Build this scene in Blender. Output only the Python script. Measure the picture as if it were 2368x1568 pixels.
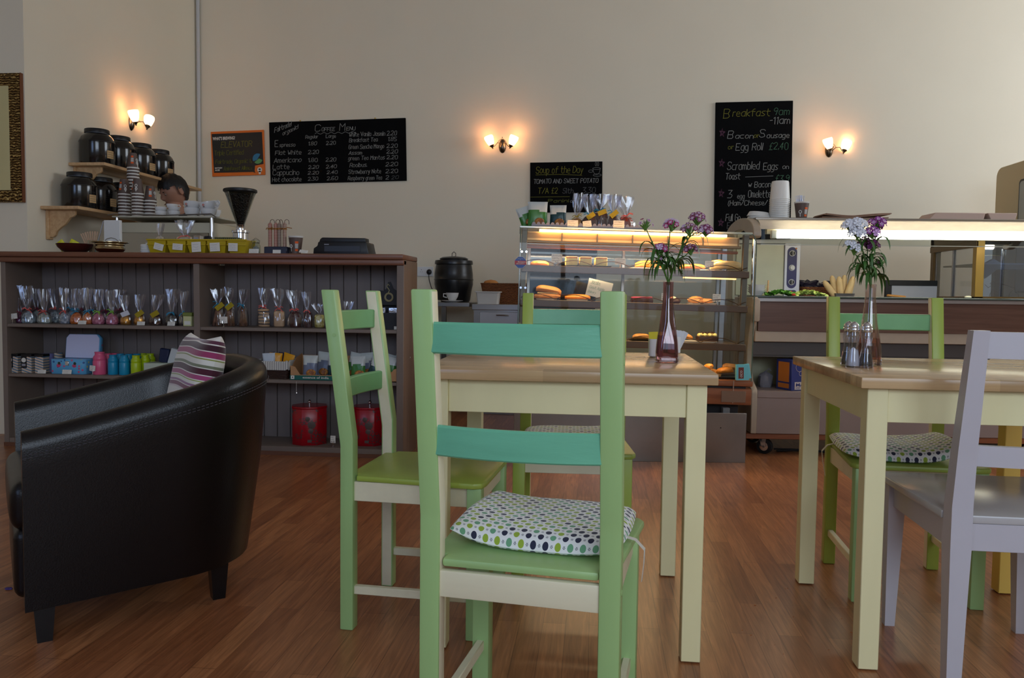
import bpy, bmesh, math, random
from mathutils import Vector, Matrix, noise
PI = math.pi
for o in list(bpy.data.objects): bpy.data.objects.remove(o)
SC = bpy.context.scene
COL = SC.collection

# ---------------------------------------------------------------- camera
FPX, YAW, PITCH, ROLL, CH = 1846.24, .1027, -.0549, .0124, .9411
_cy, _sy, _cp, _sp = math.cos(YAW), math.sin(YAW), math.cos(PITCH), math.sin(PITCH)
_f = Vector((-_sy*_cp, _cy*_cp, _sp)); _r = Vector((_cy, _sy, 0)); _u = _r.cross(_f)
_cr, _sr = math.cos(ROLL), math.sin(ROLL)
_r, _u = _r*_cr + _u*_sr, _u*_cr - _r*_sr
cam = bpy.data.cameras.new('camera'); cam.sensor_width = 36; cam.lens = 36*FPX/2368; cam.clip_start = .05
camo = bpy.data.objects.new('camera', cam); COL.objects.link(camo)
m3 = Matrix((_r, _u, -_f)).transposed()
camo.matrix_world = Matrix.Translation((0, 0, CH)) @ m3.to_4x4()
SC.camera = camo
def P(px, py, Y=None, Z=None, X=None):
    """a point of the place: where the sight line of a pixel meets the plane Y, Z or X"""
    d = _f*FPX + _r*(px-1184) - _u*(py-784)
    t = Y/d.y if Y is not None else ((Z-CH)/d.z if Z is not None else X/d.x)
    return Vector((0, 0, CH)) + d*t
# ---------------------------------------------------------------- light and exposure
SC.view_settings.view_transform = 'Standard'; SC.view_settings.look = 'None'
SC.view_settings.gamma = 1; SC.view_settings.use_curve_mapping = False
SC.view_settings.exposure = 0.6
SC.cycles.use_denoising = True
SC.cycles.transparent_max_bounces = 24; SC.cycles.max_bounces = 10
SC.cycles.sample_clamp_indirect = 4
w = bpy.data.worlds.new('sky'); SC.world = w; w.use_nodes = True
w.node_tree.nodes['Background'].inputs[0].default_value = (.55, .72, 1, 1)
w.node_tree.nodes['Background'].inputs[1].default_value = 1.0
def area(name, loc, rot, sx, sy, power, col):
    l = bpy.data.lights.new(name, 'AREA'); l.shape = 'RECTANGLE'; l.size = sx; l.size_y = sy
    l.energy = power; l.color = col
    o = bpy.data.objects.new(name, l); COL.objects.link(o); o.location = loc; o.rotation_euler = rot
    o['kind'] = 'helper'; return o
# daylight standing outside the shop windows behind the camera
area('daylight_wide', (1.6, -2.75, 2.35), (math.radians(90), 0, 0), 3.4, 1.8, 64, (.76, .87, 1))
area('daylight_side', (5.61, 5.1, 2.5), (math.radians(90), 0, math.radians(90)), 2.4, 1.8, 50, (.90, .95, 1))
area('daylight_small', (-3.0, -2.75, 2.1), (math.radians(90), 0, 0), 1.4, 1.6, 12, (.32, .5, 1))

# ---------------------------------------------------------------- helpers
def lin(c):
    return tuple(((v/255/12.92) if v/255 <= .04045 else ((v/255+.055)/1.055)**2.4) for v in c)
_M = {}
def mat(name, col=(200, 200, 200), rough=.5, metal=0, spec=.5, emit=0, var=0, vscale=8, vstretch=(1, 1, 1), bump=0, bscale=40, trans=0, ior=1.45, coat=0, sheen=0, alpha=1):
    if name in _M: return _M[name]
    m = bpy.data.materials.new(name); m.use_nodes = True; nt = m.node_tree; b = nt.nodes['Principled BSDF']
    c = lin(col); b.inputs['Base Color'].default_value = (*c, 1)
    b.inputs['Roughness'].default_value = rough; b.inputs['Metallic'].default_value = metal
    b.inputs['Specular IOR Level'].default_value = spec; b.inputs['IOR'].default_value = ior
    b.inputs['Transmission Weight'].default_value = trans; b.inputs['Coat Weight'].default_value = coat
    b.inputs['Sheen Weight'].default_value = sheen; b.inputs['Alpha'].default_value = alpha
    if emit: b.inputs['Emission Color'].default_value = (*c, 1); b.inputs['Emission Strength'].default_value = emit
    if var or bump:
        tc = nt.nodes.new('ShaderNodeTexCoord'); mp = nt.nodes.new('ShaderNodeMapping'); mp.inputs['Scale'].default_value = vstretch
        nt.links.new(tc.outputs['Object'], mp.inputs[0])
    if var:
        n = nt.nodes.new('ShaderNodeTexNoise'); n.inputs['Scale'].default_value = vscale; n.inputs['Detail'].default_value = 5
        nt.links.new(mp.outputs[0], n.inputs['Vector'])
        r = nt.nodes.new('ShaderNodeMapRange'); r.inputs[1].default_value = .3; r.inputs[2].default_value = .7; r.inputs[3].default_value = 1-var; r.inputs[4].default_value = 1+var
        nt.links.new(n.outputs[0], r.inputs[0])
        mx = nt.nodes.new('ShaderNodeVectorMath'); mx.operation = 'SCALE'; mx.inputs[0].default_value = c
        nt.links.new(r.outputs[0], mx.inputs['Scale']); nt.links.new(mx.outputs[0], b.inputs['Base Color'])
    if bump:
        n = nt.nodes.new('ShaderNodeTexNoise'); n.inputs['Scale'].default_value = bscale; n.inputs['Detail'].default_value = 4
        nt.links.new(mp.outputs[0], n.inputs['Vector'])
        bp = nt.nodes.new('ShaderNodeBump'); bp.inputs['Strength'].default_value = bump; bp.inputs['Distance'].default_value = .002
        nt.links.new(n.outputs[0], bp.inputs['Height']); nt.links.new(bp.outputs[0], b.inputs['Normal'])
    _M[name] = m; return m
class N:
    """small node-graph helper for patterned materials"""
    def __init__(s, name, rough=.5, **kw):
        s.m = mat(name, rough=rough, **kw); s.nt = s.m.node_tree; s.b = s.nt.nodes['Principled BSDF']
    def n(s, t, **kw):
        x = s.nt.nodes.new('ShaderNode'+t)
        for k, v in kw.items():
            if k.startswith('i'): x.inputs[int(k[1:])].default_value = v
            else: setattr(x, k, v)
        return x
    def l(s, a, b): s.nt.links.new(a, b)
    def math(s, op, a, b=None, c=None):
        x = s.n('Math', operation=op)
        for i, v in enumerate((a, b, c)):
            if v is None: continue
            if isinstance(v, (int, float)): x.inputs[i].default_value = v
            else: s.l(v, x.inputs[i])
        return x.outputs[0]
    def xyz(s, space='Object', scale=(1, 1, 1), rot=(0, 0, 0)):
        tc = s.n('TexCoord'); mp = s.n('Mapping'); mp.inputs['Scale'].default_value = scale; mp.inputs['Rotation'].default_value = rot
        s.l(tc.outputs[space], mp.inputs[0]); sp = s.n('SeparateXYZ'); s.l(mp.outputs[0], sp.inputs[0])
        return mp.outputs[0], sp.outputs
    def ramp(s, fac, stops, const=True):
        r = s.n('ValToRGB'); r.color_ramp.interpolation = 'CONSTANT' if const else 'LINEAR'
        e = r.color_ramp.elements
        while len(e) < len(stops): e.new(.5)
        for k, (p, c) in enumerate(stops): e[k].position = p; e[k].color = (*lin(c), 1)
        s.l(fac, r.inputs[0]); return r.outputs[0]
    def mix(s, fac, a, b, blend='MIX'):
        x = s.n('Mix', data_type='RGBA', blend_type=blend)
        for sock, v in ((x.inputs[0], fac), (x.inputs[6], a), (x.inputs[7], b)):
            if isinstance(v, (int, float)): sock.default_value = v
            elif isinstance(v, tuple): sock.default_value = (*lin(v), 1)
            else: s.l(v, sock)
        return x.outputs[2]
    def col(s, c): s.l(c, s.b.inputs['Base Color'])
    def bump(s, h, strength=.3, dist=.002):
        x = s.n('Bump'); x.inputs['Strength'].default_value = strength; x.inputs['Distance'].default_value = dist
        s.l(h, x.inputs['Height']); s.l(x.outputs[0], s.b.inputs['Normal'])

def tag(o, label=None, cat=None, group=None, kind=None):
    if label: o['label'] = label
    if cat: o['category'] = cat
    if group: o['group'] = group
    if kind: o['kind'] = kind
    return o
def thing(name, label, cat, loc=(0, 0, 0), rz=0, group=None):
    o = bpy.data.objects.new(name, None); o.empty_display_size = .05; COL.objects.link(o)
    o.location = loc; o.rotation_euler = (0, 0, rz); return tag(o, label, cat, group)
class MB:
    def __init__(s): s.bm = bmesh.new(); s.mats = []
    def mi(s, m):
        if m not in s.mats: s.mats.append(m)
        return s.mats.index(m)
    def _fin(s, faces, m):
        i = s.mi(m)
        for f in faces: f.material_index = i; f.smooth = True
    def box(s, lo, hi, m, bev=0, seg=1, mx=None):
        c = [(a+b)/2 for a, b in zip(lo, hi)]; d = [max(abs(b-a), 1e-5) for a, b in zip(lo, hi)]
        M4 = Matrix.Translation(c) @ Matrix.Diagonal((*d, 1))
        if mx is not None: M4 = mx @ M4
        n0 = set(s.bm.faces)
        r = bmesh.ops.create_cube(s.bm, size=1, matrix=M4)
        if bev:
            es = list({e for v in r['verts'] for e in v.link_edges})
            bmesh.ops.bevel(s.bm, geom=es, offset=bev, segments=seg, affect='EDGES', profile=.5, clamp_overlap=True)
        fs = [f for f in s.bm.faces if f not in n0]; s._fin(fs, m); return fs
    def loft(s, rings, m, cap=True, closed=False, wrap=True):
        vs = [[s.bm.verts.new(p) for p in r] for r in rings]; fs = []; n = len(rings[0])
        K = len(vs) if closed else len(vs)-1
        for k in range(K):
            a, b = vs[k], vs[(k+1) % len(vs)]
            for i in range(n if wrap else n-1):
                j = (i+1) % n
                try: fs.append(s.bm.faces.new((a[i], a[j], b[j], b[i])))
                except ValueError: pass
        if cap and not closed:
            if cap != 'top': fs.append(s.bm.faces.new(list(reversed(vs[0]))))
            if cap != 'bottom': fs.append(s.bm.faces.new(vs[-1]))
        s._fin(fs, m); return fs
    def prism(s, poly, axis, a0, a1, m, bev=0, seg=1):
        def p3(p, a):
            return {'x': (a, p[0], p[1]), 'y': (p[0], a, p[1]), 'z': (p[0], p[1], a)}[axis]
        n0 = set(s.bm.faces)
        fs = s.loft([[p3(p, a0) for p in poly], [p3(p, a1) for p in poly]], m)
        bmesh.ops.recalc_face_normals(s.bm, faces=fs)
        if bev:
            es = list({e for f in fs for e in f.edges})
            bmesh.ops.bevel(s.bm, geom=es, offset=bev, segments=seg, affect='EDGES', profile=.5, clamp_overlap=True)
            fs = [f for f in s.bm.faces if f not in n0]; s._fin(fs, m)
        return fs
    def lathe(s, prof, m, n=24, c=(0, 0, 0), cap=True, mx=None, sx=1, sy=1, fn=None):
        rings = []
        for (r, z) in prof:
            ring = []
            for i in range(n):
                a = 2*PI*i/n; q = r*(fn(a, z) if fn else 1)
                v = Vector((q*math.cos(a)*sx, q*math.sin(a)*sy, z))
                if mx is not None: v = mx @ v
                ring.append((v.x+c[0], v.y+c[1], v.z+c[2]))
            rings.append(ring)
        return s.loft(rings, m, cap)
    def cyl(s, p0, p1, r0, m, r1=None, n=12, cap=True):
        return s.tube([p0, p1], [r0, r0 if r1 is None else r1], m, n, cap)
    def tube(s, path, r, m, n=8, cap=True, closed=False):
        pts = [Vector(p) for p in path]; K = len(pts)
        if isinstance(r, (int, float)): r = [r]*K
        rings = []; up = None
        for k in range(K):
            if closed: t = pts[(k+1) % K]-pts[k-1]
            else: t = pts[min(k+1, K-1)]-pts[max(k-1, 0)]
            t.normalize()
            if up is None: up = Vector((0, 0, 1)) if abs(t.z) < .9 else Vector((1, 0, 0))
            x = t.cross(up)
            if x.length < 1e-4: x = t.cross(Vector((1, 0, 0)))
            x.normalize(); y = x.cross(t).normalized(); up = y
            rings.append([pts[k]+(x*math.cos(2*PI*i/n)+y*math.sin(2*PI*i/n))*r[k] for i in range(n)])
        return s.loft(rings, m, cap, closed)
    def ball(s, c, r, m, sub=2, sc=(1, 1, 1), mx=None, jit=0, seed=0):
        M4 = Matrix.Translation(c) @ (mx or Matrix()) @ Matrix.Diagonal((*sc, 1))
        n0 = set(s.bm.faces)
        q = bmesh.ops.create_icosphere(s.bm, subdivisions=sub, radius=r)
        for v in q['verts']:
            if jit: v.co *= 1+jit*noise.noise(v.co*(2.2/r)+Vector((seed*3.7, seed, 0)))
            v.co = M4 @ v.co
        fs = [f for f in s.bm.faces if f not in n0]; s._fin(fs, m); return fs
    def quad(s, pts, m):
        f = s.bm.faces.new([s.bm.verts.new(p) for p in pts]); s._fin([f], m); return f
    def grid(s, nu, nv, fn, m, thick=0):
        g = [[s.bm.verts.new(fn(u/nu, v/nv)) for u in range(nu+1)] for v in range(nv+1)]; fs = []
        for v in range(nv):
            for u in range(nu): fs.append(s.bm.faces.new((g[v][u], g[v][u+1], g[v+1][u+1], g[v+1][u])))
        s._fin(fs, m)
        if thick:
            n0 = set(s.bm.faces); bmesh.ops.solidify(s.bm, geom=fs, thickness=thick)
            s._fin([f for f in s.bm.faces if f not in n0], m)
        return fs
    def xf(s, mx): bmesh.ops.transform(s.bm, matrix=mx, verts=s.bm.verts); return s
    def build(s, name, parent=None, loc=None, rz=None, rot=None, ang=38, norm=True, sub=0, label=None):
        if norm: bmesh.ops.recalc_face_normals(s.bm, faces=s.bm.faces)
        me = bpy.data.meshes.new(name); s.bm.to_mesh(me); s.bm.free()
        for m in s.mats: me.materials.append(m)
        try: me.set_sharp_from_angle(angle=math.radians(ang))
        except Exception: pass
        o = bpy.data.objects.new(name, me); COL.objects.link(o)
        if parent: o.parent = parent
        if loc is not None: o.location = loc
        if rz is not None: o.rotation_euler = (0, 0, rz)
        if rot is not None: o.rotation_euler = rot
        if sub: md = o.modifiers.new('s', 'SUBSURF'); md.levels = sub; md.render_levels = sub
        if label: o['label'] = label
        return o
def copy_tree(o, parent=None):
    kids = [c for c in ALLK(o)]
    c = o.copy(); COL.objects.link(c); c.parent = parent
    for k in kids: copy_tree(k, c)
    return c
def ALLK(o): return [c for c in COL.objects if c.parent == o]
def struct(o): o['kind'] = 'structure'; return o

# single-stroke handwriting
_G = {'A':'0c2i4c 1e3e','B':'0c0i3i4h3f0f 3f4d3c0c','C':'4h3i1i0h0d1c3c4d','D':'0c0i2i4g4e2c0c','E':'4i0i0c4c 0f3f','F':'4i0i0c 0f3f','G':'4h3i1i0h0d1c3c4d4f2f',
'H':'0c0i 4c4i 0f4f','I':'1c1i','J':'3i3d2c1c0d','K':'0c0i 4i0f4c','L':'0i0c4c','M':'0c0i2f4i4c','N':'0c0i4c4i','O':'1c0d0h1i3i4h4d3c1c','P':'0c0i3i4h4g3f0f',
'R':'0c0i3i4h4g3f0f 2f4c','S':'4h3i1i0h1f3f4d3c1c0d','T':'0i4i 2i2c','U':'0i0d1c3c4d4i','V':'0i2c4i','W':'0i1c2f3c4i','Y':'0i2f4i 2f2c','a':'3g1g0f0d1c2c3d 3g3c',
'b':'0i0c2c3d3f2g0g','c':'3g1g0f0d1c3c','d':'3i3c1c0d0f1g3g','e':'0e3e3f2g1g0f0d1c3c','f':'3i2i1h1c 0g3g','g':'3g1g0f0d1c3c 3g3b2a0a','h':'0i0c 0f1g2g3f3c','i':'0g0c 0h0i',
'j':'1g1b0a','k':'0i0c 3g0e3c','l':'0i0c','m':'0g0c 0f1g2f2c 2f3g4f4c','n':'0g0c 0f1g2g3f3c','o':'1g0f0d1c2c3d3f2g1g','p':'0g0a 0g2g3f3d2c0c','r':'0g0c 0f1g2g','s':'3g1g0f3d2c0c',
't':'1i1d2c3c 0g3g','u':'0g0d1c2c3d 3g3c','v':'0g1c2g','w':'0g1c2f3c4g','x':'0g3c 3g0c','y':'0g1d 3g1a0a','z':'0g3g0c3c','0':'1c0d0h1i2i3h3d2c1c','1':'1c1i0h','2':'0h1i2i3h3g0c3c',
'3':'0i3i1f2f3e3d2c0c','4':'3e0e2i2c','5':'3i0i0f2f3e3d2c0c','6':'3i1i0g0d1c2c3d3e2f0f','7':'0i3i1c','8':'1f0g0h1i2i3h3g2f1f0e0d1c2c3d3e2f','9':'3g1f0g0h1i2i3h3g2c',
'.':'0c0d','\'':'0i0h','!':'0i0e 0d0c','?':'0h1i2i3h1f1e 1d1c','£':'3h2i1h1c 0c3c 0f2f','&':'4c0h1i2h0d1c2c4e','-':'0f2f','/':'0c3i','(':'1i0g0d1b',',':'0d0b',':':'0c0d 0f0g','+':'0f4f 2h2d'}
def strokes(txt, h, sp=1.2, jit=.25, seed=1):
    """list of polylines (x, y) with cap height h"""
    rnd = random.Random(seed); out = []; x = 0; k = h/6
    for ch in txt:
        if ch == ' ': x += 2.8*k; continue
        g = _G.get(ch)
        if not g: x += 2*k; continue
        wd = 0; dy = rnd.uniform(-jit, jit); sl = rnd.uniform(.05, .18)
        for seg in g.split(' '):
            pl = []
            for i in range(0, len(seg), 2):
                gx = int(seg[i]); gy = ord(seg[i+1])-99; wd = max(wd, gx)
                pl.append((x+(gx+gy*sl+rnd.uniform(-jit, jit)*.6)*k, (gy+dy+rnd.uniform(-jit, jit)*.6)*k))
            out.append(pl)
        x += (wd+sp)*k
    return out, x
def ink(mb, pls, org, ux, uy, wd, m):
    """flat ribbons along polylines on the plane org + x*ux + y*uy"""
    ux = Vector(ux); uy = Vector(uy); org = Vector(org)
    for pl in pls:
        for a, b in zip(pl, pl[1:]):
            a = Vector(a); b = Vector(b); d = b-a
            if d.length < 1e-6: continue
            d.normalize(); nn = Vector((-d.y, d.x))*wd/2; e = d*wd*.4
            q = [a-e+nn, a-e-nn, b+e-nn, b+e+nn]
            mb.quad([org+ux*p.x+uy*p.y for p in q], m)
def write(mb, txt, org, ux, uy, h, m, wd=None, width=None, seed=1, jit=.25, slope=0):
    pls, x = strokes(txt, h, seed=seed, jit=jit)
    s = (width/x) if width and x else 1
    pls = [[(p[0]*s, p[1]+p[0]*s*slope) for p in pl] for pl in pls]
    ink(mb, pls, org, ux, uy, wd or h*.12, m)
def printed(mb, txt, org, ux, uy, h, m, bold=.0, width=None):
    cu = bpy.data.curves.new('t', 'FONT'); cu.body = txt; cu.size = 1; cu.offset = bold; cu.resolution_u = 2
    o = bpy.data.objects.new('t', cu); COL.objects.link(o)
    me = bpy.data.meshes.new_from_object(o.evaluated_get(bpy.context.evaluated_depsgraph_get()) if False else o)
    bpy.data.objects.remove(o)
    if not me.vertices: return
    W_ = max(v.co.x for v in me.vertices); k = h/.7; kx = (width/W_) if width else k
    ux = Vector(ux); uy = Vector(uy); org = Vector(org); vs = [mb.bm.verts.new(org+ux*v.co.x*kx+uy*v.co.y*k) for v in me.vertices]; fs = []
    for p in me.polygons:
        try: fs.append(mb.bm.faces.new([vs[i] for i in p.vertices]))
        except ValueError: pass
    mb._fin(fs, m); bpy.data.meshes.remove(me)
XA, YA, ZA = Vector((1, 0, 0)), Vector((0, 1, 0)), Vector((0, 0, 1))
# ---------------------------------------------------------------- materials
WALL = mat('wall_paint', (232, 222, 200), .75, var=.015, vscale=2, bump=.12, bscale=60)
def floor_mat():
    g = N('laminate', rough=.3); v, o = g.xyz()
    # strips run in depth: swap x and y for the brick texture
    cb = g.n('CombineXYZ'); g.l(o[1], cb.inputs[0]); g.l(o[0], cb.inputs[1])
    br = g.n('TexBrick'); br.offset = .37; br.squash = 1
    for k, val in (('Scale', 1), ('Mortar Size', .0012), ('Mortar Smooth', .2), ('Bias', 0), ('Brick Width', .62), ('Row Height', .066)): br.inputs[k].default_value = val
    br.inputs['Color1'].default_value = (*lin((186, 124, 80)), 1); br.inputs['Color2'].default_value = (*lin((156, 98, 62)), 1); br.inputs['Mortar'].default_value = (*lin((138, 86, 54)), 1)
    g.l(cb.outputs[0], br.inputs['Vector'])
    mp = g.n('Mapping'); mp.inputs['Scale'].default_value = (38, 2.2, 1); tc = g.n('TexCoord'); g.l(tc.outputs['Object'], mp.inputs[0])
    nz = g.n('TexNoise'); nz.inputs['Scale'].default_value = 2; nz.inputs['Detail'].default_value = 6; nz.inputs['Distortion'].default_value = 1.2; g.l(mp.outputs[0], nz.inputs['Vector'])
    gr = g.ramp(nz.outputs[0], [(.3, (196, 190, 188)), (.5, (226, 224, 222)), (.7, (255, 255, 255))], const=False)
    g.col(g.mix(1, br.outputs[0], gr, 'MULTIPLY')); g.b.inputs['Specular IOR Level'].default_value = .45
    return g.m
def wood_mat(name, c1, c2, axis=0, rough=.35, strips=0):
    g = N(name, rough=rough); sc = [1, 1, 1]; sc = [26, 26, 26]; sc[axis] = 1.6
    mp, o = g.xyz(scale=tuple(sc)); nz = g.n('TexNoise'); nz.inputs['Scale'].default_value = 1.4; nz.inputs['Detail'].default_value = 6; nz.inputs['Distortion'].default_value = .8
    g.l(mp, nz.inputs['Vector']); c = g.ramp(nz.outputs[0], [(.3, c1), (.7, c2)], const=False)
    if strips:
        v, q = g.xyz(); r = g.math('FLOOR', g.math('MULTIPLY', q[1-axis], 1/strips)); wn = g.n('TexWhiteNoise', noise_dimensions='2D')
        cb = g.n('CombineXYZ'); g.l(r, cb.inputs[0]); sh = g.math('ADD', q[axis], g.math('MULTIPLY', r, .137)); g.l(g.math('FLOOR', g.math('MULTIPLY', sh, 3.1)), cb.inputs[1]); g.l(cb.outputs[0], wn.inputs['Vector'])
        t = g.ramp(wn.outputs[0], [(0, (214, 214, 214)), (1, (255, 255, 255))], const=False); c = g.mix(1, c, t, 'MULTIPLY')
    g.col(c); return g.m
FLOOR = floor_mat()
BEECH = wood_mat('beech_top', (192, 156, 112), (212, 178, 132), 0, .22, strips=.043)
PINE = wood_mat('pine', (190, 148, 104), (214, 176, 130), 1, .5)
BROWNW = wood_mat('brown_counter_wood', (108, 66, 46), (128, 82, 60), 0, .35)
ENDP = wood_mat('brown_end_panel', (118, 94, 78), (132, 108, 90), 2, .45)
GREYP = mat('grey_brown_paint', (122, 108, 98), .55, var=.05, vscale=6)
GREYD = mat('grey_board', (118, 108, 104), .5, var=.05, vscale=7, vstretch=(3, 3, .4))
CREAM = mat('cream_paint', (236, 226, 176), .38, var=.03, vscale=12, vstretch=(1, 1, .2))
CREAMC = mat('cream_chair_paint', (226, 218, 186), .4, var=.03, vscale=30, vstretch=(.2, 1, 1), bump=.15, bscale=90)
WARMLEG = mat('warm_lit_leg_paint', (226, 188, 92), .4)  # warm light on one table leg, put into a yellower colour
GREEN = mat('light_green_paint', (158, 192, 126), .36, var=.04, vscale=14, vstretch=(1, 1, .12), bump=.1, bscale=80)
GREENL = mat('lime_green_paint', (160, 178, 76), .36, var=.04, vscale=14, vstretch=(1, 1, .12), bump=.1, bscale=80)
GREENY = mat('olive_green_paint', (150, 168, 74), .4)
TEAL = mat('teal_paint', (108, 182, 148), .36, var=.05, vscale=40, vstretch=(.12, 1, 1), bump=.2, bscale=90)
LEAFG = mat('leaf_green_slat_paint', (116, 170, 112), .38, var=.04, vscale=20)
MINT = mat('mint_slat_paint', (120, 186, 150), .3, var=.04, vscale=20)
WHITEP = mat('white_chair_paint', (192, 188, 194), .34, var=.015, vscale=12)
WHITES = mat('white_seat_paint', (186, 182, 180), .2, var=.02, vscale=12)
LEATHER = mat('black_leather', (13, 10, 11), .3, spec=.42, bump=.25, bscale=260)
LEATHERS = mat('leather_stitch', (70, 66, 72), .5)
BLACKW = mat('black_lacquer', (14, 12, 13), .25)
BLACKP = mat('black_plastic', (20, 20, 22), .4)
BLACKG = mat('black_gloss_tin', (14, 13, 14), .18, coat=.4)
STEEL = mat('brushed_steel', (168, 168, 172), .34, metal=1, var=.1, vscale=5, vstretch=(.3, 1, 3))
STEELD = mat('dull_steel_panel', (140, 134, 128), .32, metal=1, var=.14, vscale=3)
CHROME = mat('chrome', (215, 215, 220), .08, metal=1)
PEWTER = mat('pewter', (120, 108, 92), .28, metal=1)
GOLD = mat('gold_metal', (190, 160, 90), .3, metal=1)
CERAM = mat('white_ceramic', (226, 226, 226), .15)
WPLAS = mat('white_plastic', (222, 222, 220), .35)
PAPER = mat('white_card', (226, 222, 212), .7)
INKD = mat('ink', (70, 70, 80), .8)
CHALKW = mat('chalk_white', (146, 146, 142), .9); CHALKY = mat('chalk_yellow', (122, 118, 44), .9); CHALKG = mat('chalk_green', (76, 112, 88), .9)
CHALKP = mat('chalk_pink', (140, 92, 118), .9); CHALKD = mat('chalk_faint', (92, 92, 92), .9); CHALKO = mat('chalk_faint_yellow', (104, 106, 40), .9)
BOARD = mat('blackboard', (11, 11, 12), .9, spec=.12, var=.18, vscale=5)
ORANGE = mat('orange_plastic', (224, 110, 26), .4)
RUBBER = mat('rubber', (24, 24, 26), .6)
GLASS = mat('vase_glass', (240, 236, 240), .02, trans=1, ior=1.45)
def sheet_glass(name, tint=(255, 255, 255), refl=.06, rough=.02, gl=(255, 255, 255)):
    if name in _M: return _M[name]
    m = bpy.data.materials.new(name); m.use_nodes = True; nt = m.node_tree; nt.nodes.clear()
    o = nt.nodes.new('ShaderNodeOutputMaterial'); mx = nt.nodes.new('ShaderNodeMixShader'); t = nt.nodes.new('ShaderNodeBsdfTransparent'); g = nt.nodes.new('ShaderNodeBsdfGlossy')
    t.inputs[0].default_value = (*lin(tint), 1); g.inputs['Roughness'].default_value = rough; g.inputs[0].default_value = (*lin(gl), 1)
    lw = nt.nodes.new('ShaderNodeLayerWeight'); lw.inputs[0].default_value = .25
    a = nt.nodes.new('ShaderNodeMath'); a.operation = 'MULTIPLY_ADD'; a.inputs[1].default_value = .4; a.inputs[2].default_value = refl
    nt.links.new(lw.outputs['Fresnel'], a.inputs[0]); nt.links.new(a.outputs[0], mx.inputs[0])
    nt.links.new(t.outputs[0], mx.inputs[1]); nt.links.new(g.outputs[0], mx.inputs[2]); nt.links.new(mx.outputs[0], o.inputs[0])
    _M[name] = m; return m
CASEG = sheet_glass('case_glass', (240, 243, 240), .006)
CELLO = sheet_glass('cellophane', (240, 240, 244), .10, .14)
def fabric(name, sx=30):
    g = N(name, rough=.85)
    tc = g.n('TexCoord'); sp = g.n('SeparateXYZ'); g.l(tc.outputs['UV'], sp.inputs[0])
    # staggered rows of round dots, small flowers between
    u = g.math('MULTIPLY', sp.outputs[0], sx); v = g.math('MULTIPLY', sp.outputs[1], sx*1.7)
    row = g.math('FLOOR', v); us = g.math('ADD', u, g.math('MULTIPLY', row, .5))
    cu = g.math('FLOOR', us); fu = g.math('SUBTRACT', g.math('FRACT', us), .3); fv = g.math('MULTIPLY', g.math('SUBTRACT', g.math('FRACT', v), .5), .59)
    d = g.math('SQRT', g.math('ADD', g.math('MULTIPLY', fu, fu), g.math('MULTIPLY', fv, fv)))
    cb = g.n('CombineXYZ'); g.l(cu, cb.inputs[0]); g.l(row, cb.inputs[1]); wn = g.n('TexWhiteNoise', noise_dimensions='2D'); g.l(cb.outputs[0], wn.inputs['Vector'])
    c = g.ramp(wn.outputs[0], [(0, (38, 42, 66)), (.33, (150, 174, 56)), (.68, (108, 162, 124))])
    f2 = g.math('SUBTRACT', g.math('FRACT', us), .8); d2 = g.math('SQRT', g.math('ADD', g.math('MULTIPLY', f2, f2), g.math('MULTIPLY', fv, fv)))
    an = g.math('ARCTAN2', fv, f2); pet = g.math('ADD', g.math('MULTIPLY', g.math('COSINE', g.math('MULTIPLY', an, 6)), .035), .085)
    base = g.mix(g.math('LESS_THAN', d2, pet), (232, 232, 230), (96, 100, 112))
    base = g.mix(g.math('LESS_THAN', d2, .035), base, (225, 225, 220))
    g.col(g.mix(g.math('LESS_THAN', d, .245), base, c)); g.b.inputs['Sheen Weight'].default_value = .2
    return g.m
DOTS = fabric('dotted_cotton', 14)

# ---------------------------------------------------------------- room
XL, YW, YN = -3.61, 7.0, 4.78
def sbox(name, lo, hi, m, kind='structure'):
    b = MB(); b.box(lo, hi, m); o = b.build(name); o['kind'] = kind; return o
sbox('floor', (-6.1, -2.6, -.1), (5.7, 7.1, 0), FLOOR)
sbox('ceiling', (-6.1, -2.6, 3.9), (5.7, 7.1, 4.0), mat('ceiling_white', (225, 222, 214), .8))
sbox('wall_back', (XL-.1, YW, 0), (5.7, YW+.1, 3.9), WALL)
sbox('wall_recess_side', (XL-.1, YN, 0), (XL, YW, 3.9), WALL)
sbox('wall_left_return', (-6.0, YN, 0), (XL-.1, YN+.1, 3.9), WALL)
sbox('wall_left', (-6.1, -2.6, 0), (-6.0, YN+.1, 3.9), WALL)
b = MB()
for lo, hi in (((5.6, -2.5, 0), (5.7, 3.8, 3.9)), ((5.6, 6.4, 0), (5.7, 7.0, 3.9)), ((5.6, 3.8, 0), (5.7, 6.4, 1.5)), ((5.6, 3.8, 3.45), (5.7, 6.4, 3.9))): b.box(lo, hi, WALL)
struct(b.build('wall_right'))
b = MB()
for x0, x1 in ((-6, -3.8), (-2.2, -.3), (3.5, 5.6)): b.box((x0, -2.6, 0), (x1, -2.5, 3.9), WALL)
for x0, x1 in ((-3.8, -2.2), (-.3, 3.5)):
    b.box((x0, -2.6, 0), (x1, -2.5, .9), WALL); b.box((x0, -2.6, 3.3), (x1, -2.5, 3.9), WALL)
struct(b.build('wall_front'))
def window(name, x0, x1, z0, z1, y, nb):
    b = MB(); fr = mat('window_frame_white', (225, 225, 222), .4)
    for k in range(nb+1):
        xx = x0+(x1-x0)*k/nb; b.box((xx-.03, y-.03, z0), (xx+.03, y+.03, z1), fr)
    b.box((x0, y-.03, z0), (x1, y+.03, z0+.06), fr); b.box((x0, y-.03, z1-.06), (x1, y+.03, z1), fr)
    return struct(b.build(name))
window('window_1', -.3, 3.5, .9, 3.3, -2.55, 3); window('window_2', -3.8, -2.2, .9, 3.3, -2.55, 2)
b = MB()
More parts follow.
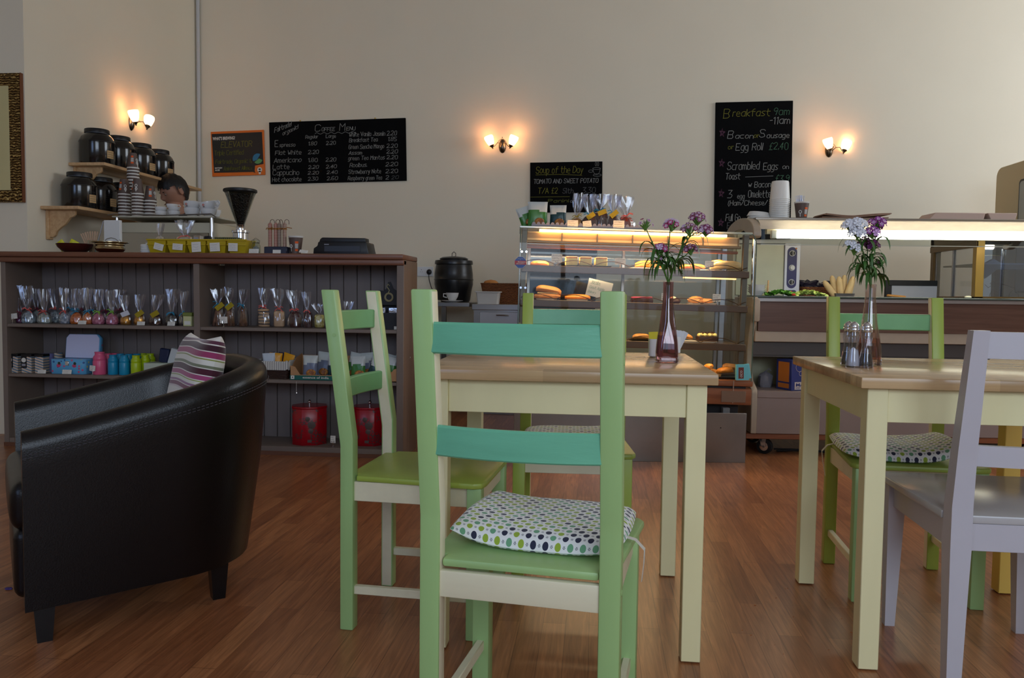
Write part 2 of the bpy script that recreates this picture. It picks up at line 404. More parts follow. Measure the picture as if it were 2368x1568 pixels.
fr = mat('window_frame_white')
for yy in (3.8, 5.1, 6.4): b.box((5.63, yy-.03, 1.5), (5.68, yy+.03, 3.45), fr)
struct(b.build('window_3'))
sbox('baseboard_back', (XL, YW-.018, 0), (5.6, YW, .14), mat('dark_baseboard', (60, 40, 34), .5))
# corner pipe
b = MB(); b.cyl((XL+.025, YW-.03, .0), (XL+.025, YW-.03, 3.9), .016, mat('pipe_paint', (196, 196, 196), .5), n=10)
tag(b.build('corner_pipe'), 'thin pale grey pipe running up the corner of the cream walls', 'pipe')

# ---------------------------------------------------------------- tables
def table(label, x, y, w_, d_, rz, lastleg=None):
    T = thing('cafe_table', label, 'table', (x, y, 0), rz, 'square cafe tables with beech tops')
    b = MB(); b.box((0, 0, .722), (w_, d_, .75), BEECH, .003, 2); b.build('tabletop', T)
    i, l = .024, .05
    for k, (lx, ly) in enumerate(((i, i), (w_-i-l, i), (i, d_-i-l), (w_-i-l, d_-i-l))):
        b = MB(); b.box((lx, ly, .003), (lx+l, ly+l, .722), lastleg if (lastleg and k == 3) else CREAM, .002)
        b.cyl((lx+l/2, ly+l/2, 0), (lx+l/2, ly+l/2, .004), .014, RUBBER, n=10); b.build('leg', T)
    for n_, lo, hi in (('apron', (i+l, i+.008, .635), (w_-i-l, i+.028, .722)), ('apron', (i+l, d_-i-.028, .635), (w_-i-l, d_-i-.008, .722)),
                      ('apron', (i+.008, i+l, .635), (i+.028, d_-i-l, .722)), ('apron', (w_-i-.028, i+l, .635), (w_-i-.008, d_-i-l, .722))):
        b = MB(); b.box(lo, hi, CREAM, .001); b.build(n_, T)
    return T
T1 = table('square beech table with cream legs behind the green chair seen from its back', -.4506, 2.0193, .7608, .7347, .001)
T2 = table('square beech table with cream legs, salt shakers and white flowers on it', .6568, 2.0366, .7200, .7077, -.006, WARMLEG)

# ---------------------------------------------------------------- green chairs
def post_profile(t=.038, zt=.95, lean=.056, zk=.53):
    return [(0, 0), (t, 0), (t, zk+.01), (t-lean, zt), (-lean, zt), (0, zk-.01)]
def seat_mesh(b, w_, d_, z0, z1, m, inner=.30):
    # seat board: narrow between the rear posts, flared in front of them, rounded front
    poly = [(-inner/2, .012), (inner/2, .012), (inner/2, .042), (w_/2-.012, .042), (w_/2+.012, d_-.02), (w_/2, d_+.004), (w_/2-.03, d_+.01), (-w_/2+.03, d_+.01), (-w_/2, d_+.004), (-w_/2-.012, d_-.02), (-w_/2+.012, .042), (-inner/2, .042)]
    b.prism(poly, 'z', z0, z1, m, .006, 2)
def green_chair(label, loc, rz, post, slat, seatm, legm, inn=CREAMC, cushion=None):
    W, D, t = .385, .40, .04
    T = thing('dining_chair', label, 'chair', loc, rz, 'green painted dining chairs')
    for s in (-1, 1):
        b = MB(); x0, x1 = (-W/2, -W/2+t) if s < 0 else (W/2-t, W/2)
        fs = b.prism(post_profile(), 'x', x0, x1, post, .004, 2)
        k = b.mi(inn)
        for f in fs:
            if f.normal.x*(-s) > .9 and f.calc_area() > .003: f.material_index = k
        b.cyl((x0-.001 if s < 0 else x1+.001, .02-.037, .826), (x0+.002 if s < 0 else x1-.002, .02-.037, .826), .006, post, n=10)
        b.cyl((x0-.001 if s < 0 else x1+.001, .02, .40), (x0+.002 if s < 0 else x1-.002, .02, .40), .006, post, n=10)
        o = b.build('rear_post', T)
        b = MB(); lx = s*(W/2-t/2)+s*.0; b.box((lx-.02, D-.04, 0), (lx+.02, D, .42), legm, .003, 2); b.build('leg', T)
        b = MB(); xx = s*(W/2-.02); b.box((xx-.009, .036, .365), (xx+.009, D-.038, .419), inn, .001); b.build('side_rail', T)
        b = MB(); b.box((xx-.009, .036, .10), (xx+.009, D-.038, .124), inn, .002); b.build('stretcher', T)
    b = MB(); b.box((-W/2+t-.002, .006, .362), (W/2-t+.002, .024, .414), inn, .003, 2); b.build('rear_rail', T)
    b = MB(); b.box((-W/2+t-.002, D-.03, .365), (W/2-t+.002, D-.012, .419), inn, .001); b.build('front_rail', T)
    b = MB(); seat_mesh(b, W, D, .419, .436, seatm, W-2*t-.002); b.build('seat', T)
    for zc in (.862, .668):
        b = MB(); off = -.056*(zc-.53)/.42
        rings = []
        for i in range(17):
            q = -1+2*i/16; x = q*(W/2-t+.004); y = .012+off-.022*(1-q*q); h = .029
            rings.append([(x, y-.009, zc-h+.003), (x, y-.006, zc-h), (x, y+.006, zc-h), (x, y+.009, zc-h+.003), (x, y+.009, zc+h-.004), (x, y+.006, zc+h-.001), (x, y-.005, zc+h), (x, y-.009, zc+h-.004)])
        b.loft(rings, slat); b.build('back_slat', T, ang=28)
    return T
def cushion(label, loc, rz, w_=.37, d_=.36, th=.035, curl=.02, seed=0, strap=1):
    """seat pad resting on a seat: soft edges, dotted cotton, tie strap"""
    n = 26; b = MB(); bm = b.bm; rnd = random.Random(seed)
    def top(u, v, s):
        x = (u-.5)*w_; y = (v-.5)*d_; e = min(u, 1-u, v, 1-v)*2
        pu = max(0, 1-(2*abs(u-.5))**4); pv = max(0, 1-(2*abs(v-.5))**4)
        h = th*(pu*pv)**.45
        wr = .004*noise.noise(Vector((x*9+seed, y*9, seed)))*(1 if s > 0 else .2)
        lift = curl*((2*abs(u-.5))**3)*(1 if u < .5 else .4)+.005*((2*abs(v-.5))**4)
        k = 1-.05*((2*abs(v-.5))**2)
        return Vector((x*k, y*(1-.04*(2*abs(u-.5))**2), .001+lift+(h if s > 0 else -0.0)+(wr if e > .05 else 0)+(th*.12 if s < 0 else 0)*(0)))
    gt = [[bm.verts.new(top(u/n, v/n, 1)) for u in range(n+1)] for v in range(n+1)]
    gb = [[(gt[v][u] if (u in (0, n) or v in (0, n)) else bm.verts.new(top(u/n, v/n, -1))) for u in range(n+1)] for v in range(n+1)]
    uvl = bm.loops.layers.uv.new('UVMap'); fs = []
    for g, fl in ((gt, 0), (gb, 1)):
        for v in range(n):
            for u in range(n):
                q = [(u, v), (u+1, v), (u+1, v+1), (u, v+1)]
                if fl: q.reverse()
                f = bm.faces.new([g[j][i] for i, j in q]); fs.append(f)
                for lp, (i, j) in zip(f.loops, q): lp[uvl].uv = (i/n, j/n)
    b._fin(fs, DOTS); o = b.build('seat_cushion', loc=loc, rz=rz, norm=False, sub=1)
    tag(o, label, 'cushion', 'dotted seat cushions')
    # tie strap hanging from the near corner over the seat edge
    if strap:
        s = MB(); hx = w_/2-.02; tp = mat('strap_tape', (214, 208, 196), .8)
        path = [(hx*strap, -.04, .02), ((hx+.03)*strap, -.035, .012), ((hx+.048)*strap, -.03, -.008), ((hx+.046)*strap, -.02, -.04), ((hx+.04)*strap, 0, -.085)]
        rings = [[(x, y-.006, z), (x, y+.006, z), (x+.0015*strap, y+.006, z+.0015), (x+.0015*strap, y-.006, z+.0015)] for x, y, z in path]
        s.loft(rings, tp); s.build('tie_strap', o)
    return o
def on_chair(T, dx, dy, z): 
    return T.matrix_basis @ Vector((dx, dy, z)) if False else (Matrix.Translation(T.location) @ Matrix.Rotation(T.rotation_euler[2], 4, 'Z')) @ Vector((dx, dy, z))
C1 = green_chair('green chair with teal slats and dotted cushion, seen from behind', (-.135, 1.452, 0), -.14, GREEN, TEAL, GREEN, GREEN)
cushion('dotted cushion on the chair that is seen from behind, white strap hanging', on_chair(C1, .012, .235, .436), -.18, .36, .33, .045, .03, 1, 1)
C2 = green_chair('green chair without a cushion, turned sideways at the end of the table', (-.680, 2.318, 0), -PI/2-.07, GREEN, LEAFG, GREENL, GREEN)
C3 = green_chair('green chair facing the camera across the table with the purple vase', (-.075, 2.955, 0), PI+.03, GREENL, MINT, GREENY, GREENL)
cushion('dotted cushion on the chair behind the table with the purple vase', on_chair(C3, 0, .215, .436), PI+.03, .36, .34, .04, .03, 5, 0)
C4 = green_chair('lime green chair with leaf green slat behind the salt shakers', (1.020, 2.925, 0), PI-.045, GREENL, LEAFG, GREENY, GREEN)
cushion('dotted cushion with a loose white strap on the lime green chair', on_chair(C4, .03, .215, .436), PI-.12, .37, .35, .045, .05, 9, 1)

# white chair
T = thing('dining_chair', 'white painted chair pushed up to the table with the salt shakers', 'chair', (1.033, 1.955, 0), -.02)
W = .39
for s in (-1, 1):
    b = MB(); x0 = s*(W/2-.023)
    rings = []
    for z, y, dw, dd in ((0, .0, .016, .017), (.25, .0, .021, .022), (.36, 0, .0235, .025), (.46, -.002, .0235, .023), (.60, -.020, .021, .020), (.875, -.068, .0175, .015)):
        rings.append([(x0-dw, y-dd, z), (x0+dw, y-dd, z), (x0+dw, y+dd, z), (x0-dw, y+dd, z)])
    fs = b.loft(rings, WHITEP); bmesh.ops.recalc_face_normals(b.bm, faces=fs)
    b.build('rear_post', T, ang=20)
    b = MB(); x1 = s*(W/2-.022); b.loft([[(x1-q*.5+s*o_, .415-q*.5+e, z), (x1+q*.5+s*o_, .415-q*.5+e, z), (x1+q*.5+s*o_, .415+q*.5+e, z), (x1-q*.5+s*o_, .415+q*.5+e, z)] for z, q, o_, e in ((0, .027, .004, 0), (.36, .046, 0, 0), (.42, .046, 0, 0))], WHITEP); b.build('leg', T, ang=20)
    b = MB(); b.box((x1-.010, .024, .352), (x1+.010, .395, .42), WHITEP, .001); b.build('side_rail', T)
b = MB(); b.box((-W/2+.045, -.012, .355), (W/2-.045, .010, .42), WHITEP, .001); b.build('rear_rail', T)
b = MB(); b.box((-W/2+.04, .403, .355), (W/2-.04, .424, .42), WHITEP, .001); b.build('front_rail', T)
b = MB(); b.prism([(-W/2+.047, -.014), (W/2-.047, -.014), (W/2-.047, .026), (W/2+.004, .026), (W/2+.02, .44), (W/2+.008, .452), (-W/2-.008, .452), (-W/2-.02, .44), (-W/2-.004, .026), (-W/2+.047, .026)], 'z', .42, .44, WHITES, .004, 2); b.build('seat', T)
for zc, h, y0 in ((.842, .030, -.062), (.583, .024, -.018)):
    b = MB(); rings = []
    for i in range(13):
        q = -1+2*i/12; x = q*(W/2-.038); y = y0-.016*(1-q*q)
        rings.append([(x, y-.009, zc-h), (x, y+.009, zc-h), (x, y+.009, zc+h), (x, y-.009, zc+h)])
    b.loft(rings, WHITEP); b.build('back_slat', T, ang=30)

# foot of a pedestal table at the edge of the view
T = thing('pedestal_table', 'flat steel foot of a pedestal table beyond the white chair', 'table', (1.72, 2.80, 0))
b = MB(); b.box((-.25, -.2, 0), (.25, .2, .012), STEEL, .004); b.build('foot_plate', T)
b = MB(); b.cyl((0, 0, .012), (0, 0, .70), .03, STEEL, n=16); b.build('column', T)
b = MB(); b.box((-.28, -.28, .70), (.35, .28, .73), BEECH, .003); b.build('tabletop', T)

# ---------------------------------------------------------------- armchair
AR = thing('tub_armchair', 'black leather tub armchair with a striped cushion in it', 'armchair', (-1.680, 2.165, 0), -.888)
# local x runs towards the camera side, local y towards the back
HW, DP, TH = .365, .70, .085
def upath(t):
    """outer outline of the shell; t in 0..1 from the near front corner round the back"""
    R = .30; s1 = DP-R; arc = PI*R/2; mid = 2*(HW-R); L = 2*s1+2*arc+mid; s = t*L
    if s < s1: return Vector((HW, s, 0)), Vector((1, 0, 0))
    s -= s1
    if s < arc: a = s/R; return Vector((HW-R+R*math.cos(a), s1+R*math.sin(a), 0)), Vector((math.cos(a), math.sin(a), 0))
    s -= arc
    if s < mid: return Vector((HW-R-s, DP, 0)), Vector((0, 1, 0))
    s -= mid
    if s < arc: a = PI/2+s/R; return Vector((-(HW-R)+R*math.cos(a), s1+R*math.sin(a), 0)), Vector((math.cos(a), math.sin(a), 0))
    s -= arc
    return Vector((-HW, s1-s, 0)), Vector((-1, 0, 0))
def ztop(p): 
    q = max(0, min(1, p.y/DP)); return .572+.155*(q*.75+.25*q*q*(3-2*q))
def shell_pt(t, r, z):
    p, nn = upath(t); zt = ztop(p); k = max(0, min(1, (zt-z)/(zt-.1)))
    taper = .055*(p.y/DP)*k**1.3+.012*k
    q = p-nn*(taper+r); q.z = z; return q
b = MB(); K = 64; rings = []
for i in range(K+1):
    t = i/K; p, nn = upath(t); zt = ztop(p); zb = .10+.02*(p.y/DP)
    ring = [shell_pt(t, 0, zb), shell_pt(t, -.002, zb+.1), shell_pt(t, -.006, (zb+zt)/2), shell_pt(t, -.003, zt-.10)]
    for a in range(0, 181, 20):
        aa = math.radians(a); rr = TH/2-(TH/2)*math.cos(aa); zz = zt-.045+.045*math.sin(aa)
        q = p-nn*rr; q.z = zz; ring.append(q)
    ring += [shell_pt(t, TH+.01, zt-.14), shell_pt(t, TH+.02, .36), shell_pt(t, TH+.02, zb)]
    rings.append(ring)
b.loft(rings, LEATHER); b.build('shell', AR, ang=60)
# stitched seams under the rolled edge
b = MB()
for off, dz in ((-.004, .058), (-.0045, .066)):
    for i in range(150):
        t0 = (i+.1)/150; t1 = (i+.75)/150
        pts = []
        for t in (t0, t1):
            p, nn = upath(t); q = p-nn*off; q.z = ztop(p)-dz; pts.append(q)
        b.tube(pts, .0011, LEATHERS, 4)
b.build('stitching', AR)
b = MB(); b.box((-HW+TH+.01, -.022, .105), (HW-TH-.01, .55, .30), LEATHER, .03, 4); b.build('seat_base', AR)
b = MB(); rings = []
fs = b.box((-HW+TH+.005, -.032, .285), (HW-TH-.005, .58, .43), LEATHER, .045, 4); b.build('seat_cushion', AR, sub=1)
for sx in (-1, 1):
    for yy, tp in ((.045, 1), (.51, 0)):
        b = MB(); c = (sx*(.30 if tp else .23), yy)
        b.loft([[(c[0]+dx*q, c[1]+dy*q, z) for dx, dy in ((-1, -1), (1, -1), (1, 1), (-1, 1))] for z, q in ((0, .018), (.125, .027))], BLACKW); b.build('leg', AR, ang=20)
# striped scatter cushion
g = N('striped_fabric', rough=.8); v_, o_ = g.xyz('Generated')
wv = g.math('FRACT', g.math('SUBTRACT', g.math('MULTIPLY', g.math('ADD', o_[2], g.math('MULTIPLY', g.math('SINE', g.math('MULTIPLY', o_[0], 9)), .007)), 2.0), .02))
S = [(0, (206, 190, 188)), (.03, (120, 44, 76)), (.09, (222, 216, 204)), (.105, (150, 100, 136)), (.14, (222, 216, 204)), (.19, (150, 160, 70)), (.205, (222, 216, 204)), (.22, (168, 66, 114)), (.29, (222, 214, 206)), (.305, (74, 18, 38)), (.40, (222, 216, 204)),
     (.415, (120, 124, 96)), (.46, (222, 216, 204)), (.54, (140, 146, 62)), (.56, (222, 216, 204)), (.58, (154, 50, 96)), (.67, (224, 216, 206)), (.685, (60, 16, 34)), (.78, (224, 216, 206)), (.80, (92, 40, 62)), (.855, (224, 216, 206))]
def multi(g, fac, st):
    a = g.ramp(fac, [s for s in st if True][:16]); bq = g.ramp(fac, [st[15]]+st[16:]) ; return g.mix(g.math('GREATER_THAN', fac, st[16][0]-.0001), a, bq)
g.col(multi(g, wv, S)); g.b.inputs['Sheen Weight'].default_value = .3
b = MB(); n = 20; wq, hq, tq = .46, .40, .11
def pil(u, v, s):
    a, c = 2*u-1, 2*v-1; x = wq/2*a*(1-.07*(1-c*c)*-1*0-.06*(1-abs(c))*1); z = hq/2*c*(1-.10*(1-a*a)); x = wq/2*a*(1-.07*(1-c*c))
    return Vector((x, s*tq/2*((1-a**4)*(1-c**4))**.5, z))
for s in (-1, 1): b.grid(n, n, lambda u, v: pil(u, v, s), g.m)
bmesh.ops.remove_doubles(b.bm, verts=b.bm.verts, dist=.0005)
lw = AR.matrix_basis if False else Matrix.Translation(AR.location) @ Matrix.Rotation(AR.rotation_euler[2], 4, 'Z')
o = b.build('scatter_cushion', ang=60, sub=1); o.matrix_world = lw @ Matrix.Translation((-.035, .495, .612)) @ Matrix.Rotation(-.22, 4, 'X') @ Matrix.Rotation(-.02, 4, 'Y')
tag(o, 'cushion with pink, plum, olive and white stripes leaning in the armchair', 'cushion')
# ---------------------------------------------------------------- shelf counter
XB0, XB1, YF, YB, HB = -3.515, -1.07, 4.42, 4.75, 1.162
xs = P(455, 760, Y=YF).x
T = thing('shelf_counter', 'long grey-brown shelf counter with a brown wooden top, filled with sweets and tins', 'shelf unit', (0, 0, 0))
b = MB(); b.box((XB0-.1, YF-.03, HB-.03), (XB1+.0, YB+.005, HB), BROWNW, .006, 2); b.box((XB0-.04, YF-.016, HB-.062), (XB1-.0, YF+.05, HB-.03), BROWNW, .006, 2); b.build('worktop', T)
for n_, x0, x1, y1, m in (('side_panel', XB0, XB0+.03, YB, GREYP), ('divider', xs-.018, xs+.018, YB-.012, GREYP), ('side_panel', XB1-.03, XB1, YB, ENDP)):
    b = MB(); b.box((x0, YF, 0), (x1, y1, HB-.062 if n_ == 'divider' else HB-.031), m, .001)
    if m is ENDP: b.box((x0-.012, YF-.004, .0), (x1-.001, YF+.012, HB-.062), GREYP, .002)
    b.build(n_, T)
for a, c in ((XB0+.03, xs-.018), (xs+.018, XB1-.03)):
    for zt in (.735, .437, .05):
        b = MB(); b.box((a, YF+.004 if zt > .1 else YF+.002, zt-.02 if zt > .1 else 0.0), (c, YB-.02, zt), GREYP, .002); b.build('shelf', T)
    b = MB(); n = round((c-a)/.0868)
    for k in range(n):
        x0 = a+(c-a)*k/n; x1 = a+(c-a)*(k+1)/n; b.box((x0+.0015, YB-.018, .02), (x1-.0015, YB-.006, HB-.04), GREYD, .0025)
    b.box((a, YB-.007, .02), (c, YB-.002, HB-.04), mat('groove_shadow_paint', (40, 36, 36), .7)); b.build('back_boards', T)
b = MB(); b.box((XB0, YF-.006, 0), (XB1, YF+.003, .022), mat('plinth_strip', (110, 70, 50), .5)); b.build('plinth', T)
S1, S2, S0, CT = .7352, .4372, .0502, 1.1622
GRP_CARD = 'small white price cards'
def price_card(px, py, Y, z, w_, h_, label, tilt=0, lean=-.25, clip=False, m=None, txt=('', '')):
    """a small card standing on z (or on a little metal clip), with handwriting on it"""
    p = P(px, py, Y=Y); m = m or PAPER
    T_ = thing('price_card', label, 'sign', (p.x, Y, z), 0, GRP_CARD); b = MB()
    lift = .022 if clip else .0015
    R_ = Matrix.Translation((0, 0, lift+h_/2+abs(math.sin(tilt))*w_/2)) @ Matrix.Rotation(tilt, 4, 'Y') @ Matrix.Rotation(lean if not clip else 0, 4, 'X')
    b.box((-w_/2, -.0006, -h_/2), (w_/2, .0006, h_/2), m, mx=R_); b.build('card', T_)
    b = MB(); rnd = random.Random(int(px*7)); nl = 3
    for k in range(nl):
        ws = w_*rnd.uniform(.55, .85); pl = []; q = -w_*.42
        while q < -w_*.42+ws: pl.append((q, h_*(.28-.28*k)+rnd.uniform(-1, 1)*h_*.07)); q += w_*.035
        ink(b, [pl], (0, -.0009, 0), XA, ZA, min(w_, h_)*.022, INKD)
    b.xf(R_); b.build('handwriting', T_)
    if clip:
        b = MB(); b.cyl((0, .001, 0), (0, .001, .026), .0022, CHROME, n=6); b.lathe([(.009, 0), (.009, .002), (.003, .006)], CHROME, 10)
        b.cyl((-.005, -.002, .02), (-.007, -.002, .034), .0015, CHROME, n=6); b.cyl((.005, -.002, .02), (.007, -.002, .034), .0015, CHROME, n=6); b.build('clip', T_)
    return T_
# --- wrapped goods
def lumpy(name, c1, c2, scale=70, rough=.35):
    g = N(name, rough=rough); v, o = g.xyz(); vo = g.n('TexVoronoi'); vo.inputs['Scale'].default_value = scale; g.l(v, vo.inputs['Vector'])
    sp = g.n('SeparateColor'); g.l(vo.outputs['Color'], sp.inputs[0]); g.col(g.ramp(sp.outputs[0], [(0, c1), (1, c2)], const=False))
    g.bump(vo.outputs['Distance'], 1.0, .006); return g.m
def bag(name, label, group, px, pyb, ytop, Y, z, wpx, content, ribbon, fillh=.45, kind='sweets', seed=0, rb=True, tagm=None):
    """cellophane bag gathered with a ribbon: contents, wrapper, ribbon"""
    p = P(px, pyb, Y=Y); s = Y/FPX; w_ = wpx*s; H = (pyb-ytop)*s*1.0; rnd = random.Random(seed)
    T_ = thing(name, label, 'bag', (p.x, Y, z), rnd.uniform(-.3, .3), group); d_ = min(w_*.75, .075); zt = H*fillh
    b = MB()
    if kind == 'sweets':
        b.lathe([(.001, 0), (w_*.42, .002), (w_*.49, .012), (w_*.46, zt*.45), (w_*.33, zt*.72), (w_*.1, zt*.9), (.001, zt*.92)], content, 18, sy=d_/w_, fn=lambda a, q: 1+.08*noise.noise(Vector((math.cos(a)*2, math.sin(a)*2, q*60+seed))))
    elif kind == 'sticks':
        for k in range(7):
            a = (k-3)/3; b.box((-.008, -.006, 0), (.008, .006, zt*rnd.uniform(.8, 1)), content, .003, 1, mx=Matrix.Translation((a*w_*.33, rnd.uniform(-.2, .2)*d_, .001)) @ Matrix.Rotation(-a*.22, 4, 'Y'))
    elif kind == 'discs':
        for k in range(6): b.lathe([(.001, 0), (w_*.40, .001), (w_*.43, .006), (w_*.40, .011), (.001, .012)], content, 18, c=(rnd.uniform(-.004, .004), 0, .002+k*zt*.16), mx=Matrix.Rotation(rnd.uniform(-.12, .12), 4, 'Y'), sy=.8)
    elif kind == 'slab':
        b.box((-w_*.42, -d_*.3, .001), (w_*.42, d_*.3, zt*.9), content, .012, 2)
    elif kind == 'cake':
        b.lathe([(.001, 0), (w_*.36, .001), (w_*.42, zt*.4), (w_*.44, zt*.62), (w_*.3, zt*.88), (.001, zt*.95)], content, 20, sy=d_/w_)
    b.build('contents', T_)
    b = MB(); wr = rnd.uniform(0, 6)
    def pleat(a, q):
        t_ = max(0, min(1, (q-zt*.6)/(zt*.5))); am = .04+.28*t_
        return 1+am*math.sin(7*a+wr+q*20)+am*.5*math.sin(13*a+wr*2)+.05*noise.noise(Vector((math.cos(a)*3, math.sin(a)*3, q*50)))
    lx = rnd.uniform(-.02, .02)
    prof = [(w_*.46, 0), (w_*.52, .01), (w_*.50, zt*.5), (w_*.38, zt*.78), (w_*.16, zt*.96), (w_*.10, zt*1.04), (w_*.18, zt*1.04+(H-zt)*.2), (w_*.28, zt+(H-zt)*.45), (w_*.36, zt+(H-zt)*.75), (w_*.40, H)]
    b.lathe(prof, CELLO, 44, sy=d_/w_, cap=False, fn=pleat)
    for v in b.bm.verts:
        if v.co.z > zt: k = (v.co.z-zt)/max(H-zt, .001); v.co.x += lx*k; v.co.y *= 1-.55*k
        if v.co.z > H-.004: v.co.z += .012*noise.noise(Vector((v.co.x*120, v.co.y*90, seed)))
    b.build('cellophane', T_, ang=25)
    if ribbon and rb:
        b = MB(); b.lathe([(w_*.125, zt*.97), (w_*.135, zt), (w_*.125, zt*1.03)], ribbon, 12, cap=False, sy=.8)
        for k in range(4):
            a = rnd.uniform(-1, 1); sg = -1 if k % 2 else 1
            b.tube([(0, -w_*.1, zt), (sg*w_*.15, -w_*.2, zt+.012*a+.006), (sg*w_*.32, -w_*.22, zt-.004+.018*a)], .0022, ribbon, 5)
        b.build('ribbon', T_)
    if tagm:
        b = MB(); b.box((-.026, -.0008, -.014), (.026, .0008, .014), tagm, mx=Matrix.Translation((.015, -d_*.5-.004, zt*.9)) @ Matrix.Rotation(-.5+rnd.uniform(-.2, .2), 4, 'Y') @ Matrix.Rotation(.3, 4, 'X')); b.build('gift_tag', T_)
    return T_
RB_C = mat('coral_ribbon', (226, 96, 86), .5); RB_B = mat('blue_ribbon', (30, 140, 176), .5); RB_L = mat('lime_ribbon', (140, 200, 60), .5); RB_R = mat('dark_red_ribbon', (120, 26, 50), .5)
TAGG = mat('gold_tag', (170, 150, 40), .4); TAGW = mat('white_tag', (220, 222, 232), .5)
SW = {'blue': lumpy('pale_blue_sweets', (110, 130, 140), (196, 208, 206)), 'mint': lumpy('mint_sweets', (120, 140, 130), (206, 214, 200)), 'grey': lumpy('blue_grey_sweets', (100, 122, 140), (200, 206, 210)), 'orange': lumpy('orange_sweets', (206, 92, 10), (240, 130, 20)),
      'pink': lumpy('pink_sweets', (190, 90, 120), (232, 150, 170)), 'gold': mat('gold_foil_sweets', (226, 160, 50), .25, metal=.8, bump=1, bscale=90), 'brown': lumpy('dark_chocolates', (50, 30, 26), (120, 80, 54)), 'black': lumpy('liquorice', (16, 14, 16), (40, 36, 40)), 'plum': lumpy('plum_sweets', (80, 20, 60), (130, 50, 96))}
GB = 'bags of sweets on the upper shelf'
rows = [(48, 30, 'plum', RB_R, 690, 'small bag of plum coloured sweets at the dark end of the upper shelf'),
 (66, 34, 'blue', RB_C, 660, 'bag of pale blue sweets with coral ribbon, tall shiny wrapper'), (104, 38, 'mint', RB_C, 668, 'bag of minty grey sweets with coral ribbon'),
 (150, 30, 'grey', RB_C, 664, 'bag of blue-grey sweets just before the orange ones'), (178, 33, 'orange', RB_B, 666, 'wide bag of orange sweets behind a price card'),
 (203, 24, 'orange', RB_B, 664, 'narrower bag of orange sweets beside the pink ones'), (228, 32, 'pink', RB_L, 666, 'bag of pink sweets next to the orange ones, lime ribbon'),
 (260, 32, 'pink', RB_L, 668, 'bag of pink sweets next to the gold ones, lime ribbon'), (291, 28, 'gold', None, 680, 'bag of gold foil sweets with a white tag'),
 (323, 28, 'gold', None, 678, 'bag of gold foil sweets with a gold tag'), (360, 32, 'brown', None, 678, 'bag of dark chocolates with a gold tag'),
 (398, 34, 'black', RB_B, 664, 'bag of black liquorice with a blue ribbon, tall wrapper'), (424, 24, 'black', RB_B, 668, 'bag of black liquorice beside the cream box')]
for k, (px, wp, c, rb, yt, lab) in enumerate(rows):
    bag('sweets_bag', lab, GB, px, 752, yt, 4.52, S1, wp, SW[c], rb, .36 if yt < 675 else .42, seed=k+1, tagm={8: TAGW, 9: TAGG, 10: TAGG}.get(k))
for k, (px, c, rb) in enumerate(((86, 'mint', RB_R), (127, 'blue', RB_C), (166, 'grey', RB_B), (190, 'brown', RB_R), (214, 'plum', RB_B), (245, 'plum', RB_R), (276, 'brown', RB_R))):
    nm = ['bag of mint sweets standing in the second row', 'bag of pale blue sweets standing in the second row', 'bag of blue-grey sweets behind the wide orange bag', 'bag of dark sweets behind the orange bags', 'bag of plum sweets behind the narrower orange bag', 'bag of plum sweets behind the pink bags', 'bag of dark sweets behind the pink and gold bags'][k]
    bag('sweets_bag', nm, GB, px, 748, 664, 4.63, S1, 30, SW[c], rb, .4, seed=k+40)
price_card(29, 740, 4.46, S1, .062, .032, 'price card on a clip at the dark end of the sweets shelf', -.12, clip=True)
price_card(190, 745, 4.45, S1, .052, .022, 'price card in front of the orange sweets')
price_card(326, 745, 4.45, S1, .048, .022, 'price card in front of the gold foil sweets')
price_card(396, 745, 4.45, S1, .046, .025, 'price card in front of the black liquorice')
# cream box with green lid
T = thing('gift_box', 'small cream box with a green lid beside the liquorice bags', 'box', (P(439, 745, Y=4.5).x, 4.5, S1)); b = MB(); b.box((-.026, -.03, 0), (.026, .03, .062), mat('cream_box', (206, 204, 150), .5), .002); b.box((-.018, -.031, .008), (.020, -.0302, .03), PAPER); b.build('body', T)
b = MB(); b.box((-.029, -.033, .058), (.029, .033, .08), mat('olive_lid', (120, 130, 60), .45), .003); b.build('lid', T)
# second bay, upper shelf
BIS = lumpy('biscotti', (92, 56, 34), (150, 100, 66), 40, .6); SHORT = mat('shortbread', (206, 168, 126), .7, bump=.6, bscale=120); CHOC = mat('chocolate_cake', (64, 20, 16), .4, bump=.4, bscale=60); PASTA = lumpy('dried_pasta', (170, 150, 60), (224, 214, 150), 60, .6)
GC = 'wrapped biscuits and cakes on the shelf'
for k, (px, wp, m, kd, rb, yt, fh, tg, lab) in enumerate([(505, 34, BIS, 'sticks', RB_B, 668, .60, TAGG, 'wrapped bundle of brown biscuit sticks behind a price card'), (532, 28, BIS, 'sticks', RB_B, 664, .58, TAGG, 'wrapped brown biscuit sticks with a gold tag and blue ribbon'),
   (561, 30, BIS, 'sticks', RB_B, 668, .58, None, 'wrapped brown biscuit sticks standing apart, no tag'), (611, 33, SHORT, 'discs', RB_C, 664, .50, None, 'wrapped stack of round pale biscuits with coral ribbon'),
   (646, 30, SHORT, 'slab', RB_C, 666, .48, None, 'wrapped heart-shaped pale biscuits with coral ribbon'), (683, 36, CHOC, 'cake', RB_C, 668, .46, None, 'wrapped dark red-brown cake with coral ribbon'),
   (712, 26, CHOC, 'cake', RB_C, 672, .48, None, 'smaller wrapped dark cake beside the red-brown one'), (739, 28, PASTA, 'slab', None, 700, .62, None, 'wrapped yellow and cream packet partly behind the chair post'), (801, 26, PASTA, 'slab', None, 694, .5, None, 'wrapped packet seen between the posts of the sideways chair')]):
    bag('biscuit_bag', lab, GC, px, 757, yt, 4.54, S1, wp, m, rb, fh, kd, seed=k+70, tagm=tg)
price_card(517, 745, 4.45, S1, .046, .038, 'price card on a clip in front of the brown biscuit sticks', 0, clip=True)
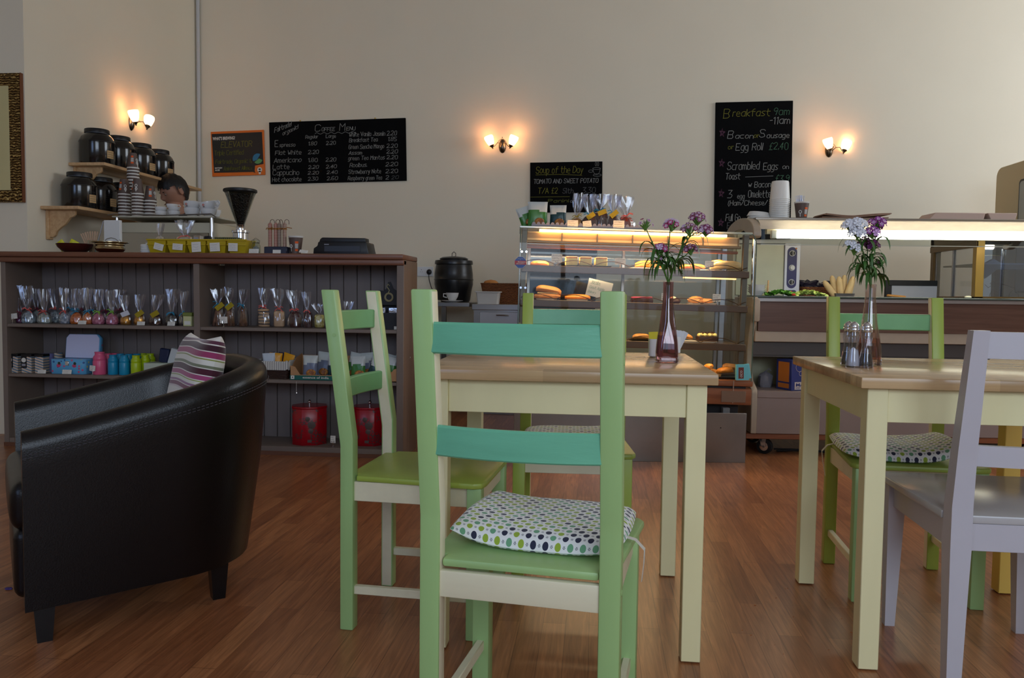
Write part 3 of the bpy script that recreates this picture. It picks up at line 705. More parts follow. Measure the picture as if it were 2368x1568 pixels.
# black display box with silver pouches
T = thing('display_box', 'black counter box with gold ring emblem holding silver pouches', 'box', (P(899, 760, Y=4.55).x, 4.55, S1))
bk = mat('matt_black_card', (26, 26, 30), .55); b = MB(); b.box((-.083, -.05, 0), (.083, .05, .004), bk); b.box((-.083, -.052, 0), (.083, -.050, .095), bk); b.box((-.083, .048, 0), (.083, .05, .19), bk); b.box((-.083, -.05, 0), (-.081, .05, .11), bk); b.box((.081, -.05, 0), (.083, .05, .11), bk)
b.prism([(-.078, .14), (.083, .14), (.083, .215), (.05, .222), (.03, .235), (.012, .275), (-.004, .272), (-.012, .235), (-.03, .222), (-.06, .225), (-.078, .215)], 'y', -.008, -.004, bk); b.build('carton', T)
b = MB(); gd = mat('dull_gold_print', (150, 140, 104), .5); b.tube([(.003+.022*math.cos(a*PI/10), -.010, .185+.022*math.sin(a*PI/10)) for a in range(20)], .006, gd, 6, closed=True)
b.tube([(-.002, -.010, .207), (.006, -.010, .225), (-.002, -.010, .236), (-.010, -.010, .247), (-.002, -.010, .262), (.006, -.010, .25)], .003, gd, 6); b.build('emblem', T)
b = MB()
for sx in (-.042, .040): b.box((sx-.032, -.035, .004), (sx+.032, -.028, .125), mat('silver_foil', (200, 204, 214), .15, metal=1, bump=1, bscale=30), .002)
b.build('pouches', T); b = MB(); b.box((.045, -.0535, .0), (.085, -.0522, .018), PAPER); b.build('price_label', T)

# lower shelf, first bay
STR = N('striped_card', rough=.5); v_, o_ = STR.xyz(); STR.col(STR.ramp(STR.math('FRACT', STR.math('MULTIPLY', STR.math('ADD', o_[2], STR.math('MULTIPLY', o_[0], .35)), 62)), [(0, (216, 206, 190)), (.3, (80, 50, 40)), (.5, (90, 150, 190)), (.7, (216, 206, 190)), (.85, (196, 130, 70))]))
def shelfitem(px, Y, z): return (P(px, 860, Y=Y).x, Y, z)
for k, (px, w_, lab) in enumerate(((39, .066, 'striped box with a white round badge, outermost on the lower shelf'), (70, .062, 'striped box with a white round badge, second in its row'), (98, .05, 'plain striped box behind the price card'))):
    T = thing('drink_box', lab, 'box', shelfitem(px, 4.49, S2), .06*k, 'striped boxes on the lower shelf'); b = MB(); b.box((-w_/2, -.035, 0), (w_/2, .035, .108), STR.m, .002); b.build('carton', T)
    b = MB(); b.box((-w_/2-.001, -.037, .098), (w_/2+.001, .037, .114), BLACKP, .002)
    if k < 2: b.box((-w_/2, -.0362, .03), (w_*.05, -.0355, .098), BLACKP)
    b.build('black_band', T)
    if k < 2:
        b = MB(); b.lathe([(.0001, 0), (.014, 0), (.014, .0006), (.0001, .0006)], PAPER, 20, mx=Matrix.Translation((-w_*.24, -.0364, .078)) @ Matrix.Rotation(PI/2, 4, 'X')); b.box((-w_*.42, -.0372, .042), (-w_*.06, -.0364, .056), mat('grey_print', (150, 150, 160), .6)); b.build('badge', T)
for px, Y, lab, m in ((110, 4.56, 'lilac striped round tin behind the blue picnic tin', 0), (131, 4.62, 'striped round tin standing behind the open lid', 1)):
    LS = N('lilac_stripes', rough=.4); v_, o_ = LS.xyz(); 
    if not LS.b.inputs['Base Color'].links: LS.col(LS.ramp(LS.math('FRACT', LS.math('MULTIPLY', o_[2], 110)), [(0, (150, 150, 200)), (.5, (96, 100, 160))]))
    b = MB(); b.lathe([(.0001, 0), (.036, 0), (.036, .112), (.0001, .112)], LS.m if m == 0 else STR.m, 24); tag(b.build('round_tin', loc=shelfitem(px, Y, S2)), lab, 'tin')
# blue tin with open lid
FL = N('floral_blue', rough=.35); v_, o_ = FL.xyz(); vo = FL.n('TexVoronoi'); vo.inputs['Scale'].default_value = 42; FL.l(v_, vo.inputs['Vector']); sp = FL.n('SeparateColor'); FL.l(vo.outputs['Color'], sp.inputs[0])
FL.col(FL.mix(FL.math('LESS_THAN', vo.outputs['Distance'], .28), (96, 170, 214), FL.ramp(sp.outputs[0], [(0, (206, 90, 130)), (.3, (40, 90, 150)), (.55, (196, 200, 120)), (.8, (96, 170, 214))])))
T = thing('picnic_tin', 'blue flowered tin case standing with its white-lined lid open', 'tin', shelfitem(167, 4.50, S2)); tw = .112
b = MB(); b.prism([(-tw+.012, -.045), (tw-.012, -.045), (tw, -.03), (tw, .045), (-tw, .045), (-tw, -.03)], 'z', 0, .088, FL.m, .002); b.build('body', T)
b = MB(); lm = Matrix.Translation((.03, .05, .088)) @ Matrix.Rotation(-.12, 4, 'X')
pr = [(-tw, 0), (tw, 0), (tw, .125), (tw-.02, .148), (-tw+.02, .148), (-tw, .125)]
b.prism(pr, 'y', 0, .03, FL.m, .004); b.xf(lm); b.build('lid', T)
b = MB(); b.prism([(x*.95, z*.97+.002) for x, z in pr], 'y', -.002, .001, mat('lilac_white_lining', (206, 208, 236), .5), .001); b.xf(lm); b.build('lid_lining', T)
b = MB(); b.box((-.012, -.05, .05), (.012, -.044, .078), CHROME, .002); b.build('clasp', T)
for sx in (-.055, .045):
    b = MB(); pk = mat('flamingo_pink_print', (196, 70, 110), .5); b.lathe([(.0001, 0), (.013, 0), (.013, .0005), (.0001, .0005)], pk, 14, mx=Matrix.Translation((sx, -.0455, .05)) @ Matrix.Rotation(PI/2, 4, 'X'), sy=.8)
    b.lathe([(.0001, 0), (.009, 0), (.009, .0005), (.0001, .0005)], mat('leaf_print', (40, 60, 50), .5), 10, mx=Matrix.Translation((sx+.004, -.0457, .064)) @ Matrix.Rotation(PI/2, 4, 'X')); b.build('printed_flower', T)
# thermos flasks
def flask(px, Y, m, lab, h=.105, r=.033):
    T_ = thing('thermos_flask', lab, 'flask', shelfitem(px, Y, S2), 0, 'coloured flasks on the lower shelf')
    b = MB(); b.lathe([(.0001, 0), (r*.97, 0), (r, .004), (r, h*.68), (r*.93, h*.74)], m, 24, cap='bottom'); b.build('body', T_)
    b = MB(); b.lathe([(r*.93, h*.74), (r*.97, h*.76), (r*.95, h*.9), (r*.70, h*1.02), (r*.70, h*1.1), (r*.74, h*1.11), (r*.74, h*1.17), (.0001, h*1.18)], m, 24, cap='top'); b.build('cup_lid', T_)
TP, TB, TL = mat('pink_flask', (222, 92, 130), .3), mat('blue_flask', (16, 140, 180), .3), mat('lime_flask', (176, 200, 20), .3)
flask(231, 4.49, TP, 'pink flask in front, beside the blue flowered tin', .115, .038)
for px, Y, m, lab in ((250, 4.60, TP, 'pink flask behind the front pink one'), (267, 4.63, TP, 'pink flask at the back beside the blue ones'), (262, 4.50, TB, 'blue flask in front next to the pink one'), (288, 4.50, TB, 'blue flask in front next to the lime one'),
   (279, 4.60, TB, 'blue flask in the second row next to the pink'), (298, 4.59, TB, 'blue flask in the second row, middle'), (317, 4.62, TB, 'blue flask at the back beside the lime ones'), (315, 4.50, TL, 'lime flask in front beside the blue ones'), (336, 4.56, TL, 'lime flask in the second row'), (348, 4.66, TL, 'lime flask at the back near the cushion'), (330, 4.66, TL, 'lime flask at the back beside the blue one')):
    flask(px, Y, m, lab, .1, .030)
T = thing('food_tray', 'pale tray with a dark packet on the lower shelf behind the armchair', 'tray', shelfitem(372, 4.52, S2)); b = MB(); b.box((-.08, -.05, 0), (.08, .06, .075), mat('pale_green_card', (190, 200, 180), .6), .003); b.build('box', T)
b = MB(); b.box((-.03, 0, .075), (.03, .03, .16), mat('navy_packet', (30, 40, 70), .4), .006, mx=Matrix.Rotation(.15, 4, 'Y')); b.build('packet', T)
b = MB(); b.box((.02, -.01, .075), (.07, .02, .18), mat('white_packet', (200, 206, 206), .4), .004, mx=Matrix.Rotation(.3, 4, 'Y')); b.build('packet', T)
price_card(97, 870, 4.44, S2, .052, .022, 'price card in front of the striped boxes'); price_card(155, 870, 4.44, S2, .058, .026, 'price card in front of the blue flowered tin'); price_card(214, 865, 4.445, S2, .036, .032, 'price card on a clip beside the pink flask', .08, clip=True)
# basket with liner
WICK = N('dark_wicker', rough=.6); v_, o_ = WICK.xyz(); wv_ = WICK.n('TexWave'); wv_.bands_direction = 'Z'; wv_.inputs['Scale'].default_value = 38; wv_.inputs['Distortion'].default_value = 3; WICK.l(v_, wv_.inputs['Vector']); WICK.col(WICK.ramp(wv_.outputs[0], [(0, (26, 16, 14)), (.8, (74, 46, 34))], const=False)); WICK.bump(wv_.outputs[0], .8, .004)
def wicker(name, c1, c2):
    g = N(name, rough=.55); v, o = g.xyz(); a = g.n('TexWave'); a.bands_direction = 'Z'; a.inputs['Scale'].default_value = 34; a.inputs['Distortion'].default_value = 4; a.inputs['Detail Scale'].default_value = 3; g.l(v, a.inputs['Vector'])
    g.col(g.ramp(a.outputs[0], [(0, c1), (.8, c2)], const=False)); g.bump(a.outputs[0], .9, .004); return g.m
LIN = N('ticking_stripe', rough=.9); v_, o_ = LIN.xyz(); LIN.col(LIN.ramp(LIN.math('FRACT', LIN.math('MULTIPLY', o_[0], 75)), [(0, (206, 204, 196)), (.62, (150, 148, 146))]))
T = thing('lined_basket', 'dark wicker basket with a striped cloth liner, full of packets', 'basket', (P(641, 885, Y=4.55).x, 4.55, S2))
def rrect(a, c, r, n=5):
    out = []
    for cx, cy, s in ((a-r, c-r, 0), (-a+r, c-r, 90), (-a+r, -c+r, 180), (a-r, -c+r, 270)):
        for k in range(n+1): t = math.radians(s+90*k/n); out.append((cx+r*math.cos(t), cy+r*math.sin(t)))
    return out
b = MB(); b.loft([[(x, y, z) for x, y in rrect(a, c, .02)] for a, c, z in ((.095, .085, 0), (.104, .092, .05), (.108, .096, .098), (.098, .086, .098), (.09, .08, .02))], WICK.m); b.build('wicker_body', T)
b = MB(); b.loft([[(x, y, z+.004*math.sin(k*1.7)) for k, (x, y) in enumerate(rrect(a, c, .02))] for a, c, z in ((.112, .100, .055), (.112, .100, .10), (.106, .094, .106), (.097, .085, .10), (.093, .08, .04))], LIN.m, cap=False); b.build('liner', T)
def packet(b, w_, h_, th, m, m2=None, split=.55, seed=0, wav=.0):
    """pillow packet standing up: crimped top and bottom"""
    n = 12
    for s in (-1, 1):
        def f(u, v):
            a = 2*u-1; t = th/2*(max(0, 1-a**4)**.5)*(math.sin(PI*min(1, max(0, v)))**.5 if 0 < v < 1 else 0)
            return Vector((a*w_/2*(1-.06*math.sin(PI*v)), s*t+.002*noise.noise(Vector((u*5, v*5, seed+s))), v*h_+wav*.004*math.sin(a*9+seed)*(v > .9)))
        fs = b.grid(n, n, f, m)
        if m2:
            k = b.mi(m2)
            for q in fs:
                c = q.calc_center_median()
                if c.z < h_*split*(1+.08*math.sin(c.x/w_*5+seed)): q.material_index = k
OR = mat('orange_packet', (232, 160, 20), .35); NV = mat('navy_film', (34, 36, 64), .35); WH = mat('white_film', (200, 206, 214), .35)
for k, (m, x, y, rz, ry, lab) in enumerate(((OR, -.018, .0, .3, .12, 'orange packet with a pointed corner in the lined basket'), (OR, .062, .01, -.2, .42, 'orange packet tilting over the edge of the lined basket'), (WH, -.045, -.03, .1, -.1, 'white packet in the lined basket'), (NV, -.05, .05, .2, -.3, 'navy packet in the lined basket'), (NV, .025, .05, 0, .2, 'dark packet between the two orange ones'))):
    b = MB(); packet(b, .075, .115, .02, m, seed=k); b.xf(Matrix.Translation((x*.8, y*.7, .03)) @ Matrix.Rotation(rz, 4, 'Z') @ Matrix.Rotation(ry*.6, 4, 'Y')); tag(b.build('snack_packet', loc=T.location), lab, 'packet', 'packets in the lined basket')
# nut snack tray
KR = mat('kraft_card', (176, 132, 90), .7); GT = mat('teal_band', (14, 92, 82), .5)
x0 = P(673, 890, Y=4.44).x; x1 = P(928, 890, Y=4.44).x; Wt = x1-x0
T = thing('display_tray', 'cardboard display tray with a green printed band, full of nut snacks', 'box', (x0, 4.425, S2-.006+.008)); d_ = .19
b = MB(); b.box((0, 0, 0), (Wt, .003, .03), KR); b.box((0, 0, 0), (Wt, d_, .003), KR); b.box((0, d_-.003, 0), (Wt, d_, .13), KR)
for xx in (0, Wt-.003): b.prism([(0, 0), (d_, 0), (d_, .14), (d_*.5, .12), (.03, .075), (0, .075)], 'x', xx, xx+.003, KR)
b.prism([(0, .03), (0, .082), (.03, .075), (.05, .045), (.06, .03)], 'y', 0, .003, KR); b.prism([(Wt, .03), (Wt, .082), (Wt-.04, .072), (Wt-.06, .045), (Wt-.07, .03)], 'y', 0, .003, KR); b.build('carton', T)
b = MB(); b.box((.0, -.0012, 0), (Wt-.06, .0, .026), GT); b.build('printed_band', T)
b = MB(); printed(b, 'essence of india', (.075, -.002, .009), XA, ZA, .0125, PAPER, .01, .155); printed(b, 'essence of india', (Wt-.245, -.002, .009), XA, ZA, .0125, PAPER, .01, .155)
for xx in (.006, Wt-.095): b.box((xx, -.0020, .004), (xx+.02, -.0013, .024), PAPER); 
for xx in (.006, Wt-.095): printed(b, '4', (xx+.006, -.0026, .009), XA, ZA, .011, BLACKP, .03)
b.build('lettering', T)
NUT = lumpy('mixed_nuts', (130, 70, 30), (216, 150, 80), 55, .5); GRN = mat('green_film', (60, 120, 50), .3); SIL = mat('silver_white_film', (196, 202, 200), .3, bump=.5, bscale=25); DKT = mat('dark_teal_film', (20, 56, 62), .3); GRYF = mat('grey_blue_film', (110, 118, 140), .3)
def nutbag(loc, rz, band, lab, grp, h=.135, w_=.088, lean=.12, tilt=0):
    T_ = thing('snack_bag', lab, 'snack bag', loc, rz, grp)
    b = MB(); packet(b, w_, h, .035, SIL, band, .62, seed=hash(lab) % 17 if False else len(lab)); R_ = Matrix.Rotation(-lean, 4, 'X') @ Matrix.Rotation(tilt, 4, 'Y'); b.xf(R_); b.build('bag', T_)
    b = MB(); b.ball((.010, -.012, .033), .030, NUT, 2, (1, .5, .75)); b.xf(R_); b.build('nut_picture', T_)
    b = MB(); dk = mat('elephant_print', (20, 60, 50), .5)
    b.ball((0, -.009, h*.80), .0075, dk, 1, (1, .3, 1.1)); b.cyl((-.004, -.010, h*.78), (-.005, -.010, h*.73), .0022, dk, n=5); b.cyl((.004, -.010, h*.78), (.005, -.010, h*.73), .0022, dk, n=5)
    b.box((-.022, -.0135, h*.685), (.022, -.0125, h*.705), mat('grey_print'), 0); b.xf(R_); b.build('elephant_emblem', T_)
    return T_
GN = 'nut snack bags in the display tray'
for k, (fx, bd, lab, tl) in enumerate(((.155, GRYF, 'snack bag with a grey-blue band, nearest the basket', 0), (.385, DKT, 'snack bag with a dark teal band in the tray', 0), (.60, GRN, 'snack bag with a green band seen between chair posts', -.05), (.73, DKT, 'snack bag leaning over, beside the last green one', .3), (.86, GRN, 'snack bag with a green band at the low corner of the tray', .15))):
    nutbag((x0+Wt*fx, 4.425+.045, S2+.006), 0, bd, lab, GN, tilt=tl)
for k, fx in enumerate((.22, .36, .5, .64, .78, .9)):
    lab = ['snack bag lying flat behind the grey-blue one', 'snack bag in the back row above the dark teal one', 'snack bag in the back row hidden by the chair post', 'snack bag in the back row between the chair posts', 'snack bag in the back row beyond the chair', 'snack bag in the back row at the tray end'][k]
    nutbag((x0+Wt*fx, 4.425+.125, S2+.006), 0, [GRYF, DKT, GRN][k % 3], lab, GN, h=.152, lean=.22, tilt=[.1, -.15, .2, -.1, .25, .3][k])
# string with a bead under the shelf
b = MB(); xq = P(688, 905, Y=4.44).x; b.cyl((0, 0, .0), (0, 0, -.062), .0008, PAPER, n=5); b.ball((0, 0, -.066), .004, CHROME, 1); tag(b.build('hanging_string', loc=(xq, 4.4235, S2-.008)), 'thin white string with a bead hanging below the cardboard tray', 'string')
# red tins
def redtin(px, Y, rz, lab, h=.225, a=.098):
    RT = N('red_tin', rough=.28)
    if not RT.b.inputs['Base Color'].links:
        v, o = RT.xyz(); vo = RT.n('TexVoronoi', feature='DISTANCE_TO_EDGE'); vo.inputs['Scale'].default_value = 60; RT.l(v, vo.inputs['Vector']); n2 = RT.n('TexNoise'); n2.inputs['Scale'].default_value = 14; RT.l(v, n2.inputs['Vector'])
        RT.col(RT.mix(RT.math('MULTIPLY', RT.math('LESS_THAN', vo.outputs[0], .09), RT.math('GREATER_THAN', n2.outputs[0], .54)), (158, 10, 26), (70, 62, 60)))
    T_ = thing('red_tin', lab, 'tin', (P(px, 1040, Y=Y).x, Y, S0), rz, 'red caddy tins at the bottom')
    oc = [(a, -a*.45), (a, a*.45), (a*.45, a), (-a*.45, a), (-a, a*.45), (-a, -a*.45), (-a*.45, -a), (a*.45, -a)]
    b = MB(); b.prism(oc, 'z', 0, h-.012, RT.m, .002); b.build('body', T_)
    b = MB(); b.prism([(x*1.03, y*1.03) for x, y in oc], 'z', h-.014, h, mat('red_lid', (150, 10, 24), .25), .004); b.build('lid', T_)
    b = MB(); b.lathe([(.004, h), (.004, h+.012), (.010, h+.018), (.010, h+.026), (.0001, h+.033)], CHROME, 12, cap='top'); b.build('knob', T_)
    for ang in range(4):
        b = MB()
        R_ = Matrix.Rotation(ang*PI/2, 4, 'Z')
        for zz, rr in ((.12, .024), (.155, .015), (.085, .016), (.13, .010)): b.lathe([(.0001, 0), (rr, 0), (rr*.6, .0016), (.0001, .002)], mat('dull_pewter_relief', (84, 70, 64), .5), 7, mx=R_ @ Matrix.Translation(((zz*91 % 1-.5)*.03, -a, zz)) @ Matrix.Rotation(PI/2, 4, 'X'))
        b.box((-.012, -a-.001, .018), (.012, -a, .034), mat('dull_pewter_relief'), 0, mx=R_); b.build('relief_decoration', T_)
redtin(716, 4.56, .35, 'red octagonal tin with a domed knob, beside a price card'); redtin(855, 4.60, .1, 'red octagonal tin seen through the legs of the sideways chair')
price_card(770, 1035, 4.46, S0, .03, .042, 'price card on a tall clip between the red tins', 0, clip=True)
# ---------------------------------------------------------------- on top of the shelf counter
def top(px, Y=4.55, z=CT): q = P(px, 580, Y=Y); return (q.x, Y, z)
S_ = 4.55/FPX
for k, (px, rz) in enumerate(((28, .1), (88, -.2))):
    b = MB(); b.box((-.055, -.04, 0), (.055, .04, .003), mat('dark_leaflet', (50, 50, 60), .5)); tag(b.build('leaflet', loc=top(px, 4.5), rz=rz), ['dark leaflet lying on the counter at its far end', 'dark leaflet lying on the counter near the wooden bowl'][k], 'leaflet')
DW = mat('dark_red_wood', (70, 26, 22), .3)
b = MB(); r = .102
b.lathe([(.0001, 0), (.045, 0), (.07, .012), (.094, .035), (r, .055), (r-.005, .056), (.088, .036), (.06, .014), (.0001, .010)], DW, 36, cap=False); tag(b.build('wooden_bowl', loc=top(173)), 'dark red wooden bowl holding yellow packets', 'bowl')
for k, (x, y, a) in enumerate(((-.05, .0, .5), (-.01, -.02, -.3))):
    b = MB(); packet(b, .05, .06, .01, mat('yellow_packet', (210, 206, 40), .4), seed=k); tag(b.build('sugar_packet', loc=(top(173)[0]+x-.01, 4.55+y*.6, CT+.022), rot=(0, [-.7, .5][k], .3)), ['yellow packet at the rim of the wooden bowl', 'yellow packet standing up in the wooden bowl'][k], 'packet')
# stirrers in a glass behind
q = top(215, 4.66); b = MB(); b.lathe([(.0001, 0), (.028, 0), (.032, .085), (.030, .085), (.026, .004), (.0001, .004)], CASEG, 20, cap=False); o = tag(b.build('glass_tumbler', loc=q), 'glass holding wooden stirrers behind the bowls', 'glass')
for k in range(11):
    a = -.42+.075*k; b = MB(); b.box((-.004, -.0009, 0), (.004, .0009, .135), mat('birch_stirrer', (206, 170, 140), .6)); tag(b.build('wooden_stirrer', loc=(q[0]+a*.03, q[1]+(k % 3-1)*.012, q[2]+.005), rot=(.05*(k % 3-1), a*.85-.12, 0)), 'flat wooden stirrer fanning out of the glass behind the bowls', 'stirrer', 'stirrers in the glass')
b = MB(); b.cyl((0, 0, 0), (.05, 0, .20), .0035, STEEL, n=8); b.ball((0, 0, .0), .012, STEEL, 1, (1, 1, .5)); tag(b.build('long_spoon', loc=(q[0]+.012, q[1]+.0, q[2]+.006), rot=(0, .05, 0)), 'long thin metal spoon slanting above the stirrers', 'spoon')
# metal bowl with rim
BR = mat('old_brass', (170, 150, 112), .22, metal=1); CO = mat('copper_bottom', (110, 52, 34), .3, metal=.8)
T = thing('metal_bowl', 'ringed silver bowl with a copper base and wide rim', 'bowl', top(255, 4.53)); r = .085
b = MB(); b.lathe([(.0001, 0), (.05, 0), (.072, .01), (.083, .024)], CO, 36, cap=False); b.build('copper_base', T)
b = MB(); b.lathe([(.083, .024), (.081, .032), (.078, .036), (.078, .046), (.081, .050), (.08, .056), (.086, .060), (.103, .063), (.103, .066), (.082, .064), (.074, .05), (.07, .03), (.0001, .02)], BR, 40, cap=False); b.build('body', T)
# napkin holder
T = thing('menu_holder', 'upright white card stack in a scrolled wire holder', 'holder', top(262, 4.63))
b = MB(); b.box((-.052, -.012, .03), (.052, .012, .205), WPLAS, .002); b.build('white_cards', T)
b = MB(); b.tube([(-.048, -.02, .0), (-.048, -.02, .07), (-.03, -.021, .09), (0, -.021, .098), (.03, -.021, .09), (.047, -.02, .075), (.052, -.02, .065), (.06, -.02, .067), (.062, -.02, .08), (.054, -.02, .085)], .0016, STEELD, 6)
b.tube([(-.048, -.02, .002), (.048, -.02, .002), (.048, .02, .002), (-.048, .02, .002)], .0016, STEELD, 6, closed=True); b.tube([(-.04, -.021, .05), (0, -.021, .035), (.04, -.021, .05)], .0016, STEELD, 6); b.box((-.053, -.014, .002), (.053, .014, .031), STEELD); b.build('wire_frame', T)
# stack of lids
for k in range(5):
    b = MB(); b.lathe([(.0001, 0), (.034, 0), (.035, .003), (.033, .006), (.031, .011), (.030, .0112), (.0001, .009)], WPLAS, 24); tag(b.build('cup_lid', loc=(top(339, 4.53)[0], 4.53, CT+.0105*k)), 'white plastic cup lid in the little stack beside the yellow trays', 'lid', 'stacked white cup lids')
b = MB(); b.lathe([(.0001, 0), (.012, 0), (.012, .008), (.0001, .009)], WPLAS, 12); tag(b.build('cup_lid', loc=(top(342, 4.53)[0], 4.53, CT+.0545)), 'small white cap lying on top of the stack of lids', 'lid')
# yellow bins
YL = mat('yellow_plastic', (186, 160, 24), .35, var=.06, vscale=8); x0 = top(349, 4.50)[0]; x1 = top(578, 4.50)[0]; Wt = x1-x0; n = 5
T = thing('yellow_tray', 'row of joined yellow plastic bins with handwritten cards on the counter', 'tray', (x0, 4.455, CT))
b = MB()
for k in range(n):
    a, c = Wt*k/n+.004, Wt*(k+1)/n-.004; rg = []
    for z, e in ((0, .012), (.035, .004), (.060, .001), (.078, .0), (.078, .006), (.05, .006), (.006, .016)):
        rg.append([(a+e, e, z), (c-e, e, z), (c-e, .13-e, z), (a+e, .13-e, z)])
    b.loft(rg, YL)
    b.box((a-.001, -.004, .046), (c+.001, .0, .054), YL, .001)
b.box((-.002, -.005, .072), (Wt+.002, .004, .082), YL, .002); b.box((-.002, .126, .072), (Wt+.002, .135, .082), YL, .002); b.build('bins', T)
for k, (px, w_, h_, t_) in enumerate(((367, .058, .038, .25), (411, .062, .036, .08), (454, .056, .058, -.06), (497, .06, .05, -.05), (539, .056, .046, .02))):
    b = MB(); cm = Matrix.Translation((P(px, 570, Y=4.45).x-x0, -.0065, .036)) @ Matrix.Rotation(t_, 4, 'Y'); b.box((-w_/2, -.0006, -h_/2), (w_/2, .0006, h_/2), PAPER); rnd = random.Random(k)
    for j in range(3): ink(b, [[(-w_*.4+i*.003, h_*(.25-.25*j)+rnd.uniform(-1, 1)*.002) for i in range(int(w_*.7/.003))]], (0, -.0009, 0), XA, ZA, .0007, mat('blue_ink', (80, 90, 150), .8))
    b.xf(cm); o = b.build('handwritten_card', T)
# goods standing in the bins
bag('snack_bag', 'crumpled clear bag sticking up from the second yellow bin', 'clear bags in the yellow bins', 370, 552, 508, 4.53, CT+.07, 26, mat('pale_biscuit', (206, 190, 160), .6), None, .3, 'slab', seed=91)
bag('snack_bag', 'large crumpled clear bag with a pink tie above the yellow bins', 'clear bags in the yellow bins', 428, 552, 498, 4.53, CT+.062, 46, mat('pale_biscuit'), RB_C, .32, 'slab', seed=93)
b = MB(); b.box((-.022, -.02, 0), (.022, .02, .055), CHROME, .003); b.box((-.018, -.0208, .012), (.010, -.0202, .045), mat('grey_print')); tag(b.build('metal_canister', loc=(P(459, 570, Y=4.53).x, 4.53, CT+.052)), 'small shiny metal canister with a printed label in the bins', 'canister')
b = MB(); b.box((-.018, -.02, 0), (.018, .02, .05), mat('dark_foil', (60, 64, 76), .2, metal=1), .006); tag(b.build('foil_block', loc=(P(481, 570, Y=4.53).x, 4.53, CT+.055)), 'dark foil-wrapped block beside the metal canister', 'packet')
EG = mat('olive_card', (96, 98, 70), .7)
b = MB()
for k in range(12): b.box((-.07+.0118*k, -.03, 0), (-.062+.0118*k, .05, .03), EG, .002)
b.box((-.072, -.032, .0), (.078, .052, .008), EG, .002); tag(b.build('egg_carton', loc=(P(527, 570, Y=4.54).x, 4.54, CT+.068)), 'olive ribbed carton lying on the yellow bins below the coffee beans', 'carton')
# small glass jar with wire clip
T = thing('glass_jar', 'small swing-top glass jar between yellow bins and candy canes', 'jar', top(592, 4.52)); b = MB(); b.lathe([(.0001, 0), (.024, 0), (.026, .006), (.026, .05), (.018, .062), (.018, .072), (.016, .072), (.016, .062), (.023, .05), (.023, .006), (.0001, .004)], CASEG, 24, cap=False); b.build('body', T)
b = MB(); b.lathe([(.0001, .072), (.020, .072), (.020, .078), (.012, .088), (.0001, .09)], CASEG, 20); b.build('lid', T)
b = MB(); b.tube([(-.021, 0, .06), (-.026, -.004, .078), (0, -.006, .094), (.026, -.004, .078), (.021, 0, .06)], .0012, STEELD, 5); b.tube([(.02*math.cos(a*PI/8), .02*math.sin(a*PI/8), .066) for a in range(16)], .0014, STEELD, 5, closed=True); b.build('wire_clip', T)
b = MB(); b.ball((0, 0, .03), .019, mat('grey_sweets', (150, 150, 156), .4), 1, (1, 1, 1.1)); b.build('contents', T)
price_card(587, 580, 4.455, CT, .058, .026, 'price card in front of the small glass jar', 0, -.2)
# candy canes in a dark box
T = thing('candy_cane_box', 'dark navy box on the counter holding gingham candy canes', 'box', top(641, 4.53)); b = MB(); b.box((-.066, -.035, 0), (.070, .035, .044), mat('navy_box', (38, 42, 60), .3), .004); b.build('body', T)
b = MB(); b.box((-.012, -.0375, .001), (.036, -.0363, .022), PAPER, mx=Matrix.Rotation(-.08, 4, 'X')); b.build('price_label', T)
def gingham(name, c1):
    g = N(name, rough=.5); tc = g.n('TexCoord'); sp = g.n('SeparateXYZ'); g.l(tc.outputs['Object'], sp.inputs[0])
    a = g.math('GREATER_THAN', g.math('FRACT', g.math('MULTIPLY', sp.outputs[2], 110)), .5); c = g.math('GREATER_THAN', g.math('FRACT', g.math('MULTIPLY', g.math('ARCTAN2', sp.outputs[1], sp.outputs[0]), 2.4)), .5)
    s = g.math('MULTIPLY', g.math('ADD', a, c), .5); g.col(g.mix(s, (196, 170, 150), c1)); return g.m
GR, GBn, GB2 = gingham('red_gingham', (150, 44, 36)), gingham('brown_gingham', (110, 60, 44)), gingham('black_gingham', (50, 36, 40))
for k, (dx, m, rz, lab) in enumerate(((-.042, GR, 0, 'red gingham candy cane at the box end near the jar'), (-.008, GR, .6, 'red gingham candy cane with a gold bow, second in the box'), (.014, GB2, 1.2, 'black gingham candy cane in the box'), (.045, GBn, .2, 'brown gingham candy cane with long bow, nearest the paper cup'))):
    T_ = thing('candy_cane', lab, 'candy cane', (T.location.x+dx, T.location.y, CT+.02), rz, 'gingham candy canes'); b = MB(); b.tube([(0, 0, 0), (0, 0, .12), (0, 0, .148)], [.0115, .0115, .013], m, 10); b.ball((0, 0, .15), .0145, m, 1, (1, 1, 1.2)); b.build('stick', T_)
    b = MB(); b.tube([(0, 0, .155)]+[(.013-.013*math.cos(a), 0, .168+.015*math.sin(a)) for a in [i*PI/8 for i in range(9)]]+[(.026, 0, .155)], .0016, mat('brown_wire', (80, 50, 36), .4), 6); b.build('hook', T_)
    b = MB(); gb = mat('bronze_ribbon', (150, 96, 34), .4); b.lathe([(.0135, .123), (.0145, .128), (.0135, .133)], gb, 10, cap=False)
    b.tube([(0, -.013, .128), (.018, -.018, .136), (.045 if k == 3 else .022, -.014, .132)], .0024, gb, 5); b.tube([(0, -.013, .128), (-.014, -.013, .134), (-.02, -.012, .124)], .0024, gb, 5); b.build('ribbon_bow', T_)
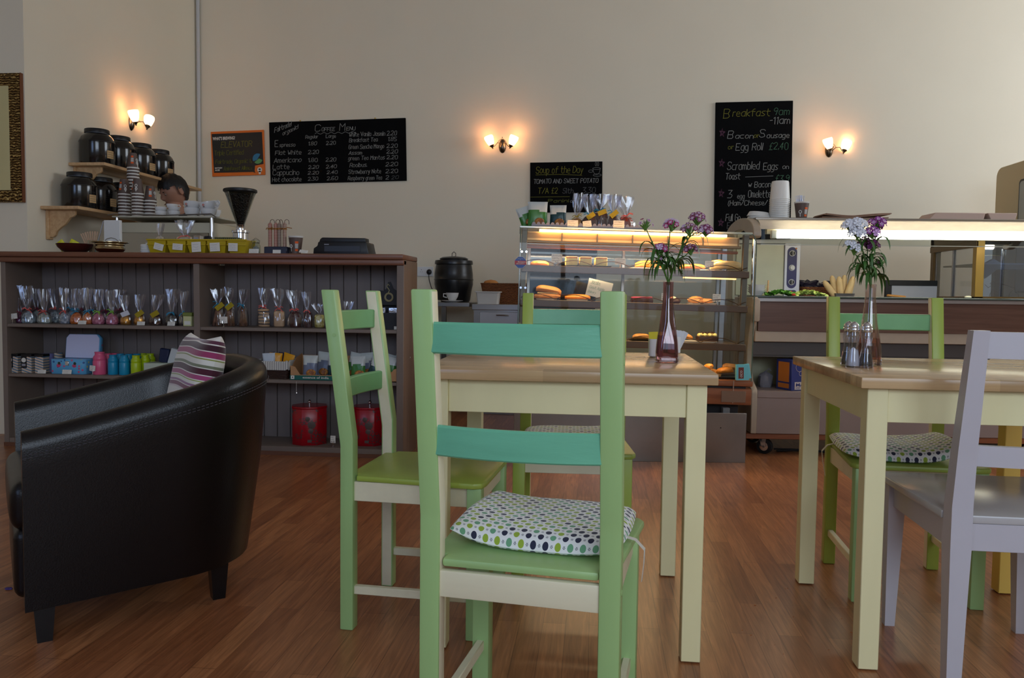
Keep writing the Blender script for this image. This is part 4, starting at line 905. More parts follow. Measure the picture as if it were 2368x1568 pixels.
# takeaway cup
CUPB = mat('brown_cup_card', (92, 74, 66), .5); CUPW = mat('cup_white', (224, 222, 216), .4); CUPO = mat('cup_orange', (226, 92, 20), .45)
def cup_parts(T_, h=.108, r0=.029, r1=.042, inv=False, fork=0):
    """brown card cup with white rolled rim, orange lettering blocks and a white keyring emblem"""
    R_ = (Matrix.Translation((0, 0, h)) @ Matrix.Rotation(PI, 4, 'X')) if inv else Matrix()
    b = MB(); b.lathe([(.0001, .004), (r0-.002, .004), (r0, 0), (r0, .004), (r1-.001, h-.009)], CUPB, 28, cap=False); b.xf(R_); b.build('sleeve', T_)
    b = MB(); b.lathe([(r1-.0012, h-.010), (r1, h-.004), (r1+.0018, h-.002), (r1+.0005, h), (r1-.002, h-.002), (r1-.004, h-.03), (r0-.001, .01)], CUPW, 28, cap=False); b.xf(R_); b.build('rim', T_)
    b = MB()
    def patch(a0, a1, z0, z1, m, off=.0006):
        for i in range(4):
            aa = a0+(a1-a0)*i/4; ab = a0+(a1-a0)*(i+1)/4; pts = []
            for a, z in ((aa, z0), (ab, z0), (ab, z1), (aa, z1)):
                rr = r0+(r1-.001-r0)*(z/(h-.016))+off; pts.append((rr*math.cos(a), rr*math.sin(a), z))
            b.quad(pts, m)
    A = PI/2 if inv else -PI/2
    patch(A+.25, A+.75, .020, .032, CUPO)
    for z in (.036, .043, .050, .057):
        for j in range(4): patch(A+.25+j*.13, A+.25+j*.13+.10, z, z+.005, CUPW)
    patch(A+.25, A+.75, .064, .076, CUPO)
    b.xf(R_); b.build('lettering', T_)
    b = MB()
    pts = []
    for k in range(16):
        a = A-.45+.20*math.cos(k*PI/8); z = .048+.009*math.sin(k*PI/8); rr = r0+(r1-.001-r0)*(z/(h-.016))+.0008; pts.append((rr*math.cos(a), rr*math.sin(a), z))
    b.tube(pts, .0022, CUPW, 5, closed=True)
    patch(A-.52, A-.38, .018 if not inv else .056, .040 if not inv else .088, CUPW, .0009); b.xf(R_); b.build('emblem', T_)
T = thing('takeaway_cup', 'single brown paper cup standing upright beside the candy canes', 'cup', top(684, 4.55)); cup_parts(T)
price_card(702, 582, 4.47, CT, .05, .022, 'price card leaning flat beside the brown paper cup', .1, -.7)
# till
q = top(796, 4.58); T = thing('receipt_till', 'black till with a flip-up screen seen from the back', 'till', q)
b = MB(); b.prism([(-.168, 0), (.168, 0), (.160, .028), (.150, .075), (-.138, .075), (-.142, .052), (-.152, .045), (-.165, .038)], 'y', -.06, .10, BLACKP, .006, 2); b.build('body', T)
b = MB(); b.prism([(-.138, .072), (.142, .072), (.140, .098), (-.118, .101), (-.130, .092)], 'y', -.045, .03, BLACKP, .004, 2); b.build('screen_housing', T)
b = MB(); b.box((-.10, -.0625, .018), (.115, -.060, .052), mat('dark_grey_panel', (42, 42, 46), .35), .001); b.box((-.10, -.0618, .057), (-.072, -.0605, .062), mat('grey_print')); b.build('rear_panel', T)

# ---------------------------------------------------------------- barista bench behind the counter
T = thing('work_bench', 'steel work bench behind the shelf counter under the coffee machine', 'bench', (0, 0, 0))
b = MB(); b.box((-3.58, 5.0, .88), (-2.02, 5.62, .92), STEELD, .003); b.build('bench_top', T)
for x in (-3.54, -2.08):
    for y in (5.05, 5.57): b = MB(); b.box((x-.02, y-.02, 0), (x+.02, y+.02, .88), STEELD); b.build('leg', T)
# coffee machine: back turned to the room
zt = P(400, 499, Y=5.12).z; xm0 = P(258, 520, Y=5.12).x; xm1 = P(497, 520, Y=5.12).x
T = thing('espresso_machine', 'espresso machine with pale steel back and cups on top', 'coffee machine', ((xm0+xm1)/2, 5.36, .92)); hw = (xm1-xm0)/2; hm = zt-.92
PALE = mat('pale_machine_panel', (196, 188, 164), .4); 
b = MB(); b.box((-hw+.02, -.20, .05), (hw-.02, .18, hm-.04), PALE, .01, 2); b.build('body', T)
b = MB(); b.box((-hw+.022, -.209, .08), (hw-.06, -.20, hm-.11), mat('mirror_steel', (170, 168, 160), .16, metal=1), .003); b.build('back_panel', T)
b = MB(); b.box((-hw, -.24, hm-.012), (hw, .22, hm), mat('cup_warmer', (206, 200, 180), .35), .004); b.tube([(-hw-.02, -.25, hm+.004), (-hw+.03, -.25, hm+.012), (0, -.25, hm+.002), (hw-.02, -.25, hm+.012), (hw+.015, -.25, hm-.01)], .004, STEEL, 6); b.build('cup_warmer', T)
for sx in (-1, 1):
    b = MB(); b.cyl((sx*(hw-.03), -.225, .06), (sx*(hw-.03), -.225, hm-.012), .012, CHROME, n=12); b.build('pillar', T)
    for y in (-.15, .13): b = MB(); b.cyl((sx*(hw-.08), y, 0), (sx*(hw-.08), y, .05), .018, BLACKP); b.build('foot', T)
b = MB(); b.tube([(hw+.0, -.1, .30), (hw+.04, -.12, .38), (hw+.12, -.14, .39), (hw+.17, -.14, .33), (hw+.19, -.14, .26)], .004, BLACKP, 6); b.build('hose', T)
zc = zt+.0005
# inverted cups stacked on the machine
def cup_stack(px, Y, z0, n, rz, where):
    x = P(px, 480, Y=Y).x; first = None
    for k in range(n):
        lab = ('uppermost brown cup of the upside-down stack '+where) if k == n-1 else ('brown cup nested in the upside-down stack '+where)
        if first is None: T_ = thing('takeaway_cup', lab, 'cup', (x, Y, z0), rz, 'upside-down cups '+where); cup_parts(T_, .108, .027, .041, True); first = T_
        else:
            T_ = copy_tree(first); T_.location = (x+random.Random(k).uniform(-.001, .001), Y, z0+.0215*k); T_['label'] = lab; T_['group'] = 'upside-down cups '+where
    return z0+.0215*(n-1)+.108
random.seed(4)
za = cup_stack(288, 5.24, zc, 8, .3, 'nearest the black jars')
zb = cup_stack(319, 5.22, zc, 8, -.2, 'in the middle of the machine'); cup_stack(348, 5.26, zc, 6, 1.0, 'beside the barista')
x_ = P(310, 400, Y=5.34).x
b = MB(); b.box((-.05, -.045, 0), (.05, .045, .004), mat('steel_plate', (150, 150, 150), .3, metal=1)); 
cup_stack(309, 5.33, zc, 17, .9, 'behind and above the others')
b.bm.free()
# china cups
def china(lab, px, Y, z, r, h, rz, logo=True, tilt=0, grp='white china cups on the machine', handle=True):
    x = P(px, 480, Y=Y).x; T_ = thing('coffee_cup', lab, 'cup', (x, Y, z), rz, grp)
    b = MB(); b.lathe([(.0001, .002), (r*.5, .002), (r*.52, 0), (r*.56, .003), (r*.86, h*.35), (r*.97, h*.7), (r, h), (r*.95, h), (r*.91, h*.7), (r*.8, h*.36), (r*.5, .008), (.0001, .007)], CERAM, 30, cap=False)
    if tilt: b.xf(Matrix.Rotation(tilt, 4, 'Y'))
    b.build('bowl', T_, ang=60)
    if handle:
        b = MB(); b.tube([(r*.90, 0, h*.85), (r*1.25, 0, h*.92), (r*1.42, 0, h*.62), (r*1.2, 0, h*.34), (r*.86, 0, h*.38)], r*.085, CERAM, 8); 
        if tilt: b.xf(Matrix.Rotation(tilt, 4, 'Y'))
        b.build('handle', T_, ang=70)
    if logo:
        b = MB(); R_ = Matrix.Rotation(-rz, 4, 'Z'); lm = R_ @ Matrix.Translation((-.012, -r*.995, h*.62)) @ Matrix.Rotation(PI/2, 4, 'X')
        b.lathe([(.0001, 0), (.007, 0), (.007, .0012), (.0001, .0012)], mat('red_logo', (190, 60, 30), .5), 12, mx=lm); b.lathe([(.0001, .0012), (.003, .0012), (.003, .0018), (.0001, .0018)], CERAM, 8, mx=lm @ Matrix.Translation((.001, 0, 0)))
        b.box((-.016, -r*.97, h*.36), (-.004, -r*.94, h*.44), mat('brown_print', (90, 50, 40), .5), mx=R_); b.build('logo', T_)
for px, Y, z, lab in ((372, 5.18, 0, 'small white cup lowest beside the brown cup stacks'), (372, 5.18, .028, 'small white cup stacked beside the brown cup stacks'), (403, 5.18, 0, 'small white cup lowest, next to the large cups'), (403, 5.18, .028, 'small white cup stacked next to the large cups'), (398, 5.26, .056, 'small white cup topmost between the small stacks')):
    china(lab, px, Y, zc+z, .038, .036, .4, False, handle=z == .056)
b = MB(); b.box((-.03, -.03, 0), (.03, .03, .0555), CERAM, .01); b.lathe([(.0001, 0), (.036, 0), (.036, .0555), (.0001, .0555)], CERAM, 20); tag(b.build('china_cup_stack_base', loc=(P(398, 480, Y=5.26).x, 5.26, zc)), 'white upturned pot carrying the topmost small cup', 'pot')
bpy.data.objects['china_cup_stack_base'].name = 'china_pot'
china('large white cup with red logo on top, nearest the small cups', 444, 5.17, zc+.042, .054, .058, .15); china('large white cup under the logo cup, nearest the small cups', 444, 5.17, zc, .052, .055, 2.6, False)
china('tilted large white cup with red logo and round handle', 483, 5.17, zc+.036, .054, .058, .1, True, -.2); china('large white cup beneath the tilted one', 483, 5.17, zc, .052, .048, 2.9, False); china('large white cup leaning at the back of the machine', 493, 5.29, zc+.05, .052, .055, -.3, False, -.35)
china('white cup beneath the leaning one at the back', 493, 5.29, zc, .052, .055, 1.9, False)
# grinder
x = P(556, 500, Y=5.15).x; T = thing('coffee_grinder', 'coffee grinder with a tall funnel hopper full of dark beans', 'grinder', (x, 5.15, .92)); z0 = P(556, 521, Y=5.15).z-.92; z1 = P(556, 436, Y=5.15).z-.92
b = MB(); b.box((-.09, -.11, 0), (.09, .12, .30), mat('grinder_body', (150, 150, 152), .3, metal=1), .012, 3); b.build('body', T)
b = MB(); b.lathe([(.05, .30), (.05, z0-.055), (.058, z0-.05), (.058, z0-.035), (.028, z0-.03), (.026, z0), (.028, z0+.003)], CHROME, 32); b.build('collar', T)
b = MB(); b.lathe([(.026, z0+.001), (.104, z1-.02), (.106, z1-.018), (.101, z1-.018), (.023, z0+.004)], CASEG, 40, cap=False); b.build('hopper', T)
BEAN = lumpy('coffee_beans', (20, 13, 11), (44, 28, 22), 110, .4); b = MB(); b.lathe([(.0001, z0+.006), (.0235, z0+.006), (.092, z1-.042), (.0001, z1-.038)], BEAN, 36); b.build('coffee_beans', T)
b = MB(); b.lathe([(.0001, z1-.004), (.10, z1-.004), (.108, z1-.008), (.110, z1-.018), (.108, z1-.024), (.102, z1-.025), (.100, z1-.03), (.0001, z1-.03)], BLACKP, 40); b.build('lid', T)

# ---------------------------------------------------------------- wall shelves with black jars
def bracket_shelf(lab, z, y0, y1):
    T_ = thing('wall_shelf', lab, 'shelf', (XL, y0, z), 0, 'pine shelves with scrolled brackets'); L = y1-y0
    b = MB(); b.box((0, 0, -.022), (.265, L, 0), PINE, .004, 2); b.build('board', T_)
    for yy in (.06, L-.10):
        pr = [(0, -.022), (.20, -.022), (.20, -.05), (.185, -.065), (.165, -.07), (.15, -.09), (.13, -.115), (.10, -.135), (.07, -.16), (.06, -.185), (.045, -.2), (.0, -.2)]
        b = MB(); b.prism(pr, 'y', yy, yy+.022, PINE, .002); b.build('bracket', T_)
        b = MB(); b.box((0, yy-.012, -.215), (.022, yy+.034, -.022), PINE, .003); b.build('wall_batten', T_)
    return T_
zl = P(169, 474, X=-3.35).z; zu = P(237, 374, X=-3.35).z
bracket_shelf('lower pine shelf on the side wall carrying black jars', zl, 4.90, 5.76); bracket_shelf('upper pine shelf on the side wall carrying black jars', zu, 5.19, 6.55)
def jar(x, Y, z, r, h, lab, side=1.4):
    T_ = thing('storage_jar', lab, 'jar', (x, Y, z), 0, 'black catering jars')
    b = MB(); b.lathe([(.0001, 0), (r*.97, 0), (r, .006), (r, h*.60), (r*1.02, h*.61), (r*1.02, h*.63), (r*.99, h*.66), (r*.88, h*.77), (r*.72, h*.85), (r*.64, h*.87)], BLACKG, 40, cap='bottom'); b.build('body', T_)
    b = MB(); b.lathe([(r*.64, h*.865), (r*.645, h*.87), (r*.645, h*.88), (r*.64, h*.882)], mat('jar_seal', (120, 124, 130), .4), 36, cap=False); b.build('seal_ring', T_)
    b = MB(); b.lathe([(r*.70, h*.88), (r*.70, h*.975), (r*.68, h*.99), (.0001, h)], BLACKP, 40, cap=False); b.build('lid', T_)
    b = MB(); n = 6
    a0 = -PI/2+side-.28
    for i in range(n):
        a, c = a0+.5*i/n, a0+.5*(i+1)/n; rr = r+.0012
        b.quad([(rr*math.cos(a), rr*math.sin(a), h*.16), (rr*math.cos(c), rr*math.sin(c), h*.16), (rr*math.cos(c), rr*math.sin(c), h*.38), (rr*math.cos(a), rr*math.sin(a), h*.38)], mat('kraft_label', (196, 160, 110), .7))
    for j in range(3):
        for i in range(n-1):
            a, c = a0+.04+.5*i/n, a0+.04+.5*(i+1)/n-.02; rr = r+.0018; zq = h*(.33-.06*j)
            b.quad([(rr*math.cos(a), rr*math.sin(a), zq-.0015), (rr*math.cos(c), rr*math.sin(c), zq-.0015), (rr*math.cos(c), rr*math.sin(c), zq+.0015), (rr*math.cos(a), rr*math.sin(a), zq+.0015)], INKD)
    b.build('paper_label', T_)
jh = .245
for k, (Y, lab) in enumerate(((5.11, 'black jar at the near end of the lower shelf'), (5.34, 'black jar second along the lower shelf'), (5.62, 'black jar third along the lower shelf, partly behind cups'))): jar(-3.475, Y, zl, .112, jh, lab)
for k, (Y, lab) in enumerate(((5.31, 'black jar at the near end of the upper shelf'), (5.56, 'black jar second along the upper shelf'), (5.84, 'black jar third along the upper shelf, behind the tall cup stack'), (6.10, 'black jar at the far end of the upper shelf below the wall lamp'))): jar(-3.475, Y, zu, .115, jh, lab)

# ---------------------------------------------------------------- person
SKIN = mat('skin', (168, 122, 100), .5, spec=.4); HAIR = mat('dark_hair', (16, 13, 13), .5, bump=1, bscale=120, vstretch=(1, 1, .25)); SHIRT = mat('dark_shirt', (36, 36, 42), .8); TROU = mat('dark_trousers', (30, 32, 42), .8)
hp = P(402, 444, Y=6.0); T = thing('person', 'dark-haired person in a dark shirt bending over the coffee machine', 'person', (hp.x, 6.0, 0), 0); HZ = hp.z
def skin_body(name, nodes, edges, m, parent, root=0, sub=2):
    me = bpy.data.meshes.new(name); me.from_pydata([n[:3] for n in nodes], edges, []); me.materials.append(m)
    o = bpy.data.objects.new(name, me); COL.objects.link(o); o.parent = parent
    o.modifiers.new('k', 'SKIN'); 
    for i, n in enumerate(nodes):
        r = n[3]; me.skin_vertices[0].data[i].radius = (r, r if len(n) < 5 else n[4]); me.skin_vertices[0].data[i].use_root = i == root
    s = o.modifiers.new('s', 'SUBSURF'); s.levels = sub; s.render_levels = sub
    return o
# head: a sculpted ball facing towards -x, tipped down
def headmesh():
    b = MB(); q = bmesh.ops.create_uvsphere(b.bm, u_segments=40, v_segments=28, radius=1)
    for v in q['verts']:
        x, y, z = v.co; front = max(0, -y)
        X = x*.076; Y_ = y*.097; Z = z*.118
        if z < 0: k = 1+z*.22*(1+.3*front); X *= k; Y_ *= (1+z*.10)
        if z < -.3 and y < 0: Y_ -= .012*min(1, (-z-.3)*2.4)*front          # chin
        if y < -.5:
            Y_ *= .97
            nz = math.exp(-((z+.12)/.20)**2)*math.exp(-(x/.16)**2); Y_ -= .024*nz        # nose
            Y_ -= .006*math.exp(-((z-.22)/.08)**2)*math.exp(-(x/.6)**2)                   # brow
            for sx in (-1, 1): Y_ += .010*math.exp(-((z-.06)/.10)**2)*math.exp(-((x-sx*.34)/.16)**2)  # eye sockets
            Y_ -= .006*math.exp(-((z+.46)/.045)**2)*math.exp(-(x/.28)**2); Y_ -= .006*math.exp(-((z+.57)/.05)**2)*math.exp(-(x/.24)**2); Y_ += .006*math.exp(-((z+.515)/.02)**2)*math.exp(-(x/.3)**2)
        v.co = (X, Y_, Z)
    b._fin(list(b.bm.faces), SKIN)
    for sx in (-1, 1):   # ears
        M4 = Matrix.Translation((sx*.078, .012, -.006)) @ Matrix.Rotation(sx*.35, 4, 'Z')
        b.lathe([(.0001, -.006), (.020, -.004), (.026, .004), (.024, .010), (.018, .006), (.0001, .002)], SKIN, 16, mx=M4 @ Matrix.Rotation(sx*PI/2, 4, 'Y'), sx=1.25, sy=.8)
        b.ball((sx*.028, -.0735, .006), .0125, mat('eye_white', (170, 140, 124), .5), 2); b.ball((sx*.028, -.0800, .001), .0065, HAIR, 1, (1.7, 1, .5)); b.ball((sx*.030, -.088, .026), .006, HAIR, 1, (2.8, .8, .55))
    return b
hm_ = Matrix.Translation((0, 0, HZ+.004)) @ Matrix.Scale(1.06, 4) @ Matrix.Rotation(math.radians(-38), 4, 'Z') @ Matrix.Rotation(math.radians(28), 4, 'X')
# body with neck and arms reaching down to the machine
bz = HZ-.10
nodes = [(0.10, .12, 1.0, .15, .11), (.09, .12, 1.22, .16, .11), (.06, .08, bz-.19, .17, .10), (.03, .04, bz-.08, .07, .06), (0, .0, bz+.01, .055, .058), (0, 0, bz+.07, .045, .05),
  (.22, .06, bz-.16, .065, .065), (.30, -.06, bz-.42, .045, .045), (.16, -.26, bz-.50, .035, .035), (.10, -.33, bz-.51, .028, .03),
  (-.14, .04, bz-.16, .065, .065), (-.20, -.10, bz-.42, .045, .045), (-.10, -.28, bz-.52, .035, .035), (-.05, -.34, bz-.53, .028, .03),
  (.19, .13, .90, .09, .09), (.20, .12, .50, .062, .062), (.20, .16, .09, .045, .045), (.20, .04, .045, .04, .03),
  (.01, .13, .90, .09, .09), (.0, .12, .50, .062, .062), (.0, .16, .09, .045, .045), (.0, .04, .045, .04, .03)]
edges = [(0, 1), (1, 2), (2, 3), (3, 4), (4, 5), (2, 6), (6, 7), (7, 8), (8, 9), (2, 10), (10, 11), (11, 12), (12, 13), (0, 14), (14, 15), (15, 16), (16, 17), (0, 18), (18, 19), (19, 20), (20, 21)]
bo = skin_body('body', nodes, edges, SKIN, T)
dg = bpy.context.evaluated_depsgraph_get(); me2 = bpy.data.meshes.new_from_object(bo.evaluated_get(dg)); bo.modifiers.clear()
b = headmesh(); b.xf(hm_); b.bm.from_mesh(me2); b._fin(list(b.bm.faces), SKIN) if False else None
for f in b.bm.faces: f.smooth = True
def finger(b, base, d, ln, r):
    pts = [Vector(base)]; d = Vector(d)
    for k in range(3): d = (d+Vector((0, 0, -.28))).normalized(); pts.append(pts[-1]+d*ln/3)
    b.tube(pts, [r, r*.95, r*.85, r*.6], SKIN, 8)
for hx, hy, hz, s in ((.10, -.33, bz-.51, 1), (-.05, -.34, bz-.53, -1)):
    b.ball((hx, hy-.035, hz-.004), .034, SKIN, 2, (1.05, 1.3, .5))
    for k, ln in enumerate((.062, .072, .078, .070)): finger(b, (hx+(k-1.5)*.017, hy-.07, hz-.004), ((k-1.5)*.06, -1, -.1), ln, .0085)
    finger(b, (hx-s*.028, hy-.02, hz-.004), (-s*.8, -.6, -.2), .06, .010)
bpy.data.objects.remove(bo); b.build('body', T, norm=False, ang=80)
def clothes(name, nd, ed, m):
    o = skin_body(name, nd, ed, m, T); return o
g_ = .014
clothes('shirt', [(n[0], n[1], n[2], n[3]+g_, (n[4] if len(n) > 4 else n[3])+g_) for n in nodes[:4]]+[(n[0], n[1], n[2], n[3]+g_) for n in (nodes[6], nodes[7], nodes[10], nodes[11])], [(0, 1), (1, 2), (2, 3), (2, 4), (4, 5), (2, 6), (6, 7)], SHIRT)
clothes('trousers', [(n[0], n[1], n[2], n[3]+g_, (n[4] if len(n) > 4 else n[3])+g_) for n in (nodes[0], nodes[14], nodes[15], nodes[16], nodes[18], nodes[19], nodes[20])], [(0, 1), (1, 2), (2, 3), (0, 4), (4, 5), (5, 6)], TROU)
for sx in (.2, 0.0):
    b = MB(); b.prism([(-.05, -.14), (.05, -.14), (.05, .12), (-.05, .12)], 'z', 0, .08, BLACKP, .03, 3); b.xf(Matrix.Translation((sx, .12, 0))); b.build('shoe', T)
b = MB(); q = bmesh.ops.create_uvsphere(b.bm, u_segments=48, v_segments=32, radius=1)
for v in q['verts']:
    x, y, z = v.co; n_ = noise.noise(Vector((x*5, y*5, z*3)))*.05+noise.noise(Vector((x*14, y*14, z*6)))*.03
    v.co = (x*.088*(1+n_), y*.108*(1+n_)+.004, z*.124*(1+n_)+.010)
kill = [v for v in b.bm.verts if (v.co.y < -.022 and v.co.z < .040+.008*math.sin(v.co.x*70)) or v.co.z < (-.105 if v.co.y > .03 else -.06) or (abs(v.co.x) > .05 and v.co.y < .022 and v.co.z < -.002)]
bmesh.ops.delete(b.bm, geom=kill, context='VERTS'); b._fin(list(b.bm.faces), HAIR); b.xf(hm_); b.build('hair', T, norm=False, ang=80)

# ---------------------------------------------------------------- wall lamps
SHADE = mat('lit_frosted_glass', (255, 206, 150), .4, emit=3.6, alpha=.72)
def sconce(lab, loc, rz, turn=0):
    """two-arm wall lamp, plate on the wall plane y=0, room side is -y"""
    T_ = thing('wall_lamp', lab, 'wall lamp', loc, rz, 'two-armed wall lamps with frosted shades')
    b = MB(); b.lathe([(.0001, .026), (.012, .025), (.026, .016), (.033, .006), (.035, 0), (.0001, 0)], PEWTER, 28, mx=Matrix.Rotation(PI/2, 4, 'X'), sx=.95, sy=1.75); b.build('wall_plate', T_)
    b = MB(); b.tube([(-.045, -.05, .01), (-.03, -.03, .04), (-.012, -.02, .055), (0, -.018, .062), (.012, -.02, .055), (.03, -.03, .04), (.045, -.05, .01)], .0018, PEWTER, 6); b.ball((0, -.018, .072), .005, PEWTER, 1); b.build('scroll', T_)
    for s in (-1, 1):
        R_ = Matrix.Rotation(turn, 4, 'Z')
        b = MB(); b.tube([(s*.008, -.024, -.01), (s*.012, -.06, .012), (s*.035, -.08, .014), (s*.055, -.085, -.012), (s*.072, -.085, -.022)], .0035, PEWTER, 8)
        tip = Vector((s*.076, -.085, -.028)); ax = Matrix.Translation(tip) @ Matrix.Rotation(s*.38, 4, 'Y')
        b.lathe([(.0001, -.012), (.006, -.010), (.005, -.004), (.011, .006), (.023, .022), (.0001, .020)], PEWTER, 16, mx=ax); b.xf(R_); b.build('arm', T_)
        b = MB(); b.lathe([(.021, .022), (.031, .045), (.038, .075), (.040, .092), (.037, .104), (.034, .104), (.036, .09), (.030, .05), (.017, .024)], SHADE, 24, mx=ax, cap=False); b.xf(R_); b.build('lamp_shade', T_)
        l = bpy.data.lights.new('bulb', 'POINT'); l.energy = .5; l.color = (1, .66, .34); l.shadow_soft_size = .035
        lo = bpy.data.objects.new('bulb', l); COL.objects.link(lo); lo.parent = T_; lo.location = R_ @ (ax @ Vector((0, 0, .062)))
    return T_
def onwall(px, py): q = P(px, py, Y=YW); return (q.x, YW-.001, q.z)
sconce('two-armed wall lamp beside the coffee menu board, above the black soup pot', onwall(1162, 338), 0)
sconce('two-armed wall lamp beside the tall breakfast board, twisted on its plate', onwall(1917, 347), 0, .55)
q = P(303, 284, X=XL); sconce('two-armed wall lamp on the side wall above the black jars', (XL+.001, q.y, q.z), PI/2)

# ---------------------------------------------------------------- boards on the wall
def board(lab, tl, br, name='chalkboard', thick=.016, yw=YW, m=BOARD, tilt=0):
    a = P(*tl, Y=yw-thick); c = P(*br, Y=yw-thick); W_, H_ = c.x-a.x, a.z-c.z
    T_ = thing(name, lab, 'board', (a.x, yw-thick-.001, a.z)); T_.rotation_euler = (0, tilt, 0); b = MB(); b.box((0, 0, -H_), (W_, thick, 0), m, .002); b.build('panel', T_); return T_, W_, H_
def chalk(T_, W_, H_, lines, name='chalk_writing'):
    by = {}
    for ln in lines:
        x, y, h, wd, txt, m = ln[:6]; sl = ln[6] if len(ln) > 6 else 0
        b = by.setdefault(m, MB()); write(b, txt, (x*W_, -.002, -y*H_), XA, ZA, h*H_, m, wd=.0042 if H_ > .3 else .003, width=wd*W_, seed=len(txt)+int(y*90), slope=sl)
    for m, b in by.items(): b.build(name, T_)
T, W_, H_ = board('long black coffee menu board with chalk prices', (622, 283), (937, 425)); T.rotation_euler = (0, -.022, 0)
CW, CD = CHALKW, CHALKD
L = [(.04, .17, .075, .13, 'Fairtrade!', CW, .35), (.10, .22, .06, .12, 'organic!', CW, .4), (.34, .17, .105, .05, 'C', CW), (.39, .17, .055, .10, 'OFFEE', CW), (.52, .17, .115, .05, 'M', CW), (.57, .17, .055, .07, 'ENU', CW),
 (.27, .28, .05, .095, 'Regular', CW), (.42, .28, .05, .075, 'Large', CW), (.04, .40, .10, .03, 'E', CW), (.075, .40, .055, .12, 'spresso', CW), (.29, .39, .055, .065, '1.80', CW), (.42, .39, .055, .075, '2.20', CW),
 (.04, .53, .065, .20, 'Flat White', CW), (.285, .53, .06, .085, '2.20', CW), (.03, .655, .075, .21, 'Americano', CW), (.285, .66, .06, .075, '1.80', CW), (.415, .66, .06, .08, '2.20', CW), (.02, .76, .07, .13, 'Latte', CW), (.285, .77, .055, .08, '2.20', CW), (.415, .77, .055, .085, '2.40', CW),
 (.02, .86, .08, .20, 'Cappucino', CW), (.28, .86, .05, .085, '2.20', CW), (.42, .86, .05, .085, '2.40', CW), (.015, .965, .065, .22, 'Hot chocolate', CW), (.28, .96, .055, .08, '2.30', CW), (.42, .96, .055, .085, '2.60', CW),
 (.59, .27, .065, .265, 'White Vanila Jasmin', CW), (.865, .27, .07, .075, '2.20', CW), (.59, .36, .06, .21, 'Breakfast Tea', CW), (.87, .36, .06, .07, '1.85', CW), (.585, .47, .065, .26, 'Green Sencha Mango', CW), (.86, .47, .06, .085, '2.20', CW), (.585, .56, .055, .10, 'Assam', CW), (.86, .56, .06, .085, '2.20', CW),
 (.58, .65, .06, .27, 'green Tea Mantos', CW), (.86, .65, .06, .085, '2.20', CW), (.59, .76, .06, .13, 'Rooibus.', CW), (.85, .76, .06, .095, '2.20', CW), (.58, .87, .065, .24, 'Strawberry Note', CW), (.85, .87, .06, .095, '2.20', CW), (.575, .97, .06, .25, 'Raspberry green Tea', CW), (.85, .97, .06, .03, '2', CW), (.89, .97, .055, .06, '20', CD)]
chalk(T, W_, H_, L)
b = MB(); ink(b, [[(W_*(.34+.3*i/40), -H_*(.205-.012*math.sin(i*.9))) for i in range(41)]], (0, -.0008, 0), XA, ZA, .004, CW); b.build('underline', T)
for fx in (.23, .78): b = MB(); b.cyl((W_*fx, .008, -.002), (W_*fx, .008, .012), .006, GOLD, n=10); b.build('hook', T)
# orange framed promo board
T, W_, H_ = board('orange-framed board reading ELEVATOR in yellow chalk', (487, 305), (610, 408), 'promo_board', m=ORANGE, tilt=-.03)
b = MB(); BI = mat('black_insert', (22, 24, 26), .5); b.prism([(.02*W_, -.05*H_), (.97*W_, -.05*H_), (.98*W_, -.76*H_), (.82*W_, -.79*H_), (.81*W_, -.9*H_), (.82*W_, -.955*H_), (.78*W_, -.93*H_), (.04*W_, -.92*H_)], 'y', -.0012, -.0002, BI); b.build('black_insert', T)
b = MB(); printed(b, "WHAT'S BREWING?", (.04*W_, -.0018, -.19*H_), XA, ZA, .068*H_, PAPER, .03, .42*W_); printed(b, 'MATTHEW', (.06*W_, -.0018, -.83*H_), XA, ZA, .03*H_, PAPER, .03, .14*W_); printed(b, 'ALGIE', (.06*W_, -.0018, -.88*H_), XA, ZA, .035*H_, PAPER, .03, .09*W_); b.build('printed_lettering', T)
chalk(T, W_, H_, [(.19, .36, .125, .60, 'ELEVATOR', CHALKY), (.06, .53, .10, .56, 'Triple Certified', CHALKO), (.07, .72, .085, .70, 'Fairtrade, Organic &', CHALKO), (.23, .875, .08, .54, 'Rainforest Alliance', CHALKO)])
b = MB()
for col, a0, a1, rr in (('logo_blue', 1.0, 3.6, 1), ('logo_green', 3.9, 6.0, .95)):
    cx, cz, R0 = .875*W_, -.64*H_, .095*W_; pts = [(cx+R0*rr*math.cos(a0+(a1-a0)*i/10), cz+R0*rr*math.sin(a0+(a1-a0)*i/10)) for i in range(11)]+[(cx+R0*.25*math.cos(a1+.5), cz+R0*.25*math.sin(a1+.5))]
    b.prism(pts, 'y', -.0022, -.0014, mat(col, (40, 120, 160) if 'blue' in col else (96, 160, 96), .5))
b.build('round_logo', T)
b = MB(); b.lathe([(.0001, 0), (.045*W_, 0), (.045*W_, .001), (.0001, .001)], PAPER, 20, mx=Matrix.Translation((.905*W_, -.0012, -.885*H_)) @ Matrix.Rotation(PI/2, 4, 'X')); b.box((.885*W_, -.0022, -.985*H_), (.925*W_, -.0012, -.91*H_), PAPER)
b.lathe([(.0001, .001), (.024*W_, .001), (.024*W_, .0016), (.0001, .0016)], BI, 14, mx=Matrix.Translation((.905*W_, -.0012, -.875*H_)) @ Matrix.Rotation(PI/2, 4, 'X'), sy=.55); b.build('head_emblem', T)
